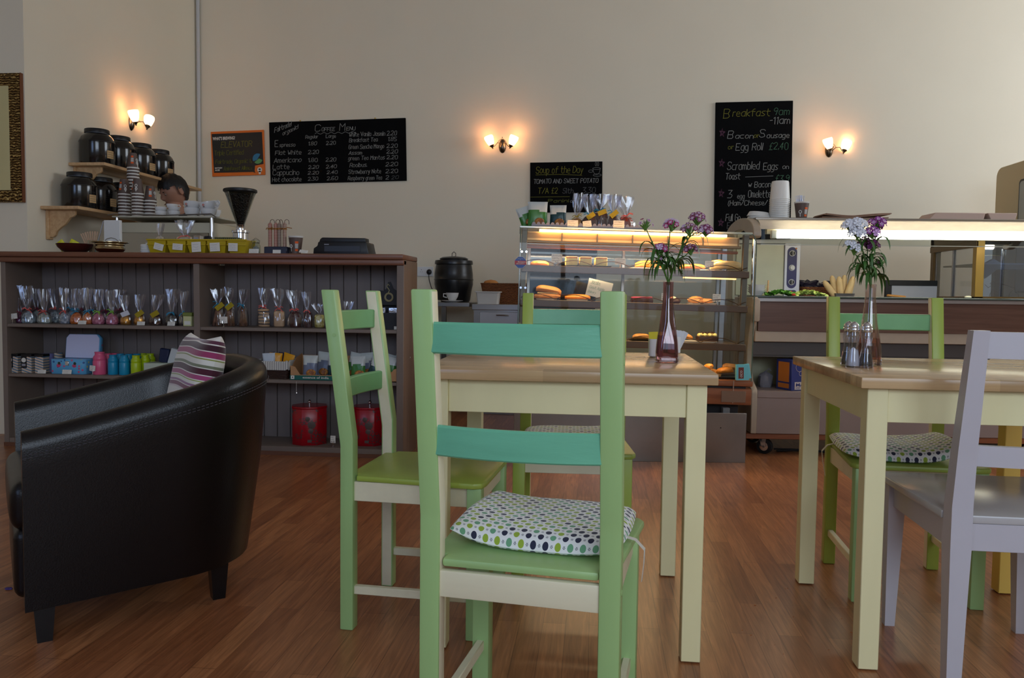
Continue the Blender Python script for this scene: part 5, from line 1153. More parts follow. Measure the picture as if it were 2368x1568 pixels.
# soup board
T, W_, H_ = board('small black soup of the day board above the cake case', (1226, 376), (1391, 492), tilt=-.012)
chalk(T, W_, H_, [(.08, .22, .13, .66, 'Soup of the Day', CHALKY), (.05, .42, .085, .90, 'TOMATO AND SWEET POTATO', CW), (.11, .62, .11, .28, 'T/A £2', CHALKY), (.45, .62, .10, .16, 'Sith', CD), (.72, .62, .11, .2, '3.30', CD), (.25, .80, .06, .30, 'Panini', CHALKO), (.56, .81, .06, .06, 'or', CW)])
b = MB(); ink(b, [[(W_*.08, -H_*.25), (W_*.4, -H_*.245), (W_*.72, -H_*.27)], [(0.0, -H_*.69), (W_*.55, -H_*.69)]], (0, -.0008, 0), XA, ZA, .003, CHALKY)
el = lambda cx, cz, rx, rz, a0=0, a1=2*PI: [(W_*(cx+rx*math.cos(a0+(a1-a0)*i/16)), -H_*(cz+rz*math.sin(a0+(a1-a0)*i/16))) for i in range(17)]
ink(b, [el(.92, .14, .055, .02), el(.92, .14, .05, .12, 0, PI), el(.84, .19, .03, .025), el(.93, .27, .055, .025), el(.91, .05, .01, .04), el(.94, .05, .01, .04)], (0, -.0008, 0), XA, ZA, .003, CW); b.build('chalk_drawing', T)
# breakfast board
T, W_, H_ = board('tall black breakfast board with pink chalk stars', (1655, 237), (1824, 555), tilt=-.012)
chalk(T, W_, H_, [(.10, .115, .065, .10, 'B', CHALKY), (.22, .105, .05, .50, 'reakfast', CHALKY), (.75, .10, .05, .22, '9am', CHALKG), (.70, .165, .05, .28, '-11am', CW), (.16, .265, .055, .09, 'B', CW), (.26, .265, .035, .25, 'acon', CW), (.50, .26, .03, .08, 'or', CHALKY), (.57, .26, .055, .09, 'S', CW), (.67, .265, .035, .30, 'ausage', CW),
  (.17, .34, .03, .08, 'or', CHALKY), (.27, .35, .05, .36, "Egg Roll", CW), (.70, .35, .05, .26, '£2.40', CHALKG), (.16, .49, .055, .43, 'Scrambled', CW), (.63, .495, .05, .20, 'Eggs', CW), (.88, .49, .03, .09, 'on', CW), (.14, .56, .045, .20, 'Toast', CW), (.79, .585, .05, .19, '£3.9', CHALKG), (.44, .62, .04, .30, 'w Bacon', CW), (.80, .62, .03, .16, '4.40', CD),
  (.17, .695, .055, .08, '3', CW), (.30, .70, .035, .10, 'egg', CW), (.44, .695, .05, .30, 'Omelette', CW), (.18, .75, .035, .52, '(Ham/Cheese/', CW), (.15, .865, .05, .20, 'Full Go', CW), (.17, .92, .045, .12, 'Egg', CD), (.14, .975, .03, .2, 'Mush', CD)])
b = MB()
for fy in (.22, .44, .66, .875):
    c = Vector((.09*W_, -fy*H_)); pts = [(c.x+.024*math.sin(k*4*PI/5+.1), c.y+.034*math.cos(k*4*PI/5+.1)) for k in range(6)]; b = MB(); ink(b, [pts, [(p[0]*.97+.002, p[1]-.002) for p in pts]], (0, -.0008, 0), XA, ZA, .004, CHALKP); b.build('chalk_star', T)
b = MB(); ink(b, [[(.40*W_, -.545*H_), (.76*W_, -.54*H_)]], (0, -.0008, 0), XA, ZA, .003, CW); b.build('chalk_line', T)
# mirror with gilt frame
a = P(50, 467, Y=YN-.03); c = P(44, 168, Y=YN-.03); x1 = c.x; z0, z1 = a.z, c.z; T = thing('wall_mirror', 'tall mirror in an ornate gilt frame', 'mirror', (x1, YN-.001, z0)); hh = z1-z0; ww = .70; fw = .075
GILT = N('gilt_carving', rough=.35, metal=.7); v_, o_ = GILT.xyz(); wv_ = GILT.n('TexWave'); wv_.wave_type = 'RINGS'; wv_.inputs['Scale'].default_value = 20; wv_.inputs['Distortion'].default_value = 6; wv_.inputs['Detail Scale'].default_value = 2.5; GILT.l(v_, wv_.inputs['Vector'])
GILT.col(GILT.ramp(wv_.outputs[0], [(0, (50, 32, 14)), (.6, (160, 124, 66)), (1, (206, 176, 110))], const=False)); GILT.bump(wv_.outputs[0], 1, .012)
b = MB(); 
for lo, hi in (((-ww, -.032, 0), (0, 0, fw)), ((-ww, -.032, hh-fw), (0, 0, hh)), ((-ww, -.032, fw), (-ww+fw, 0, hh-fw)), ((-fw, -.032, fw), (0, 0, hh-fw))): b.box(lo, hi, GILT.m, .006, 2)
b.build('frame', T)
b = MB(); b.box((0, -.028, -.002), (.006, 0, hh+.002), mat('frame_edge_wood', (112, 64, 34), .5), .002); b.build('frame_edge', T)
b = MB(); b.box((-ww+fw-.004, -.018, fw-.004), (-fw+.004, -.012, hh-fw+.004), mat('mirror_glass', (214, 212, 176), .04, metal=1)); b.build('glass', T)
# ---------------------------------------------------------------- soup station between the counters
q = P(1056, 702, Y=6.35)
T = thing('steel_table', 'steel table carrying the black soup pot and a coffee cup', 'table', (-1.62, 6.28, 0)); hz = .876; L_ = .985+1.62-.99
b = MB(); b.box((0, 0, hz-.032), (.63, .68, hz), STEEL, .002); b.build('tabletop', T)
for x, y in ((.03, .03), (.42, .03), (.03, .64), (.59, .64)): b = MB(); b.box((x-.018, y-.018, 0), (x+.018, y+.018, hz-.03), STEELD); b.build('leg', T)
b = MB(); b.box((.02, .04, .30), (.60, .64, .32), STEELD); b.build('lower_shelf', T)
T = thing('soup_kettle', 'big black soup pot with a domed lid and ring handle', 'soup pot', (-1.19, 6.68, hz)); SK = mat('black_enamel', (24, 24, 26), .3, var=.15, vscale=60)
kr = .163; b = MB(); b.lathe([(.0001, 0), (kr*.80, 0), (kr*.86, .02), (kr*.93, .10), (kr, .15), (kr*1.0, .185), (kr*1.03, .19), (kr*1.0, .197), (kr*.99, .24), (kr*.94, .30), (kr*.90, .325)], SK, 44, cap='bottom'); b.build('body', T)
b = MB(); b.lathe([(kr*.90, .322), (kr*.985, .318), (kr*.985, .335), (kr*.96, .350), (kr*.72, .352), (kr*.74, .366), (kr*.60, .378), (.0001, .388)], SK, 44, cap='top'); b.build('lid', T)
b = MB(); b.tube([(-.016, 0, .384), (-.016, 0, .410), (0, 0, .424), (.016, 0, .410), (.016, 0, .384)], .004, STEELD, 8); b.build('handle', T)
# cup and saucer
q = P(1046, 688, Y=6.36); T = thing('coffee_cup', 'white coffee cup beside the black soup pot, on a saucer', 'cup', (q.x, 6.36, hz+.016), PI)
b = MB(); r = .052; b.lathe([(.0001, .002), (r*.5, 0), (r*.6, .006), (r*.86, .03), (r, .062), (r*.95, .062), (r*.8, .03), (.0001, .008)], CERAM, 30, cap=False); b.build('bowl', T, ang=60)
b = MB(); b.tube([(r*.95, 0, .052), (r*1.38, 0, .054), (r*1.4, 0, .03), (r*.85, 0, .022)], .0045, CERAM, 8); b.build('handle', T, ang=70)
b = MB(); b.lathe([(.0001, 0), (.04, 0), (.045, .004), (.086, .014), (.086, .017), (.045, .009), (.0001, .0155)], CERAM, 36, cap=False); tag(b.build('saucer', loc=(q.x+.0, 6.36, hz), ang=60), 'white saucer under the cup beside the soup pot', 'saucer')
b = MB(); b.box((-.05, -.02, 0), (.03, .02, .018), mat('folded_cloth', (180, 170, 150), .9), .008, 2); tag(b.build('folded_cloth', loc=(q.x-.125, 6.38, hz), rz=.2), 'folded pale cloth beside the cup and saucer', 'cloth')
T = thing('steel_cabinet', 'steel cabinet carrying the bread basket and white tub', 'cabinet', (-.945, 6.2, 0)); h2 = .868; w2 = .46
b = MB(); b.box((0, .004, 0), (w2, .6, h2-.04), STEEL, .002); b.build('body', T); b = MB(); b.box((-.012, -.012, h2-.045), (w2+.01, .61, h2), STEEL, .003); b.build('worktop', T); b = MB(); b.box((.05, -.006, .1), (w2-.02, .006, h2-.06), mat('satin_door', (186, 188, 196), .4, metal=.6), .003); b.box((w2/2-.05, -.018, h2-.09), (w2/2+.05, -.006, h2-.078), CHROME, .002); b.build('door', T)
def lump(b, c, m, r, sc, seed=0, jit=.12): b.ball(c, r, m, 3, sc, jit=jit, seed=seed)
BREAD = mat('bread_crust', (192, 128, 66), .6, var=.18, vscale=22, bump=.4, bscale=60); BREADP = mat('pale_bread', (214, 184, 130), .65, var=.08, vscale=26, bump=.3, bscale=80)
T = thing('bread_basket', 'brown wicker basket behind the white plastic tub', 'basket', (-.715, 6.53, h2)); WB = wicker('brown_wicker', (70, 34, 16), (168, 104, 58))
b = MB(); b.loft([[(x, y, z) for x, y in rrect(a, c, .03)] for a, c, z in ((.17, .12, 0), (.19, .135, .08), (.205, .145, .160), (.21, .15, .168), (.195, .138, .168), (.18, .125, .08), (.16, .11, .015))], WB); b.build('wicker_body', T)
b = MB(); lump(b, (0, 0, 0), BREAD, .05, (1.3, .9, .75), 3); tag(b.build('bread_roll', loc=(-.855, 6.53, h2+.160)), 'brown bread roll showing over the end of the wicker basket', 'bread')
T = thing('plastic_tub', 'white rectangular plastic tub in front of the wicker basket', 'tub', (-.842+.0, 6.30, h2))
b = MB(); b.loft([[(x, y, z) for x, y in rrect(a, c, .015)] for a, c, z in ((.082, .055, 0), (.092, .064, .092), (.101, .072, .092), (.101, .072, .100), (.09, .062, .1), (.08, .052, .006))], WPLAS); b.build('body', T)
# socket
q = P(984, 628, Y=YW); T = thing('wall_socket', 'white double wall socket beside the soup pot with a black plug', 'socket', (q.x, YW-.001, q.z)); b = MB(); b.box((-.073, -.009, -.043), (.073, 0, .043), WPLAS, .003); 
for sx in (-.036, .036): b.box((sx-.002, -.0095, .012), (sx+.002, -.0085, .020), BLACKP); b.box((sx-.012, -.0095, -.004), (sx-.006, -.0085, -.001), BLACKP); b.box((sx+.006, -.0095, -.004), (sx+.012, -.0085, -.001), BLACKP)
b.build('plate', T)
b = MB(); b.ball((.036, -.016, -.004), .024, BLACKP, 2, (1, .6, 1.05)); tag(b.build('plug', loc=(q.x, YW-.001, q.z)), 'black plug in the double wall socket', 'plug')
b = MB(); b.tube([(.036, -.03, -.02), (.04, -.035, -.07), (.06, -.03, -.14), (.09, -.02, -.20)], .0035, BLACKP, 6); tag(b.build('power_cable', loc=(q.x, YW-.001, q.z)), 'black cable hanging from the plug behind the soup pot', 'cable')

# ---------------------------------------------------------------- cake display case
CWD, CD_ = 1.355, .64
T = thing('cake_display_case', 'glass cake display case with warm strip light and brown shelves', 'display case', (-.448, 4.507, 0), .0997); T.rotation_euler = (0, .018, .0997); CASE = T
CM = Matrix.Translation(T.location) @ T.rotation_euler.to_matrix().to_4x4()
PLANK = wood_mat('case_wood', (124, 70, 44), (156, 96, 62), 0, .4); BRZ = mat('bronze_trim', (120, 92, 64), .3, metal=.5); DKM = mat('dark_undercarriage', (34, 32, 34), .6); SHB = mat('brown_shelf_edge', (92, 64, 42), .3)
b = MB(); b.box((-.005, .03, .35), (CWD, CD_, .444), PLANK, .006, 2); b.box((.005, .05, .42), (CWD-.03, CD_, .46), DKM); b.box((-.005, .03, .457), (CWD+.005, CD_+.02, .488), PLANK, .006, 2); b.build('wooden_base', T)
b = MB(); b.box((1.18, .025, .365), (1.32, .031, .430), mat('brown_parcel_tape', (132, 104, 84), .25), .001); b.box((1.245, .0265, .36), (1.25, .0325, .49), mat('clear_tape_mark', (170, 140, 120), .3)); b.build('tape_patch', T)
b = MB(); b.box((.04, .12, .18), (CWD-.05, CD_-.04, .35), DKM); b.box((1.20, .05, .29), (1.24, .1, .33), mat('grey_box', (130, 130, 130), .4), .003); b.build('undercarriage', T)
for x in (.10, CWD-.10):
    for y in (.14, CD_-.08):
        b = MB(); b.cyl((x-.016, y, .047), (x+.016, y, .047), .047, RUBBER, n=24); b.cyl((x-.018, y, .047), (x+.018, y, .047), .026, CHROME, n=16); b.box((x-.024, y-.02, .05), (x-.019, y+.02, .18), STEELD); b.box((x+.019, y-.02, .05), (x+.024, y+.02, .18), STEELD); b.build('caster', T)
# glass envelope: vertical front curving into the top
prof = [(.045, .488), (.052, .80), (.062, 1.12)]+[(.062+.10*(1-math.cos(a)), 1.235+.10*math.sin(a)) for a in [i*PI/16 for i in range(0, 9)]]+[(.30, 1.336)]
b = MB(); b.loft([[(x, y, z) for x in (0, CWD)] for y, z in prof], CASEG, cap=False, wrap=False); b.build('front_glass', T)
for x in (0.002, CWD-.002):
    b = MB(); v = [b.bm.verts.new((x, y, z)) for y, z in prof+[(CD_, 1.336), (CD_, .488)]]; b._fin([b.bm.faces.new(v)], CASEG); b.build('side_glass', T)
    b = MB(); ed = mat('polished_glass_edge', (88, 104, 92), .1, spec=1); b.tube([(x, y, z) for y, z in prof], .0035, ed, 5); b.build('glass_edge', T, ang=60)
b = MB(); b.box((-.004, .17, 1.336), (CWD+.004, CD_+.005, 1.348), mat('pale_top_glass', (178, 184, 166), .1, spec=1), .002); b.build('top_panel', T)
# posts, bolts
for x in (.022, CWD-.05):
    b = MB(); b.box((x-.012, .115, .49), (x+.020, .145, 1.33), mat('case_post', (96, 88, 78), .35, metal=.5), .002); b.build('post', T)
    b = MB(); b.box((x-.01, CD_-.04, .49), (x+.024, CD_-.01, 1.33), STEEL, .002); b.build('post', T)
b = MB()
for z in (1.19, .985, .78, .60):
    for x in (.012, .038): b.cyl((x, .042, z), (x, .058, z), .0065, CHROME, n=12)
b.build('glass_bolts', T)
# lit strip
WTUBE = mat('warm_strip_tube', (255, 190, 110), .4, emit=11)
b = MB(); b.box((.016, .14, 1.262), (CWD-.08, .160, 1.308), mat('unlit_strip_panel', (190, 160, 124), .5), .002); b.build('light_housing', T)
b = MB(); b.prism([(.150, 1.262), (.138, 1.264), (.146, 1.314), (.158, 1.314)], 'x', .016, CWD-.08, mat('cream_light_panel', (240, 214, 168), .5)); b.build('light_panel', T)
b = MB(); b.cyl((.11, .122, 1.3195), (CWD-.16, .122, 1.3195), .008, WTUBE, n=10); b.build('light_tube', T)
b = MB()
for k in range(7): b.box((.205*k+.035, .130, 1.262), (.205*k+.041, .1375, 1.310), BRZ)
b.box((.012, .130, 1.248), (CWD-.07, .165, 1.263), BRZ, .002); b.box((.03, .16, 1.22), (CWD-.08, .20, 1.235), PLANK, .002); b.build('strip_frame', T)
# back: one sliding door coloured dark to imitate a reflection, the other clear
b = MB(); b.box((.07, CD_-.02, .50), (.50, CD_-.012, 1.25), mat('dark_reflection_glass', (30, 36, 46), .07, spec=1), .001); b.build('dark_reflection_door', T)
b = MB(); b.box((.50, CD_-.03, .50), (CWD-.06, CD_-.025, 1.25), CASEG); b.build('clear_door', T)
b = MB()
for x in (.055, .66, CWD-.085): b.box((x, CD_-.035, .49), (x+.018, CD_-.008, 1.26), mat('aluminium', (160, 160, 162), .3, metal=.9), .001)
b.box((.03, CD_-.035, 1.25), (CWD-.05, CD_, 1.27), BRZ); b.build('door_frame', T)
SZ = {1: 1.118, 2: .920, 3: .697}
for k, z in SZ.items():
    b = MB(); b.box((.012, .082, z-.040), (CWD-.03, .094, z), SHB, .003); b.box((.012, .09, z-.012), (CWD-.03, CD_-.06, z-.004), mat('shelf_plate', (120, 96, 70), .35), .001); b.build('shelf', T)
    b = MB(); L_ = CWD-.05; pts = []; per = .212
    for i in range(int(L_/.008)): x = .016+i*.008; pts.append((x, .084, z+.002+.030*abs(math.sin(PI*(x+.0)/per))**.8))
    b.tube(pts, .0022, mat('bronze_wire', (92, 70, 50), .3, metal=.7), 5); b.build('arched_wire_rail', T)
tb = mat('undershelf_tube', (255, 190, 110), .4, emit=2.0)
tb2 = bpy.data.lights.new('case_light', 'AREA'); tb2.shape = 'RECTANGLE'; tb2.size = 1.1; tb2.size_y = .04; tb2.energy = 5; tb2.color = (1, .70, .38); lo_ = bpy.data.objects.new('case_light', tb2); COL.objects.link(lo_); lo_.parent = T; lo_.location = (.62, .19, 1.215)
tb3 = tb2.copy(); tb3.energy = 1.6; lo_ = bpy.data.objects.new('case_light', tb3); COL.objects.link(lo_); lo_.parent = T; lo_.location = (.62, .14, SZ[1]-.05); lo_ = bpy.data.objects.new('case_light', tb3); COL.objects.link(lo_); lo_.parent = T; lo_.location = (.62, .14, SZ[2]-.05); lo_ = bpy.data.objects.new('case_light', tb3); COL.objects.link(lo_); lo_.parent = T; lo_.location = (.62, .14, SZ[3]-.05)
b = MB(); b.box((.95, .10, SZ[1]-.050), (CWD-.10, .112, SZ[1]-.042), tb); b.build('undershelf_light', T)
# security sticker on the side of the front
ST = thing('window_sticker', 'octagonal blue and red security sticker on the glass case', 'sticker', CM @ Vector((.006, .036, 1.128)), .0997)
oc = lambda r: [(r*math.cos(PI/8+k*PI/4), r*math.sin(PI/8+k*PI/4)) for k in range(8)]
b = MB(); b.prism(oc(.036), 'y', -.001, .001, PAPER); b.prism(oc(.034), 'y', -.0014, -.001, mat('sticker_blue', (44, 84, 156), .4)); b.box((-.0325, -.002, -.013), (.0325, -.0014, .010), mat('sticker_red', (176, 34, 44), .4)); b.build('sticker', ST)
b = MB(); printed(b, 'Swann', (-.016, -.0026, -.0005), XA, ZA, .0075, PAPER, .02, .044); printed(b, 'SECURITY', (-.024, -.0026, -.010), XA, ZA, .0055, PAPER, .02, .048); printed(b, 'PROTECTED', (-.016, -.0026, .020), XA, ZA, .003, PAPER, 0, .032); printed(b, 'BY', (-.003, -.0026, .013), XA, ZA, .003, PAPER, 0, .006); b.build('lettering', ST)
# food: positions given in the case frame
def incase(x, y, z): return CM @ Vector((x, y, z))
def food(name, lab, cat, x, y, z, parts, group=None, rz=0):
    T_ = thing(name, lab, cat, incase(x, y, z+.0005), .0997+rz, group)
    for n_, b in parts: b.build(n_, T_)
    return T_
def tray(lab, x, y, z, a, c, m):
    b = MB(); b.loft([[(px, py, pz) for px, py in rrect(u, v, .01)] for u, v, pz in ((a-.01, c-.01, 0), (a, c, .010), (a-.003, c-.003, .010), (a-.012, c-.012, .003))], m)
    o = b.build('serving_tray', loc=incase(x, y, z+.0005), rz=.0997); tag(o, lab, 'tray', 'trays in the display case'); return o
WT, BT = mat('white_tray', (214, 208, 196), .4), mat('black_tray', (30, 26, 24), .3)
xcase = lambda px, d, z=1.0: (CM.inverted() @ P(px, 640, Y=4.507+d*.995+.0993*((px-1187)/550*1.33))).x
def X1(px): return xcase(px, .2)
YEL = mat('sponge_filling', (214, 196, 120), .6, var=.06, vscale=30); CRU = mat('golden_crust', (226, 140, 50), .5, var=.2, vscale=28, bump=.5, bscale=60); PASTRY = mat('flaky_pastry', (206, 140, 74), .5, var=.25, vscale=30, bump=.8, bscale=70); CHO = mat('chocolate_sponge', (60, 32, 22), .5, var=.2, vscale=60)
def loafmesh(L_, w_, h_, m, seed=0, cut=None):
    b = MB(); rings = []; n = 14
    for i in range(n+1):
        t = -1+2*i/n; s = max(.08, (1-abs(t)**3.2))**.5; ring = []
        for k in range(12):
            a = 2*PI*k/12; z = math.sin(a)*.5+.5; rr = 1+.08*noise.noise(Vector((t*3+seed, math.cos(a)*2, math.sin(a)*2)))
            ring.append((t*L_/2, math.cos(a)*w_/2*s*rr, max(0, (h_/2+math.sin(a)*h_/2*rr)*(.4+.6*s)*1.0)))
        rings.append(ring)
    b.loft(rings, m); return b
z1 = SZ[1]-.004
b = loafmesh(.11, .07, .035, CRU, 2); food('pastry', 'flat golden pastry at the sticker end of the top shelf', 'pastry', X1(1247), .22, z1, [('crust', b)])
# three filled rolls
tray('black tray under the three pale cake slices', X1(1352), .20, z1, .155, .07, BT)
for k, px in enumerate((1320, 1352, 1388)):
    b = MB(); pr = [(-.035, 0), (.035, 0), (.035, .040), (.028, .050), (-.028, .050), (-.035, .040)]
    b.prism(pr, 'y', -.045, .045, YEL, .008, 2); b2 = MB(); b2.box((-.034, -.046, .040), (.034, .046, .052), CRU, .004, 2)
    food('cake_slice', ['pale cake slice with golden top, nearest the sticker', 'pale cake slice with golden top, middle of three', 'pale cake slice with golden top, last of three'][k], 'cake', X1(px), .20, z1+.0105, [('filling', b), ('crust', b2)], 'pale cake slices on the black tray')
b = MB(); b.grid(10, 6, lambda u, v: Vector(((u-.5)*.24, (v-.5)*.16, .004+.012*abs(noise.noise(Vector((u*3, v*3, 1)))))), PAPER, .0008); tag(b.build('baking_paper', loc=incase(X1(1490), .21, z1+.002), rz=.0997), 'pale baking paper under the bread on the top shelf', 'paper')
b = MB(); b.grid(10, 6, lambda u, v: Vector(((u-.5)*.24, (v-.5)*.16, .004+.012*abs(noise.noise(Vector((u*3, v*3, 7)))))), PAPER, .0008); tag(b.build('baking_paper', loc=incase(X1(1665), .20, z1+.002), rz=.0997), 'pale baking paper under the big loaf on the top shelf', 'paper')
food('bread_loaf', 'orange-brown flat bread behind the flower stems on the top shelf', 'bread', X1(1505), .27, z1+.016, [('crust', loafmesh(.17, .08, .042, CRU, 5))])
food('bread_loaf', 'flat golden bread behind the last card of the top shelf', 'bread', X1(1607), .27, z1+.016, [('crust', loafmesh(.15, .08, .03, CRU, 8))])
b = loafmesh(.19, .09, .052, BREADP, 9); b2 = MB(); lump(b2, (-.045, .01, .037), CRU, .05, (1.1, .7, .4), 4); food('bread_loaf', 'big seeded loaf at the curved corner end of the top shelf', 'bread', X1(1678), .19, z1+.014, [('crumb', b), ('crust', b2)])
z2 = SZ[2]-.004
for k, px in enumerate((1265, 1336)): tray(['white tray under the open sandwich baguette', 'white tray under the flat bread slab'][k], X1(px), .19, z2, .062, .06, WT)
b = loafmesh(.155, .08, .035, BREAD, 12); b2 = loafmesh(.15, .08, .045, BREAD, 14); b2.xf(Matrix.Translation((.005, 0, .030)) @ Matrix.Rotation(.16, 4, 'Y')); b3 = MB(); b3.box((-.06, -.03, .028), (.06, .03, .036), BREADP, .003)
food('filled_baguette', 'brown filled baguette sandwich beside the green chair post', 'sandwich', X1(1267), .19, z2+.011, [('bottom_half', b), ('top_half', b2), ('filling', b3)])
food('flat_bread', 'flat orange-brown bread slab in front of the tilted handwritten card', 'bread', X1(1337), .19, z2+.011, [('crust', loafmesh(.15, .08, .030, CRU, 15))])
# tilted menu card
q = incase(X1(1385), .14, z2); T_ = thing('menu_card', 'large tilted white card with green handwriting in the case', 'sign', q, .0997); b = MB(); Rm = Matrix.Translation((0, 0, .075)) @ Matrix.Rotation(.22, 4, 'Y'); b.box((-.072, -.0006, -.05), (.072, .0006, .05), PAPER, mx=Rm); b.build('card', T_)
b = MB(); gi = mat('green_ink', (70, 140, 120), .8); write(b, 'Jacobs', (-.058, -.0012, .022), XA, ZA, .022, gi, .0013, .06, 3); write(b, 'Gout Apple', (-.058, -.0012, -.006), XA, ZA, .016, gi, .0011, .09, 4); write(b, 'Bakery', (-.062, -.0012, -.032), XA, ZA, .013, gi, .001, .05, 5); write(b, '1.50', (.03, -.0012, -.032), XA, ZA, .015, gi, .001, .035, 5); b.xf(Rm); b.build('handwriting', T_)
b = MB(); b.cyl((0, .002, 0), (0, .002, .04), .002, CHROME, n=6); b.lathe([(.01, 0), (.01, .002), (.003, .006)], CHROME, 10); b.build('clip', T_)
PINK = mat('pink_icing', (214, 90, 120), .4, bump=.6, bscale=70)
b = MB(); b.box((-.06, -.05, 0), (.06, .05, .028), CHO, .004, 2); b2 = MB(); b2.box((-.058, -.048, .028), (.056, .048, .038), PINK, .004, 2); food('iced_tray_bake', 'dark cake with pink icing beside the tall chair post', 'cake', X1(1487), .21, z2, [('sponge', b), ('icing', b2)])
b = MB(); lump(b, (0, 0, .018), CHO, .03, (1.2, 1, .7), 3); b2 = MB(); lump(b2, (-.01, 0, .036), mat('cream_icing', (230, 222, 190), .5), .018, (1.1, 1, .6), 5); food('small_cake', 'small dark cake with cream behind the purple vase', 'cake', X1(1565), .23, z2, [('sponge', b), ('icing', b2)])
tray('white tray under the wrapped golden pastry', X1(1625), .19, z2, .085, .06, WT)
b = MB(); lump(b, (-.03, 0, .018), PASTRY, .038, (1.2, .8, .55), 6, .3); lump(b, (.035, .01, .013), PASTRY, .035, (1.3, .8, .4), 8, .3); food('pastry', 'golden pastry wrapped in clear film on the middle shelf', 'pastry', X1(1622), .19, z2+.011, [('crust', b)])
z3 = SZ[3]-.004
for k, (px, a) in enumerate(((1490, .075), (1612, .12))): tray(['dark tray on the third shelf beside the sachet pot', 'white tray under the chocolate cream cake'][k], X1(px), .2, z3, a, .07, [BT, WT][k])
food('pastry', 'golden pastry twist on the third shelf by the tall chair post', 'pastry', X1(1488), .2, z3+.011, [('crust', loafmesh(.10, .05, .032, PASTRY, 21))])
b = loafmesh(.13, .05, .03, PASTRY, 23); b.xf(Matrix.Rotation(.22, 4, 'Y')); food('pastry', 'slanting pastry stick on the third shelf behind the vase', 'pastry', X1(1582), .2, z3+.028, [('crust', b)])
b = MB(); b.box((-.056, -.045, 0), (.056, .045, .028), CHO, .003, 2); b2 = MB()
for k in range(7): lump(b2, (-.045+.015*k, -.012+.02*(k % 2), .036), mat('buttercream', (236, 216, 140), .5), .013, (1, 1.8, .9), k)
b3 = MB()
for k in range(5): b3.box((-.048+.02*k, -.02, .046), (-.036+.02*k, .02, .054), CHO, .002, mx=Matrix.Rotation(.1*k-.2, 4, 'Z'))
food('cream_cake', 'chocolate cake square with piped cream and dark topping', 'cake', X1(1640), .19, z3+.011, [('sponge', b), ('piped_cream', b2), ('chocolate_curls', b3)])
zb = .489
for k in range(6):
    px = 1600+19*k; b = loafmesh(.10, .05, .035, [CRU, PASTRY][k % 2], 30+k); b.xf(Matrix.Rotation(.15*(-1)**k, 4, 'Y'))
    food('pastry', 'glazed pastry piled at the bottom of the glass case', 'pastry', X1(px)+.02, .17+.06*(k % 2), zb+.012+.018*(k % 3), [('crust', b)], 'pastries at the bottom of the case', rz=.6+.5*k)
tray('dark tray at the bottom of the case under the pastries', X1(1660), .2, zb, .16, .09, BT)
# price cards in the case
for px, z, w_, h_, lab in ((1285, z1, .062, .050, 'price card between the flat pastry and the cake slices'), (1429, z1, .062, .036, 'price card after the three cake slices'), (1632, z1, .05, .036, 'price card on the top shelf before the big loaf'), (1533, z2, .036, .040, 'price card on the middle shelf behind the vase'), (1652, z2, .046, .044, 'price card at the end of the middle shelf')):
    q = incase(X1(px), .115, z); t_ = price_card(px, 600, q.y, q.z, w_, h_, lab, .02, clip=True); t_.location.x = q.x
# turquoise leaflet box outside on the ledge
q = incase(X1(1707)+.012, .036, .489)
T_ = thing('cardboard_sleeve', 'turquoise card packet with a brown label against the glass', 'packet', incase(1.292, .0165, .4895), .0997); b = MB(); Rm = Matrix.Translation((0, .004, .05)) @ Matrix.Rotation(.14, 4, 'Y'); tq = mat('turquoise_card', (110, 190, 196), .5)
b.box((-.036, -.012, -.044), (.036, .012, .046), tq, .001, mx=Rm @ Matrix.Rotation(-.16, 4, 'Y')); b.box((.005, -.010, -.04), (.045, .010, .044), tq, .001, mx=Rm @ Matrix.Rotation(-.32, 4, 'Y')); b.build('card', T_)
b = MB(); b.box((-.024, -.0132, -.034), (.006, -.0122, .030), mat('brown_label', (112, 44, 30), .5)); b.xf(Rm @ Matrix.Rotation(-.16, 4, 'Y')); b.build('brown_label', T_); b = MB(); write(b, 'oco', (-.004, -.0142, -.026), ZA, -XA, .014, PAPER, .002, .04); b.xf(Rm @ Matrix.Rotation(-.16, 4, 'Y')); b.build('lettering', T_)
# steel sheet leaning in front of the wheels
b = MB(); b.box((0, -.006, 0), (1.325, .0, .285), STEELD, .001); b.cyl((1.18, -.0065, .20), (1.18, -.0055, .20), .004, BLACKP, n=10); o = b.build('kick_plate', loc=(-.448, 4.507, 0), rz=.0997); tag(o, 'dull steel plate standing on the floor before the cake case', 'panel')
# on top of the case
ztop = 1.3482
def ontop(px, d): x = X1(px); return incase(x, d, ztop)
T_ = thing('scalloped_tray', 'grey scalloped plastic tray edge on top of the cake case', 'tray', incase(.065, .19, ztop), .0997); T_.rotation_euler = (0, .018, .0997); sc = mat('grey_lilac_plastic', (116, 110, 120), .35); b = MB(); L_ = .66
b.box((0, 0, 0), (L_, .004, .014), sc); b.box((0, 0, 0), (L_, .26, .004), sc); n = 24
for k in range(n):
    c = L_*(k+.5)/n; b.prism([(c-.011, .012)]+[(c-.011*math.cos(a), .014+.013*math.sin(a)) for a in [i*PI/6 for i in range(7)]]+[(c+.011, .012)], 'y', 0, .003, sc)
b.build('scalloped_edge', T_)
GK = 'packets on top of the cake case'
p_ = ontop(1240, .245); nutbag(p_, .1, GRN, 'green and white nut snack bag on top of the cake case', GK, h=.152, w_=.118, lean=.1)
p_ = ontop(1222, .30); nutbag(p_, .3, GRN, 'nut snack bag half hidden behind the green one on the case', GK, h=.13, w_=.09, lean=.1, tilt=-.35)
p_ = ontop(1287, .25); nutbag(p_, -.05, DKT, 'dark teal and white nut snack bag on top of the cake case', GK, h=.135, w_=.10, lean=.08)
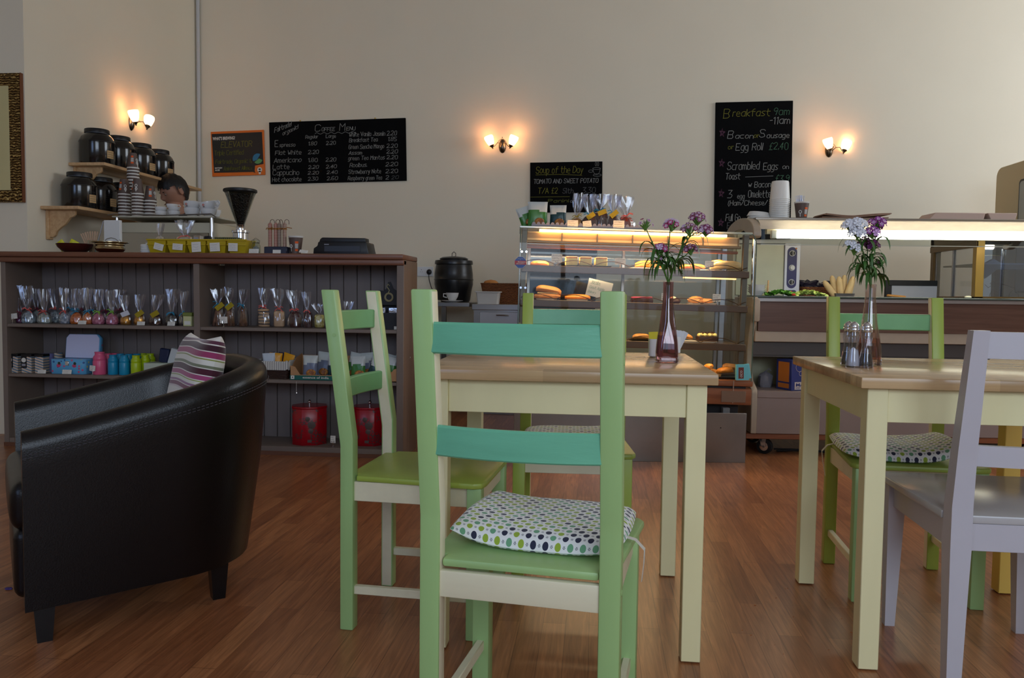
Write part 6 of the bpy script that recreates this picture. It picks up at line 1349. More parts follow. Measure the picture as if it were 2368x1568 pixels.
DKB = mat('brown_biscuit', (84, 46, 28), .5, var=.3, vscale=40, bump=.7, bscale=70); FRUIT = mat('glazed_fruit', (150, 52, 26), .25, var=.3, vscale=60, bump=.8, bscale=60)
GP = 'cellophane bags on top of the cake case'
for k, (px, d, wp, yt, m, kd, rb, tg, fh, lab) in enumerate(((1332, .27, 34, 440, SW['gold'], 'sweets', TAGG, None, .34, 'tall narrow clear bag beside the teal snack bag'), (1362, .25, 40, 446, DKB, 'cake', RB_B, TAGG, .42, 'clear bag of brown biscuits with a gold tag, before the tall middle bag'),
   (1385, .28, 44, 440, DKB, 'slab', RB_B, TAGG, .52, 'tall clear bag of brown biscuits with a blue ribbon, in the middle'), (1416, .25, 36, 442, DKB, 'sticks', RB_B, TAGG, .48, 'clear bag of brown biscuits with a gold tag beside the red-ribboned one'), (1446, .27, 44, 444, FRUIT, 'cake', RB_C, None, .42, 'clear bag of glazed dark cake with a coral ribbon'))):
    q = ontop(px, d); t_ = bag('biscuit_bag', lab, GP, px, 520, yt, q.y, q.z, wp, m, rb, fh, kd, seed=120+k, tagm=tg); t_.location.x = q.x
for px, w_, h_, tl, lab in ((1320, .062, .040, .02, 'white price card below the tall narrow clear bag'), (1353, .050, .036, -.12, 'white tilted price card in the scalloped edge'), (1426, .064, .046, .02, 'white price card below the gold-tagged bags')):
    q = incase(X1(px), .186, ztop); t_ = price_card(px, 515, q.y, q.z+.0, w_, h_, lab, tl, 0); t_.location.x = q.x
b = MB(); b.box((-.06, -.04, 0), (.06, .04, .006), WPLAS, .001); tag(b.build('plastic_sheet', loc=ontop(1660, .3), rz=.2), 'flat white plastic lid lying at the curved end of the case top', 'lid')

# ---------------------------------------------------------------- deli counter
T = thing('deli_counter', 'long deli counter with brown panels and a glowing white canopy light', 'counter', (.93, 4.87, 0), .06); DM = Matrix.Translation(T.location) @ Matrix.Rotation(.06, 4, 'Z')
BEI = mat('beige_laminate', (176, 158, 136), .45, var=.04, vscale=14); BEIL = mat('beige_plinth', (148, 130, 122), .45, var=.05, vscale=6); BRP = wood_mat('brown_front_panel', (88, 58, 44), (108, 76, 60), 0, .4); DRK = mat('dark_recess', (74, 68, 64), .5); DL = 1.93
# profiled end panel
pr = [(0, .13), (0, .375), (.012, .40), (.10, .44), (.135, .50), (.14, .62), (.10, .74), (.05, .84), (.045, .948), (.50, .948), (.50, .13)]
for x in (.012, DL): b = MB(); b.prism(pr, 'x', x, x+.035, BEI, .004); b.box((x+.002, -.0, .80), (x+.038, .06, .94), BEI, .012, 2); b.build('end_panel', T)
b = MB(); b.box((.047, .008, .13), (DL, .03, .375), BEIL, .002); b.box((.047, .004, .345), (DL, .40, .386), BEIL, .004); b.build('plinth_panel', T)
b = MB(); b.box((.047, .39, .386), (DL, .41, .60), mat('pale_recess_back', (176, 172, 140), .5)); b.build('recess_back', T)
b = MB(); b.box((.047, .13, .592), (DL, .15, .69), DRK); b.box((.047, .13, .584), (DL, .40, .596), DRK); b.build('dark_rail', T)
b = MB(); b.box((.047, .095, .678), (DL, .125, .744), BEI, .003); b.build('beige_rail', T)
b = MB(); b.box((.06, .085, .742), (DL, .11, .923), BRP, .001); b.build('front_panel', T)
b = MB(); b.box((.04, .07, .921), (DL, .12, .944), mat('satin_steel_trim', (160, 154, 150), .35, metal=.6), .002); b.build('steel_trim', T)
b = MB(); b.box((.035, .055, .944), (DL, .52, .957), mat('green_glass_edge', (70, 84, 78), .12, spec=1), .003); b.build('glass_worktop', T)
b = MB(); b.box((-.01, .02, .095), (DL, .51, .128), PLANK, .003); b.build('base_board', T)
for x, y in ((.115, .06), (.14, .44), (DL-.1, .10), (DL-.1, .44)):
    b = MB(); R_ = Matrix.Translation((x, y, 0)) @ Matrix.Rotation(.9, 4, 'Z'); b.cyl((-.015, 0, .046), (.015, 0, .046), .046, RUBBER, n=28); b.cyl((-.017, 0, .046), (.017, 0, .046), .027, CHROME, n=20); b.cyl((-.024, 0, .046), (.024, 0, .046), .007, STEEL, n=10)
    for s in (-1, 1): b.prism([(-.012, .046), (.012, .046), (.030, .095), (-.016, .095)], 'x', s*.021-.002, s*.021+.002, CHROME)
    b.xf(R_); b.build('caster', T)
# canopy: arched ends, curved clear front, steel top, tube
ar = [(.03, 1.300)]+[(.40-.39*math.cos(a), 1.31+.135*math.sin(a)**.8) for a in [i*PI/24 for i in range(25)]]+[(.79, 1.30), (.70, 1.30)]+[(.42+.26*math.cos(a), 1.30+.075*math.sin(a)) for a in [i*PI/10 for i in range(1, 10)]]+[(.10, 1.30)]
for x in (.0, DL-.02): b = MB(); b.prism(ar, 'x', x, x+.045, BEI, .003); b.build('arched_end', T)
b = MB(); b.box((.04, .14, 1.418), (DL, .66, 1.432), mat('canopy_top_steel', (150, 140, 128), .3, metal=.7), .003); b.build('canopy_top', T)
REFL = mat('canopy_acrylic', (214, 196, 172), .25, var=.16, vscale=5, vstretch=(1.2, 4, 4), trans=0)
tl_ = REFL.node_tree.nodes.new('ShaderNodeBsdfTranslucent'); tl_.inputs[0].default_value = (.8, .74, .62, 1); mx_ = REFL.node_tree.nodes.new('ShaderNodeMixShader'); mx_.inputs[0].default_value = .12
REFL.node_tree.links.new(REFL.node_tree.nodes['Principled BSDF'].outputs[0], mx_.inputs[1]); REFL.node_tree.links.new(tl_.outputs[0], mx_.inputs[2]); REFL.node_tree.links.new(mx_.outputs[0], REFL.node_tree.nodes['Material Output'].inputs[0])
b = MB(); pts = [(.03, 1.352), (.048, 1.385), (.085, 1.408), (.14, 1.420)]; b.loft([[(x, y, z) for x in (.045, DL)] for y, z in pts], REFL, cap=False, wrap=False); b.build('canopy_front', T)
TUBE = mat('canopy_tube', (255, 250, 232), .4, emit=9)
b = MB(); b.cyl((.155, .075, 1.322), (DL-.1, .075, 1.322), .021, TUBE, n=16); b.build('fluorescent_tube', T)
b = MB(); b.box((.12, .06, 1.300), (.15, .10, 1.35), WPLAS, .003); b.box((.10, .095, 1.33), (DL, .14, 1.40), mat('tube_housing', (226, 222, 206), .5)); b.build('tube_holder', T)
b = MB(); b.box((.05, .03, 1.262), (DL, .034, 1.352), CASEG); b.box((.05, .0285, 1.258), (DL, .0355, 1.263), mat('bright_acrylic_edge', (196, 196, 176), .2)); b.build('clear_guard', T)
b = MB(); b.cyl((.03, .12, .957), (.03, .12, 1.30), .011, CHROME, n=14); b.build('canopy_post', T); b = MB(); b.cyl((DL-.05, .12, .957), (DL-.05, .12, 1.30), .011, CHROME, n=14); b.build('canopy_post', T)
def ondeli(x, y, z): return DM @ Vector((x, y, z))
def dx(px, d, py=600):
    f, c = DM.to_3x3() @ YA, DM @ Vector((0, d, 0)); s = P(px, py, Y=1)-Vector((0, 0, CH)); t = (c-Vector((0, 0, CH))).dot(f)/s.dot(f); return (DM.inverted() @ (Vector((0, 0, CH))+s*t)).x
zc_ = 1.4325
def deli(px, d, z): return ondeli(dx(px, d), d, z)
# white tubs stack, bowls, cup of forks
for k in range(12):
    b = MB(); h_ = .115; r0, r1 = .050, .060
    b.lathe([(r1+.003, 0), (r1+.003, .004), (r1, .005), (r0+.003, h_*.92), (r0, h_), (.0001, h_)], CUPW, 30, cap='top')
    tag(b.build('soup_tub', loc=deli(1799, .32, zc_)+Vector((0, 0, .0115*k))), 'topmost of the tall stack of upturned white tubs' if k == 11 else 'white tub nested in the tall upturned stack', 'tub', None if k == 11 else 'upturned white tubs on the canopy')
for k in range(3):
    b = MB(); b.lathe([(.072, 0), (.072, .004), (.060, .030), (.0001, .031)], CUPW, 30, cap='top'); tag(b.build('paper_bowl', loc=deli(1754, .36, zc_)+Vector((-.004*k, 0, .011*k)), rot=(0, .05*k, 0)), ['lowest upturned white paper bowl at the arched canopy end', 'middle upturned white paper bowl at the arched canopy end', 'topmost upturned white paper bowl at the arched canopy end'][k], 'bowl', 'upturned paper bowls')
T_ = thing('takeaway_cup', 'brown paper cup full of white plastic forks on the canopy', 'cup', deli(1850, .30, zc_), 0); cup_parts(T_, .112, .031, .045); cl = T_.location
for k in range(8):
    b = MB(); fm = mat('white_fork_plastic', (214, 216, 228), .3); b.box((-.003, -.001, 0), (.003, .001, .11), fm); b.box((-.007, -.001, .11), (.007, .001, .125), fm)
    for j in (-1, 0, 1): b.box((j*.0055-.0012, -.001, .125), (j*.0055+.0012, .001, .148), fm)
    a = -1+2*(k+.5)/8; tag(b.build('plastic_fork', loc=(cl.x+a*.014, cl.y+.012*((k % 3)-1), cl.z+.006), rot=(.08*((k % 3)-1), a*.17, .3*k)), 'white plastic fork standing in the paper cup', 'fork', 'forks in the paper cup')
KB = mat('brown_paper_bag', (150, 116, 94), .8)
for k in range(4):
    b = MB(); b.loft([[((u-.5)*.40, y_, z_+.003*math.sin(u*6+k)+(.012*abs(u-.4)*2 if k > 1 else 0)) for y_, z_ in ((-.1, 0), (.1, 0), (.1, .006), (-.1, .006))] for u in [i/12 for i in range(13)]], KB); tag(b.build('paper_bag', loc=deli(1958+3*k, .32, zc_+.0065*k), rz=.06+.03*(k-1.5)), ['lowest brown paper bag in the flat pile on the canopy', 'second brown paper bag in the flat pile on the canopy', 'third brown paper bag in the flat pile on the canopy', 'topmost brown paper bag in the flat pile, edges curling up'][k], 'paper bag', 'flat brown paper bags')
PB = mat('pale_sandwich_box', (198, 170, 154), .6)
for px, w_, lab in ((2190, .36, 'long pale cardboard box on the canopy, beside a shorter one'), (2297, .175, 'short pale cardboard box at the end of the canopy')):
    b = MB(); b.prism([(-w_/2+.02, 0), (w_/2-.01, 0), (w_/2, .045), (-w_/2+(.0 if w_ < .3 else .06), .045)], 'y', -.08, .10, PB, .003); tag(b.build('sandwich_box', loc=deli(px, .30, zc_), rz=.06), lab, 'box')
# things on the worktop behind the glass
for k in range(4): b = MB(); b.lathe([(.0001, 0), (.03, 0), (.048, .022), (.056, .030), (.053, .030), (.045, .022), (.0001, .004)], CERAM, 28, cap=False); tag(b.build('white_bowl', loc=deli(1752, .26, .9575+.0125*k)), 'white bowl in the small stack between case and counter', 'bowl', 'stacked white bowls on the worktop')
b = MB(); b.lathe([(.0001, 0), (.03, 0), (.032, .065), (.029, .065), (.027, .004), (.0001, .004)], mat('cream_jar', (214, 206, 160), .35), 24, cap=False); tag(b.build('cream_pot', loc=deli(1768, .40, .9575)), 'small cream pot beside the stacked white bowls', 'pot')
b = MB(); b.cyl((0, 0, 0), (.004, 0, .098), .005, PINE, n=8); tag(b.build('wooden_spoon', loc=deli(1777, .36, .9575)), 'wooden handle standing beside the cream pot', 'spoon')
def leaves(name, lab, px0, px1, m, n, h, seed):
    b = MB(); rnd = random.Random(seed); xa, xb = dx(px0, .22), dx(px1, .22)
    for k in range(n):
        t = rnd.random(); x = xa+(xb-xa)*t; hh = h*(1-abs(2*t-1)**2)*rnd.uniform(.5, 1); s = rnd.uniform(.018, .03); R_ = Matrix.Translation((x, .22+rnd.uniform(-.05, .05), .958+hh*.8+.004)) @ Matrix.Rotation(rnd.uniform(0, 6), 4, 'Z') @ Matrix.Rotation(rnd.uniform(-.7, .7), 4, 'X')
        b.grid(4, 3, lambda u, v: R_ @ Vector(((u-.5)*2*s*(1-.5*(2*v-1)**2), (v-.5)*1.3*s, .006*math.sin(u*7+k)+.002)), m)
    o = b.build(name, ang=60); o.matrix_world = DM; tag(o, lab, 'salad', kind='stuff')
leaves('salad_leaves', 'dark green salad leaves heaped on the glass worktop', 1778, 1838, mat('dark_salad', (92, 150, 50), .5, var=.3, vscale=40), 60, .030, 1)
leaves('shredded_lettuce', 'pale yellow-green shredded lettuce heaped on the glass worktop', 1838, 1905, mat('pale_lettuce', (190, 206, 110), .5, var=.15, vscale=40), 80, .030, 2)
b = MB(); lump(b, (0, 0, .008), mat('tomato', (200, 50, 30), .3), .012, (1, 1, .7), 0, 0); tag(b.build('tomato_piece', loc=deli(1838, .16, .9575)), 'piece of red tomato between the two heaps of salad', 'tomato')
# back bench with oven, basket, rolls, frame, fridge
T_ = thing('back_bench', 'bench behind the deli counter carrying the oven and fridge', 'bench', ondeli(.1, .56, 0), .06); b = MB(); b.box((0, 0, .90), (1.26, .94, .93), STEELD, .002); b.build('bench_top', T_)
for x in (.03, 1.19): b = MB(); b.box((x, .02, 0), (x+.04, .92, .90), STEELD); b.build('side_support', T_)
x0, x1, x2 = dx(1735, .86), dx(1813, .86), dx(1849, .86)
T_ = thing('oven', 'white oven with a dark blue control panel and three knobs', 'oven', ondeli(0, .86, .93), .06); zt = .395
b = MB(); b.box((x0-.12, .0, 0), (x2, .42, zt), mat('oven_enamel', (206, 204, 184), .35), .004); b.build('body', T_)
b = MB(); b.box((x0-.10, -.012, .03), (x1-.004, .0, zt-.012), mat('oven_door', (196, 198, 170), .3, var=.04, vscale=9), .004); b.box((x0-.11, -.004, zt-.008), (x1, .002, zt-.002), mat('dark_gap', (50, 50, 48), .5)); b.build('door', T_)
b = MB(); b.box((x1, -.016, 0), (x2, .0, zt), mat('oven_silver_panel', (196, 198, 206), .4, metal=.3), .003); b.build('control_panel', T_)
xm = (x1+x2)/2-.003; ob = mat('oven_blue', (46, 44, 96), .4); b = MB(); a_ = .033
b.prism([(xm+a_*math.cos(t), .335-.0+a_*math.sin(t)) for t in [i*PI/10 for i in range(11)]]+[(xm+a_*math.cos(t), .115+a_*math.sin(t)) for t in [PI+i*PI/10 for i in range(11)]], 'y', -.0185, -.016, ob)
b.prism([(xm+.022+.012*math.cos(t), .058+.012*math.sin(t)) for t in [-PI/2+i*PI/6 for i in range(7)]]+[(xm-.022+.012*math.cos(t), .058+.012*math.sin(t)) for t in [PI/2+i*PI/6 for i in range(7)]], 'y', -.0185, -.016, ob); b.build('blue_fascia', T_)
for zz in (.325, .225, .125):
    b = MB(); R_ = Matrix.Translation((xm, -.0185, zz)) @ Matrix.Rotation(PI/2, 4, 'X'); b.lathe([(.0001, 0), (.021, 0), (.021, .002), (.0001, .002)], mat('knob_ring', (190, 190, 190), .4), 24, mx=R_); b.lathe([(.016, .002), (.014, .016), (.0001, .017)], BLACKP if zz != .225 else WPLAS, 20, mx=R_); b.box((-.0015, -.014, .016), (.0015, .014, .019), PAPER, mx=R_); b.build('knob', T_)
b = MB(); R_ = Matrix.Translation((xm, -.0185, .058)) @ Matrix.Rotation(PI/2, 4, 'X'); b.lathe([(.0001, .003), (.008, .003), (.008, 0)], mat('red_switch', (210, 40, 30), .3), 14, mx=R_); b.lathe([(.0001, .003), (.006, .003), (.006, 0)], mat('orange_lamp', (190, 110, 30), .3), 12, mx=Matrix.Translation((xm+.026, -.018, .358)) @ Matrix.Rotation(PI/2, 4, 'X')); b.build('switch', T_)
b = MB(); printed(b, 'CONVECTION', (xm-.026, -.0166, .378), XA, ZA, .004, mat('grey_print'), 0, .05); b.bm.free()
b = MB()
for k in range(6): b.box((xm-.026+.009*k, -.0168, .378), (xm-.019+.009*k, -.0160, .382), mat('grey_print'))
b.build('small_print', T_)
T_ = thing('wicker_basket', 'low brown wicker basket with dark bags beside the oven', 'basket', deli(1897, .95, .93), .06); b = MB(); b.loft([[(x, y, z) for x, y in rrect(a, c, .03)] for a, c, z in ((.13, .10, 0), (.155, .12, .085), (.16, .125, .095), (.145, .11, .095), (.12, .09, .02))], WB); b.build('wicker_body', T_)
bl = T_.location
for k, (x, y, s, rz, lab) in enumerate(((-.085, 0, 1, .1, 'crumpled dark bag in the low basket nearest the oven'), (.06, .02, .8, -.3, 'crumpled dark bag in the low basket nearest the rolls'))): b = MB(); b.ball((0, 0, 0), .06*s, mat('dark_plastic_film', (38, 34, 48), .25), 3, (1.5, .9, .75), jit=.9, seed=k+3); tag(b.build('dark_bag', loc=(bl.x+x, bl.y+y, .93+.095), rz=rz), lab, 'bag')
T_ = thing('metal_tray', 'small metal container holding long pale bread rolls', 'tray', deli(1950, .68, .93), .06); b = MB(); b.loft([[(x, y, z) for x, y in rrect(a, c, .008)] for a, c, z in ((.055, .05, 0), (.066, .06, .05), (.063, .057, .05), (.053, .048, .004))], STEEL); b.build('body', T_); bl = T_.location
for k, (x, y, tl, L_) in enumerate(((-.040, -.02, -.65, .13), (-.030, .02, -.25, .14), (-.010, -.01, -.12, .13), (.012, .02, .05, .14), (.020, -.02, .30, .13), (.042, .0, .22, .135), (.0, .03, -.4, .14))):
    b = MB(); L_ += .03; b.tube([(0, 0, t_*L_) for t_ in (0, .03, .1, .3, .6, .85, .95, .985, 1)], [.006, .012, .017, .0205, .021, .018, .012, .007, .002], BREADP, 14); tag(b.build('bread_roll', loc=(bl.x+x*.8, bl.y+y, bl.z+.006), rot=(0, tl, 0)), 'long pale bread roll standing in the metal container', 'bread', 'bread rolls in the metal container')
T_ = thing('picture_frame', 'black-framed white board leaning behind the counter by the gold fridge', 'frame', deli(2050, .95, .93), .06); wf = dx(2150, .95)-dx(2050, .95)+.06; b = MB(); b.box((0, 0, 0), (.045, .02, .15), BLACKP, .002); b.box((.02, -.004, .112), (wf, .018, .15), BLACKP, .002); b.box((.04, .004, 0), (wf, .01, .115), mat('whiteboard', (176, 178, 184), .4)); b.build('frame', T_)
b = MB(); b.box((-.07, -.01, .0), (.07, .01, .014), mat('knife_handle_wood', (176, 120, 50), .5), .004, mx=Matrix.Rotation(.06, 4, 'Y')); tag(b.build('kitchen_knife', loc=deli(2076, .4, .958), rz=.4), 'long wooden handle lying on the worktop before the black frame', 'utensil')
b = MB(); lump(b, (0, 0, .006), mat('egg_white', (226, 222, 190), .4), .014, (1.4, 1, .6), 1); tag(b.build('small_dish', loc=deli(2242, .2, .9575)), 'small pale lump on the glass worktop before the gold fridge', 'food')
# gold-trimmed glass cabinet
GF = mat('gold_anodised', (164, 132, 62), .35, metal=.35); GFD = mat('bronze_anodised', (104, 80, 42), .4, metal=.4)
T_ = thing('glass_cabinet', 'gold-framed glass cabinet with sliding doors and trays inside', 'cabinet', (2.45, 5.47, .9575+.0)); dY, zt, wX = .72, .47, .48
b = MB()
for x, y in ((0, 0), (0, dY-.06), (wX-.045, 0), (wX-.045, dY-.045)): b.box((x, y, 0), (x+.052, y+.05, zt), GF if y == 0 else GFD, .002)
b.box((0, 0, zt-.10), (wX, dY, zt), GFD, .002); b.box((0, 0, -.0), (wX, dY, .012), GFD, .002); b.box((-.002, .0, .33), (.01, dY, .37), GFD); b.build('frame', T_)
al = mat('aluminium'); 
for y0, y1 in ((.05, .38), (.36, dY-.06)):
    b = MB(); xx = .012 if y0 > .1 else .022
    b.box((xx, y0, .012), (xx+.006, y0+.02, .335), al); b.box((xx, y1-.02, .012), (xx+.006, y1, .335), al); b.box((xx+.002, y0, .012), (xx+.004, y1, .335), mat('door_pane', (150, 152, 146), .12, spec=1, alpha=.45)); b.build('sliding_door', T_)
b = MB(); b.box((.052, .008, .012), (wX-.045, .012, zt-.1), sheet_glass('blue_reflection_tint', (190, 206, 226), .16, .04)); b.build('front_glass', T_)  # blue of the reflections is put into the glass tint
b = MB(); b.prism([(.06, .13), (.09, .13), (.16, .19), (wX-.04, .19), (wX-.04, .225), (.06, .225)], 'y', .06, .09, BEI, .002); b.box((.06, .06, .222), (wX-.04, dY-.08, .232), PAPER, .002); b.build('shelf', T_)
b = MB(); b.prism([(-.05, 0), (.05, 0), (0, .03)], 'y', -.02, .02, PAPER); tag(b.build('folded_paper', loc=(2.62, 5.62, .9575+.2325)), 'peaked white folded paper on the shelf inside the gold-framed cabinet', 'paper')
b = MB()
for cx in (.14, .26): b.tube([(cx+.03*math.cos(t), .04, .01+.045*abs(math.sin(t))) for t in [i*PI/10 for i in range(11)]], .002, BRZ, 5)
b.tube([(.08, .04, .09), (.10, .04, .07), (.12, .04, .085), (.11, .04, .10), (.13, .04, .11), (.20, .04, .09), (.26, .04, .07)], .002, BRZ, 5); b.build('scrolled_wire', T_)
# bench part under it is wider than the counter bench: a plain stand
sbx = thing('steel_stand', 'steel stand under the gold-framed glass cabinet', 'stand', (2.43, 5.45, 0)); b = MB(); b.box((0, 0, 0), (.52, .78, .957), STEELD, .003); b.build('body', sbx)
# tall display fridge beyond
T_ = thing('display_fridge', 'tall beige display fridge with a glass side at the view edge', 'fridge', (2.975, 5.42, 0)); FB = mat('fridge_beige', (206, 186, 140), .45); zt = 1.93; D_ = .96
def rr2(y0, y1, z0, z1, r, n=6): 
    out = []
    for cy, cz, s in ((y1-r, z1-r, 0), (y0+r, z1-r, 90), (y0+r, z0+r, 180), (y1-r, z0+r, 270)):
        for k in range(n+1): t = math.radians(s+90*k/n); out.append((cy+r*math.cos(t), cz+r*math.sin(t)))
    return out
b = MB(); b.prism(rr2(0, D_, 0, zt, .07), 'x', 0, .6, FB, .004); b.build('body', T_)
b = MB(); b.prism(rr2(.06, .62, 1.0, zt-.13, .03), 'x', -.004, .0, mat('dark_gasket', (50, 50, 46), .5)); b.build('gasket', T_)
b = MB(); b.prism(rr2(.075, .605, 1.015, zt-.145, .025), 'x', -.006, -.004, mat('frosted_side_pane', (170, 172, 162), .2, var=.06, vscale=7)); b.build('side_pane', T_)
# boxes on the open shelf of the deli counter
q = ondeli(.275, .05, .3865); T_ = thing('food_carton', 'blue printed carton with an orange end on the counter shelf', 'box', q, .06); T_.rotation_euler = (0, 0, .45)
NB = mat('carton_blue', (44, 54, 112), .4); OB = mat('carton_orange', (186, 110, 44), .45)
b = MB(); b.box((-.02, -.0, 0), (.24, .14, .185), NB, .002); b.build('carton', T_)
b = MB(); b.box((-.0215, .02, .05), (-.0205, .12, .17), OB); b.box((-.0215, .02, .012), (-.0205, .12, .04), OB); b.build('orange_end_print', T_)
b = MB(); lt = mat('carton_cream_print', (196, 180, 170), .5); b.box((.005, -.0012, .006), (.20, -.0002, .052), lt); printed(b, "MACKIE'S", (.012, -.0022, .026), XA, ZA, .018, NB, .03, .17); printed(b, 'OF SCOTLAND', (.012, -.0022, .012), XA, ZA, .008, NB, .01, .17)
for cx, cz, s in ((.05, .10, 1), (.04, .14, -1), (.09, .09, 1)):
    b.tube([(cx+.022*math.cos(t)*(1-t/9), -.0012, cz+.022*math.sin(t)*(1-t/9)) for t in [i*.5*s for i in range(12)]], .0014, lt, 4)
    b.ball((cx+.025*s, -.001, cz+.02), .007, lt, 1, (1.6, .1, .8))
b.box((.10, -.0014, .062), (.16, -.0004, .105), lt, .004); printed(b, 'S', (.118, -.0024, .070), XA, ZA, .026, NB, .03, .02); b.build('printed_lettering', T_)
b = MB(); b.lathe([(.0001, 0), (.04, 0), (.044, .02), (.042, .07), (.030, .085), (.008, .095), (.004, .10)], mat('grey_bag_film', (120, 118, 126), .35, bump=1, bscale=40), 18, fn=lambda a, z: 1+.12*math.sin(5*a+z*40)); b.tube([(0, 0, .095), (.02, 0, .115), (.035, 0, .10)], .003, mat('grey_bag_film'), 5); tag(b.build('tied_bag', loc=ondeli(.155, .24, .3865)), 'grey tied plastic bag on the shelf beside the blue carton', 'bag')
b = MB(); b.box((0, 0, 0), (.3, .16, .16), NB, .003); tag(b.build('blue_crate', loc=ondeli(1.55, .15, .3865), rz=.06), 'dark blue box on the counter shelf beyond the white chair', 'box')
# cables on the floor below
for k, (y, r_) in enumerate(((.10, .006), (.14, .005))):
    b = MB(); b.tube([(.2+.12*i, y+.03*math.sin(i*1.3+k), .010+.0*i) for i in range(12)], r_, RUBBER, 6); o = b.build('floor_cable'); o.matrix_world = DM; tag(o, ['thick black cable lying on the floor under the deli counter', 'thinner black cable lying behind the thick one under the counter'][k], 'cable')
b = MB(); b.box((0, 0, 0), (.05, .03, .022), WPLAS, .004); tag(b.build('cable_connector', loc=ondeli(.47, -.02, 0), rz=.2), 'small white connector block on the floor under the deli counter', 'connector')
b = MB(); b.tube([(0, 0, .012), (.08, .01, .03), (.16, .05, .012)], .003, WPLAS, 6); tag(b.build('floor_cable', loc=ondeli(.515, -.005, 0)), 'short white cable joined to the white connector block', 'cable')
# ---------------------------------------------------------------- on the tables
TZ = .7505
def sqr(a, r, n=4): return rrect(a, a, r, n)
def vase(lab, loc, rz, tint, water, seed=0):
    T_ = thing('flower_vase', lab, 'vase', loc, rz, 'slim bottle vases'); gm = sheet_glass('vase_wall_'+str(tint[0]), tint, .05, .03)
    prof = [(.030, .004), (.0305, .03), (.0285, .06), (.0225, .12), (.0165, .17), (.0148, .20), (.0155, .235)]
    b = MB(); b.loft([[(x, y, z) for x, y in sqr(a, min(a*.5, .014) if z < .1 else a*.98)] for a, z in prof], gm, cap=False); b.loft([[(x, y, z) for x, y in sqr(a-.002, min(a*.5, .012) if z < .1 else (a-.002)*.98)] for a, z in prof], gm, cap='bottom'); b.build('glass_wall', T_, ang=50)
    b = MB(); b.loft([[(x, y, z) for x, y in sqr(a, .01)] for a, z in ((.028, 0), (.0305, .003), (.0305, .014), (.029, .017))], mat('thick_clear_base', (236, 236, 240), .03, trans=1, ior=1.45), cap=True); b.build('thick_base', T_)
    b = MB(); b.loft([[(x, y, z) for x, y in sqr(a, min(a*.5, .012))] for a, z in ((.0275, .018), (.028, .03), (.0265, .058), (.0245, .078))], water); b.build('water', T_)
    return T_
V1 = P(1541.5, 838, Z=.75); V2 = P(2009, 843, Z=.75)
WP = sheet_glass('purple_water', (208, 150, 172), .05, .03); WR = sheet_glass('pink_water', (236, 204, 190), .05, .03)
vase('purple glass vase on the square table behind the front chair', (V1.x, V1.y, TZ), .1, (230, 208, 208), WP)
vase('clear pinkish glass vase behind the salt shakers', (.800, 2.43, TZ), .1, (246, 238, 236), WR)
STEM = mat('flower_stem_green', (70, 104, 40), .5); LEAF = mat('flower_leaf_green', (58, 98, 38), .45, var=.15, vscale=40); BUD = mat('flower_bract_green', (92, 130, 56), .5)
def leafblade(b, base, d, ln, wd, m, droop=.8, seed=0):
    d = Vector(d).normalized(); side = d.cross(ZA); side = side.normalized() if side.length > .01 else XA.copy(); pts = []; p = Vector(base); n = 7; rings = []
    for i in range(n+1):
        t = i/n; w_ = wd*math.sin(PI*min(1, .12+t*.88))**.8*(1-t*.2)+.0004
        rings.append([p-side*w_/2, p+Vector((0, 0, -w_*.15)), p+side*w_/2]); d = (d+Vector((0, 0, -droop*ln*1.6*t))).normalized(); p = p+d*ln/n
    vs = [[b.bm.verts.new(q) for q in r] for r in rings]; fs = []
    for r0, r1 in zip(vs, vs[1:]):
        for j in (0, 1): fs.append(b.bm.faces.new((r0[j], r0[j+1], r1[j+1], r1[j])))
    b._fin(fs, m)
def floret(b, c, nrm, r, m, m2, seed=0):
    nrm = Vector(nrm).normalized(); u = nrm.cross(Vector((.3, .2, 1))).normalized(); v = nrm.cross(u)
    for k in range(5):
        a = 2*PI*k/5+seed; d = u*math.cos(a)+v*math.sin(a); s = nrm.cross(d); c0 = Vector(c)
        pts = [c0+d*r*.12+s*r*.08, c0+d*r*.12-s*r*.08, c0+d*r*.75-s*r*.42+nrm*r*.22, c0+d*r*1.02-s*r*.22+nrm*r*.12, c0+d*r*.94+nrm*r*.2, c0+d*r*1.02+s*r*.22+nrm*r*.12, c0+d*r*.75+s*r*.42+nrm*r*.22]
        b.quad(pts, m)
        if m2: 
            e = nrm*.0006; b.quad([c0+d*r*.10+s*r*.05+e, c0+d*r*.10-s*r*.05+e, c0+d*r*.5-s*r*.2+nrm*r*.16+e, c0+d*r*.5+s*r*.2+nrm*r*.16+e], m2)
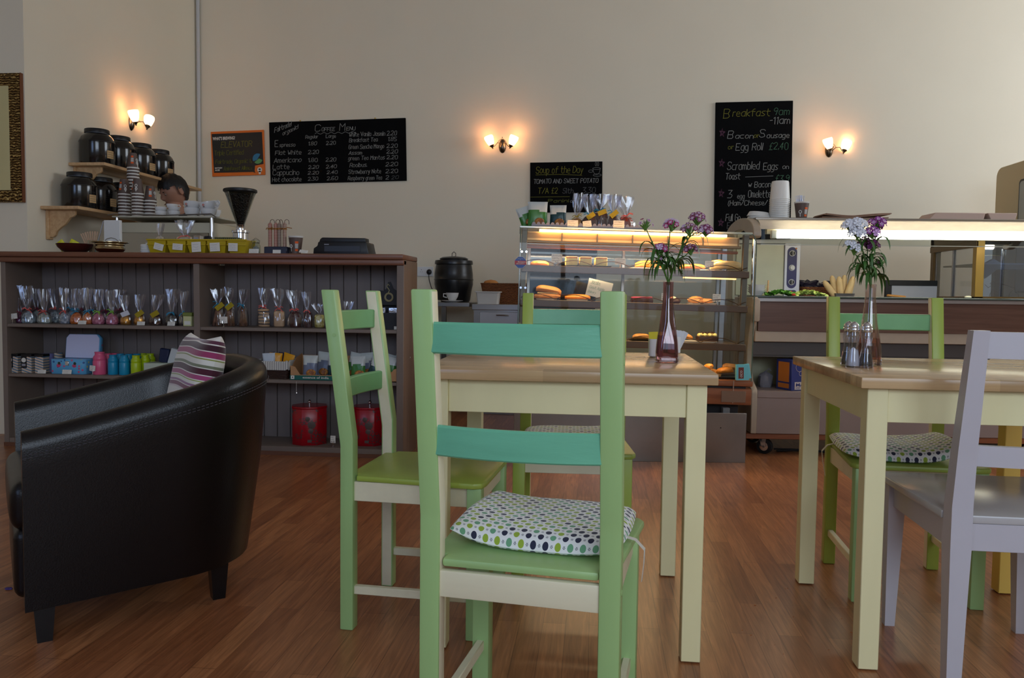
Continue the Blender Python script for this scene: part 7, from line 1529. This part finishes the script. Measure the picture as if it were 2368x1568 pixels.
def flower(lab, base, pts, heads, m, m2, grp, seed, leaves_=6, core=BUD, hr=.026, nf=12, fr=.0095):
    """one stem from the vase mouth through pts (offsets from base) with clustered heads"""
    T_ = thing('sweet_william', lab, 'flower', base, 0, grp); rnd = random.Random(seed)
    P_ = [Vector(p) for p in pts]; b = MB(); b.tube(P_, [.0024]+[.0021]*(len(P_)-2)+[.0016], STEM, 6)
    for p in P_[1:-1]: b.ball(p, .0034, STEM, 1)
    for h in heads:
        h = Vector(h)
        if (h-P_[-1]).length > .012: k = min(range(len(P_)), key=lambda i: (P_[i]-h).length if P_[i].z < h.z-.01 else 9); b.tube([P_[k], (P_[k]+h)/2+Vector((.0, 0, -.006)), h], .0013, STEM, 5)
    b.build('stem', T_, ang=60)
    b = MB()
    for k in range(leaves_+3):
        i = 3+k % max(1, len(P_)-4) if len(P_) > 4 else len(P_)-1; a = rnd.uniform(0, 2*PI); leafblade(b, P_[i].lerp(P_[i-1], rnd.uniform(0, .8) if i > 3 else rnd.uniform(0, .15)), (math.cos(a), .6*math.sin(a), rnd.uniform(.3, 1.1)), rnd.uniform(.065, .11), rnd.uniform(.009, .013), LEAF, rnd.uniform(.8, 1.6)*12*.1*8, k)
    b.build('leaves', T_, ang=80)
    bb = MB(); bc = MB()
    for hi, h in enumerate(heads):
        h = Vector(h); R0 = hr*(1 if hi == 0 else .85)
        for k in range(14):
            a = rnd.uniform(0, 2*PI); e = rnd.uniform(.1, 1.2); d = Vector((math.cos(a)*math.cos(e), math.sin(a)*math.cos(e), math.sin(e))); bc.tube([h-ZA*R0*.7, h+d*R0*.45-ZA*R0*.3, h+d*R0*.9-ZA*.003], [.0016, .0022, .0006], core, 5)
        for k in range(nf):
            a = 2.4*k+seed; e = math.acos(1-(k+.5)/nf*.95); d = Vector((math.cos(a)*math.sin(e), math.sin(a)*math.sin(e), math.cos(e))); floret(bb, h+d*R0*.9-ZA*R0*.15, d+Vector((0, -.5, .1)), fr*rnd.uniform(.85, 1.15), m if rnd.random() < .8 or not m2 else m2, m2, k)
    bc.build('bracts', T_, ang=60); bb.build('petals', T_, norm=False, ang=80)
MAG = mat('magenta_petal', (160, 30, 96), .6); PLM = mat('plum_petal', (120, 40, 84), .6); PPE = mat('white_edge_petal', (200, 170, 200), .6); VIO = mat('violet_petal', (120, 34, 116), .6); LIL = mat('lilac_petal', (206, 160, 210), .6); WPE = mat('white_petal', (216, 216, 224), .6); DPU = mat('dark_purple_petal', (78, 26, 50), .6)
def off(px, py, Y, base): q = P(px, py, Y=Y); return q-Vector(base)
B1 = Vector((V1.x, V1.y, TZ+.03))
G1 = 'flowers in the purple vase'
o1 = lambda px, py, dy=0: off(px, py, V1.y+dy, B1)
def path(o, *pp): return [Vector((0, 0, 0)), Vector((0, 0, .10)), Vector((pp[0].x*.08, 0, .205))]+list(pp)
flower('mostly green flower head leaning furthest from the breakfast board', B1, path(o1, o1(1526, 600), o1(1508, 560), o1(1492, 525)), [o1(1492, 520)], PPE, MAG, G1, 3, 6, nf=5, fr=.006, hr=.024)
flower('magenta flower head standing upright in the middle of the purple vase', B1, path(o1, o1(1543, 610), o1(1547, 560), o1(1550, 530)), [o1(1553, 522), o1(1528, 578, .01)], MAG, PPE, G1, 5, 6, nf=11, fr=.009, hr=.024)
flower('pale-edged plum flower head bending towards the breakfast board, lower', B1, path(o1, o1(1566, 600), o1(1580, 560), o1(1592, 542)), [o1(1594, 532), o1(1598, 578, .01)], PLM, PPE, G1, 8, 6, nf=16, fr=.007)
flower('tallest plum flower of the purple vase with a side bud', B1, path(o1, o1(1560, 610, .02), o1(1596, 545, .02), o1(1608, 520, .02)), [o1(1612, 508, .02), o1(1632, 535, .02)], PLM, PPE, G1, 9, 6, nf=15, fr=.008)
b = MB(); rnd = random.Random(2)
flower('small unopened flower low over the purple vase neck', B1, path(o1, o1(1535, 622), o1(1530, 610)), [o1(1525, 604)], PPE, PLM, G1, 19, 8, nf=5, fr=.005, hr=.018)
B2 = Vector((.800, 2.43, TZ+.03)); o2 = lambda px, py, dy=0: off(px, py, 2.43+dy, B2); G2 = 'flowers in the clear vase'
flower('white flower cluster of the clear vase beside the purple one', B2, path(o2, o2(2000, 600), o2(1990, 560), o2(1985, 530)), [o2(1984, 524, -.01), o2(1982, 542, -.015), o2(1966, 525)], WPE, None, G2, 4, 6, nf=17, fr=.010, hr=.028)
flower('violet flower cluster topmost in the clear vase', B2, path(o2, o2(2012, 600, .01), o2(2022, 560, .01), o2(2028, 530)), [o2(2029, 520), o2(2018, 540, -.015)], VIO, LIL, G2, 6, 6, nf=12, fr=.0105, hr=.026)
flower('white flower cluster lowest in the clear vase, towards the first table', B2, path(o2, o2(1996, 620), o2(1980, 590)), [o2(1975, 578), o2(1966, 568)], WPE, None, G2, 7, 6, nf=9, fr=.009, hr=.022)
flower('dark purple flower head in the shade of the white and violet ones', B2, path(o2, o2(2004, 620, .015), o2(2006, 580, .015)), [o2(2005, 562, .01), o2(2018, 570, .0)], DPU, VIO, G2, 9, 7, nf=12, fr=.008, hr=.024)
flower('spiky green seed head on a drooping side stem of the clear vase', B2, path(o2, o2(2015, 640, .01), o2(2026, 620, .01)), [o2(2034, 608)], DPU, None, G2, 12, 7, nf=3, fr=.004, hr=.022)
# sachet pots behind the purple vase
for k, (px, py, lab) in enumerate(((1516, 826, 'white pot with yellow sachets behind the purple vase'), (1557, 818, 'white pot with white sachets behind the purple vase'))):
    q = P(px, py, Z=.75); T_ = thing('sachet_pot', lab, 'pot', (q.x, q.y, TZ), .1); b = MB(); b.loft([[(x, y, z) for x, y in rrect(a, a, .012)] for a, z in ((.017, 0), (.0215, .004), (.0225, .058), (.0205, .058), (.019, .006))], CERAM); b.build('body', T_)
    for j in range(4):
        b = MB(); ym = mat('yellow_sachet', (220, 206, 40), .5) if k == 0 and j < 3 else mat('white_sachet', (206, 206, 210), .5); b.box((-.010, -.001, 0), (.010, .001, .066), ym, .0005); tag(b.build('sachet', loc=(q.x+(-.010+.008*j if k == 0 else -.004+.006*j), q.y-.008+.006*j, TZ+.014), rot=(0, (-.06+.05*j) if k == 0 else .1+.12*j, .1*j)), ('yellow sachet standing in the white pot' if k == 0 and j < 3 else 'white sachet standing in the white pot of yellow ones' if k == 0 else 'white sachet standing in the pot behind the vase'), 'sachet', 'sachets in the pot '+str(k+1) if False else ('yellow sachets' if k == 0 and j < 3 else None if k == 0 else 'white sachets'))
# shakers
for k, (px, py, fill, lab) in enumerate(((1960, 846, 'p', 'glass pepper shaker behind the salt'), (1972, 849, 's', 'glass shaker half full of white salt'), (2002, 850, 'e', 'glass pepper shaker in front of the clear vase'))):
    q = P(px, py, Z=.75); T_ = thing('table_shaker', lab, 'shaker', (q.x, q.y, TZ), 0, 'glass shakers with metal caps'); b = MB()
    prof = [(.0195, 0), (.020, .004), (.0185, .02), (.0135, .05), (.0125, .06), (.0150, .082), (.0155, .090), (.0125, .102)]
    b.lathe(prof, sheet_glass('shaker_glass', (222, 222, 226), .08, .04), 26, cap='bottom', fn=lambda a, z: 1+.03*math.cos(8*a)); b.build('glass_body', T_, ang=60)
    b = MB(); b.lathe([(.0001, .003), (.017, .004), (.0160, .02), (.0122, .046 if fill == 's' else .04), (.0001, .056 if fill == 's' else .040)], mat('table_salt', (222, 222, 230), .8) if fill == 's' else sheet_glass('ground_pepper_shade', (150, 140, 140), .04, .3), 20); b.build('salt' if fill == 's' else 'pepper', T_)
    b = MB(); b.lathe([(.0135, .099), (.0148, .101), (.0148, .109), (.0135, .111), (.0142, .114), (.0115, .121), (.005, .127), (.0001, .129)], CHROME, 24); b.build('metal_cap', T_)
# crumbs and a petal on the floor
b = MB(); rnd = random.Random(8)
for k in range(26):
    q = P(rnd.uniform(1680, 2260), rnd.uniform(1360, 1520), Z=0); b.ball((q.x, q.y, .002), rnd.uniform(.001, .0028), mat('crumb', (170, 96, 50), .8), 1, (1.4, 1, .5))
tag(b.build('floor_crumbs'), 'brown crumbs scattered on the floor between the tables', 'crumbs', kind='stuff')
q = P(20, 1364, Z=0); b = MB(); b.ball((0, 0, .004), .012, mat('fallen_petal', (70, 50, 120), .6), 1, (1.2, .8, .35)); tag(b.build('fallen_petal', loc=(q.x, q.y, 0)), 'small purple petal lying on the floor beside the armchair', 'petal')

# ---------------------------------------------------------------- sub-parts hang on the part that carries them
SUB = {'lettering': ('sleeve', 'printed_band', 'sticker', 'brown_label', 'card'), 'emblem': ('sleeve', 'carton'), 'handwriting': ('card',), 'knob': ('lid', 'control_panel'), 'lid_lining': ('lid',), 'clasp': ('body',), 'printed_flower': ('body',), 'logo': ('bowl',),
 'elephant_emblem': ('bag',), 'nut_picture': ('bag',), 'printed_band': ('carton',), 'tape_patch': ('wooden_base',), 'glass_edge': ('side_glass',), 'stitching': ('shell',), 'chalk_writing': ('black_insert', 'panel'), 'chalk_star': ('panel',), 'chalk_line': ('panel',), 'chalk_drawing': ('panel',), 'underline': ('panel',),
 'printed_lettering': ('black_insert', 'carton'), 'round_logo': ('black_insert',), 'head_emblem': ('panel',), 'relief_decoration': ('body',), 'blue_fascia': ('control_panel',), 'switch': ('control_panel',), 'small_print': ('control_panel',), 'badge': ('carton',), 'black_band': ('carton',), 'price_label': ('carton', 'body'),
 'orange_end_print': ('carton',), 'gasket': ('body',), 'side_pane': ('gasket',), 'rear_panel': ('body',), 'seal_ring': ('body',), 'paper_label': ('body',), 'handwritten_card': ('bins',), 'ribbon_bow': ('stick',), 'hook': ('stick',), 'light_tube': ('light_housing',), 'light_panel': ('light_housing',), 'strip_frame': ('light_housing',), 'brown_label': ('card',)}
_root = {}
for o in COL.objects:
    if o.parent: _root.setdefault(o.parent, []).append(o)
for r, kids in _root.items():
    if r.parent or r.type != 'EMPTY': continue
    nm = {}
    for k in kids: nm.setdefault(k.name.split('.')[0], k)
    for k in kids:
        for pn in SUB.get(k.name.split('.')[0], ()):
            q = nm.get(pn)
            if q and q is not k and q.parent is r and k.matrix_basis == Matrix() and q.matrix_basis == Matrix() and not any(x.parent is k for x in kids): k.parent = q; break
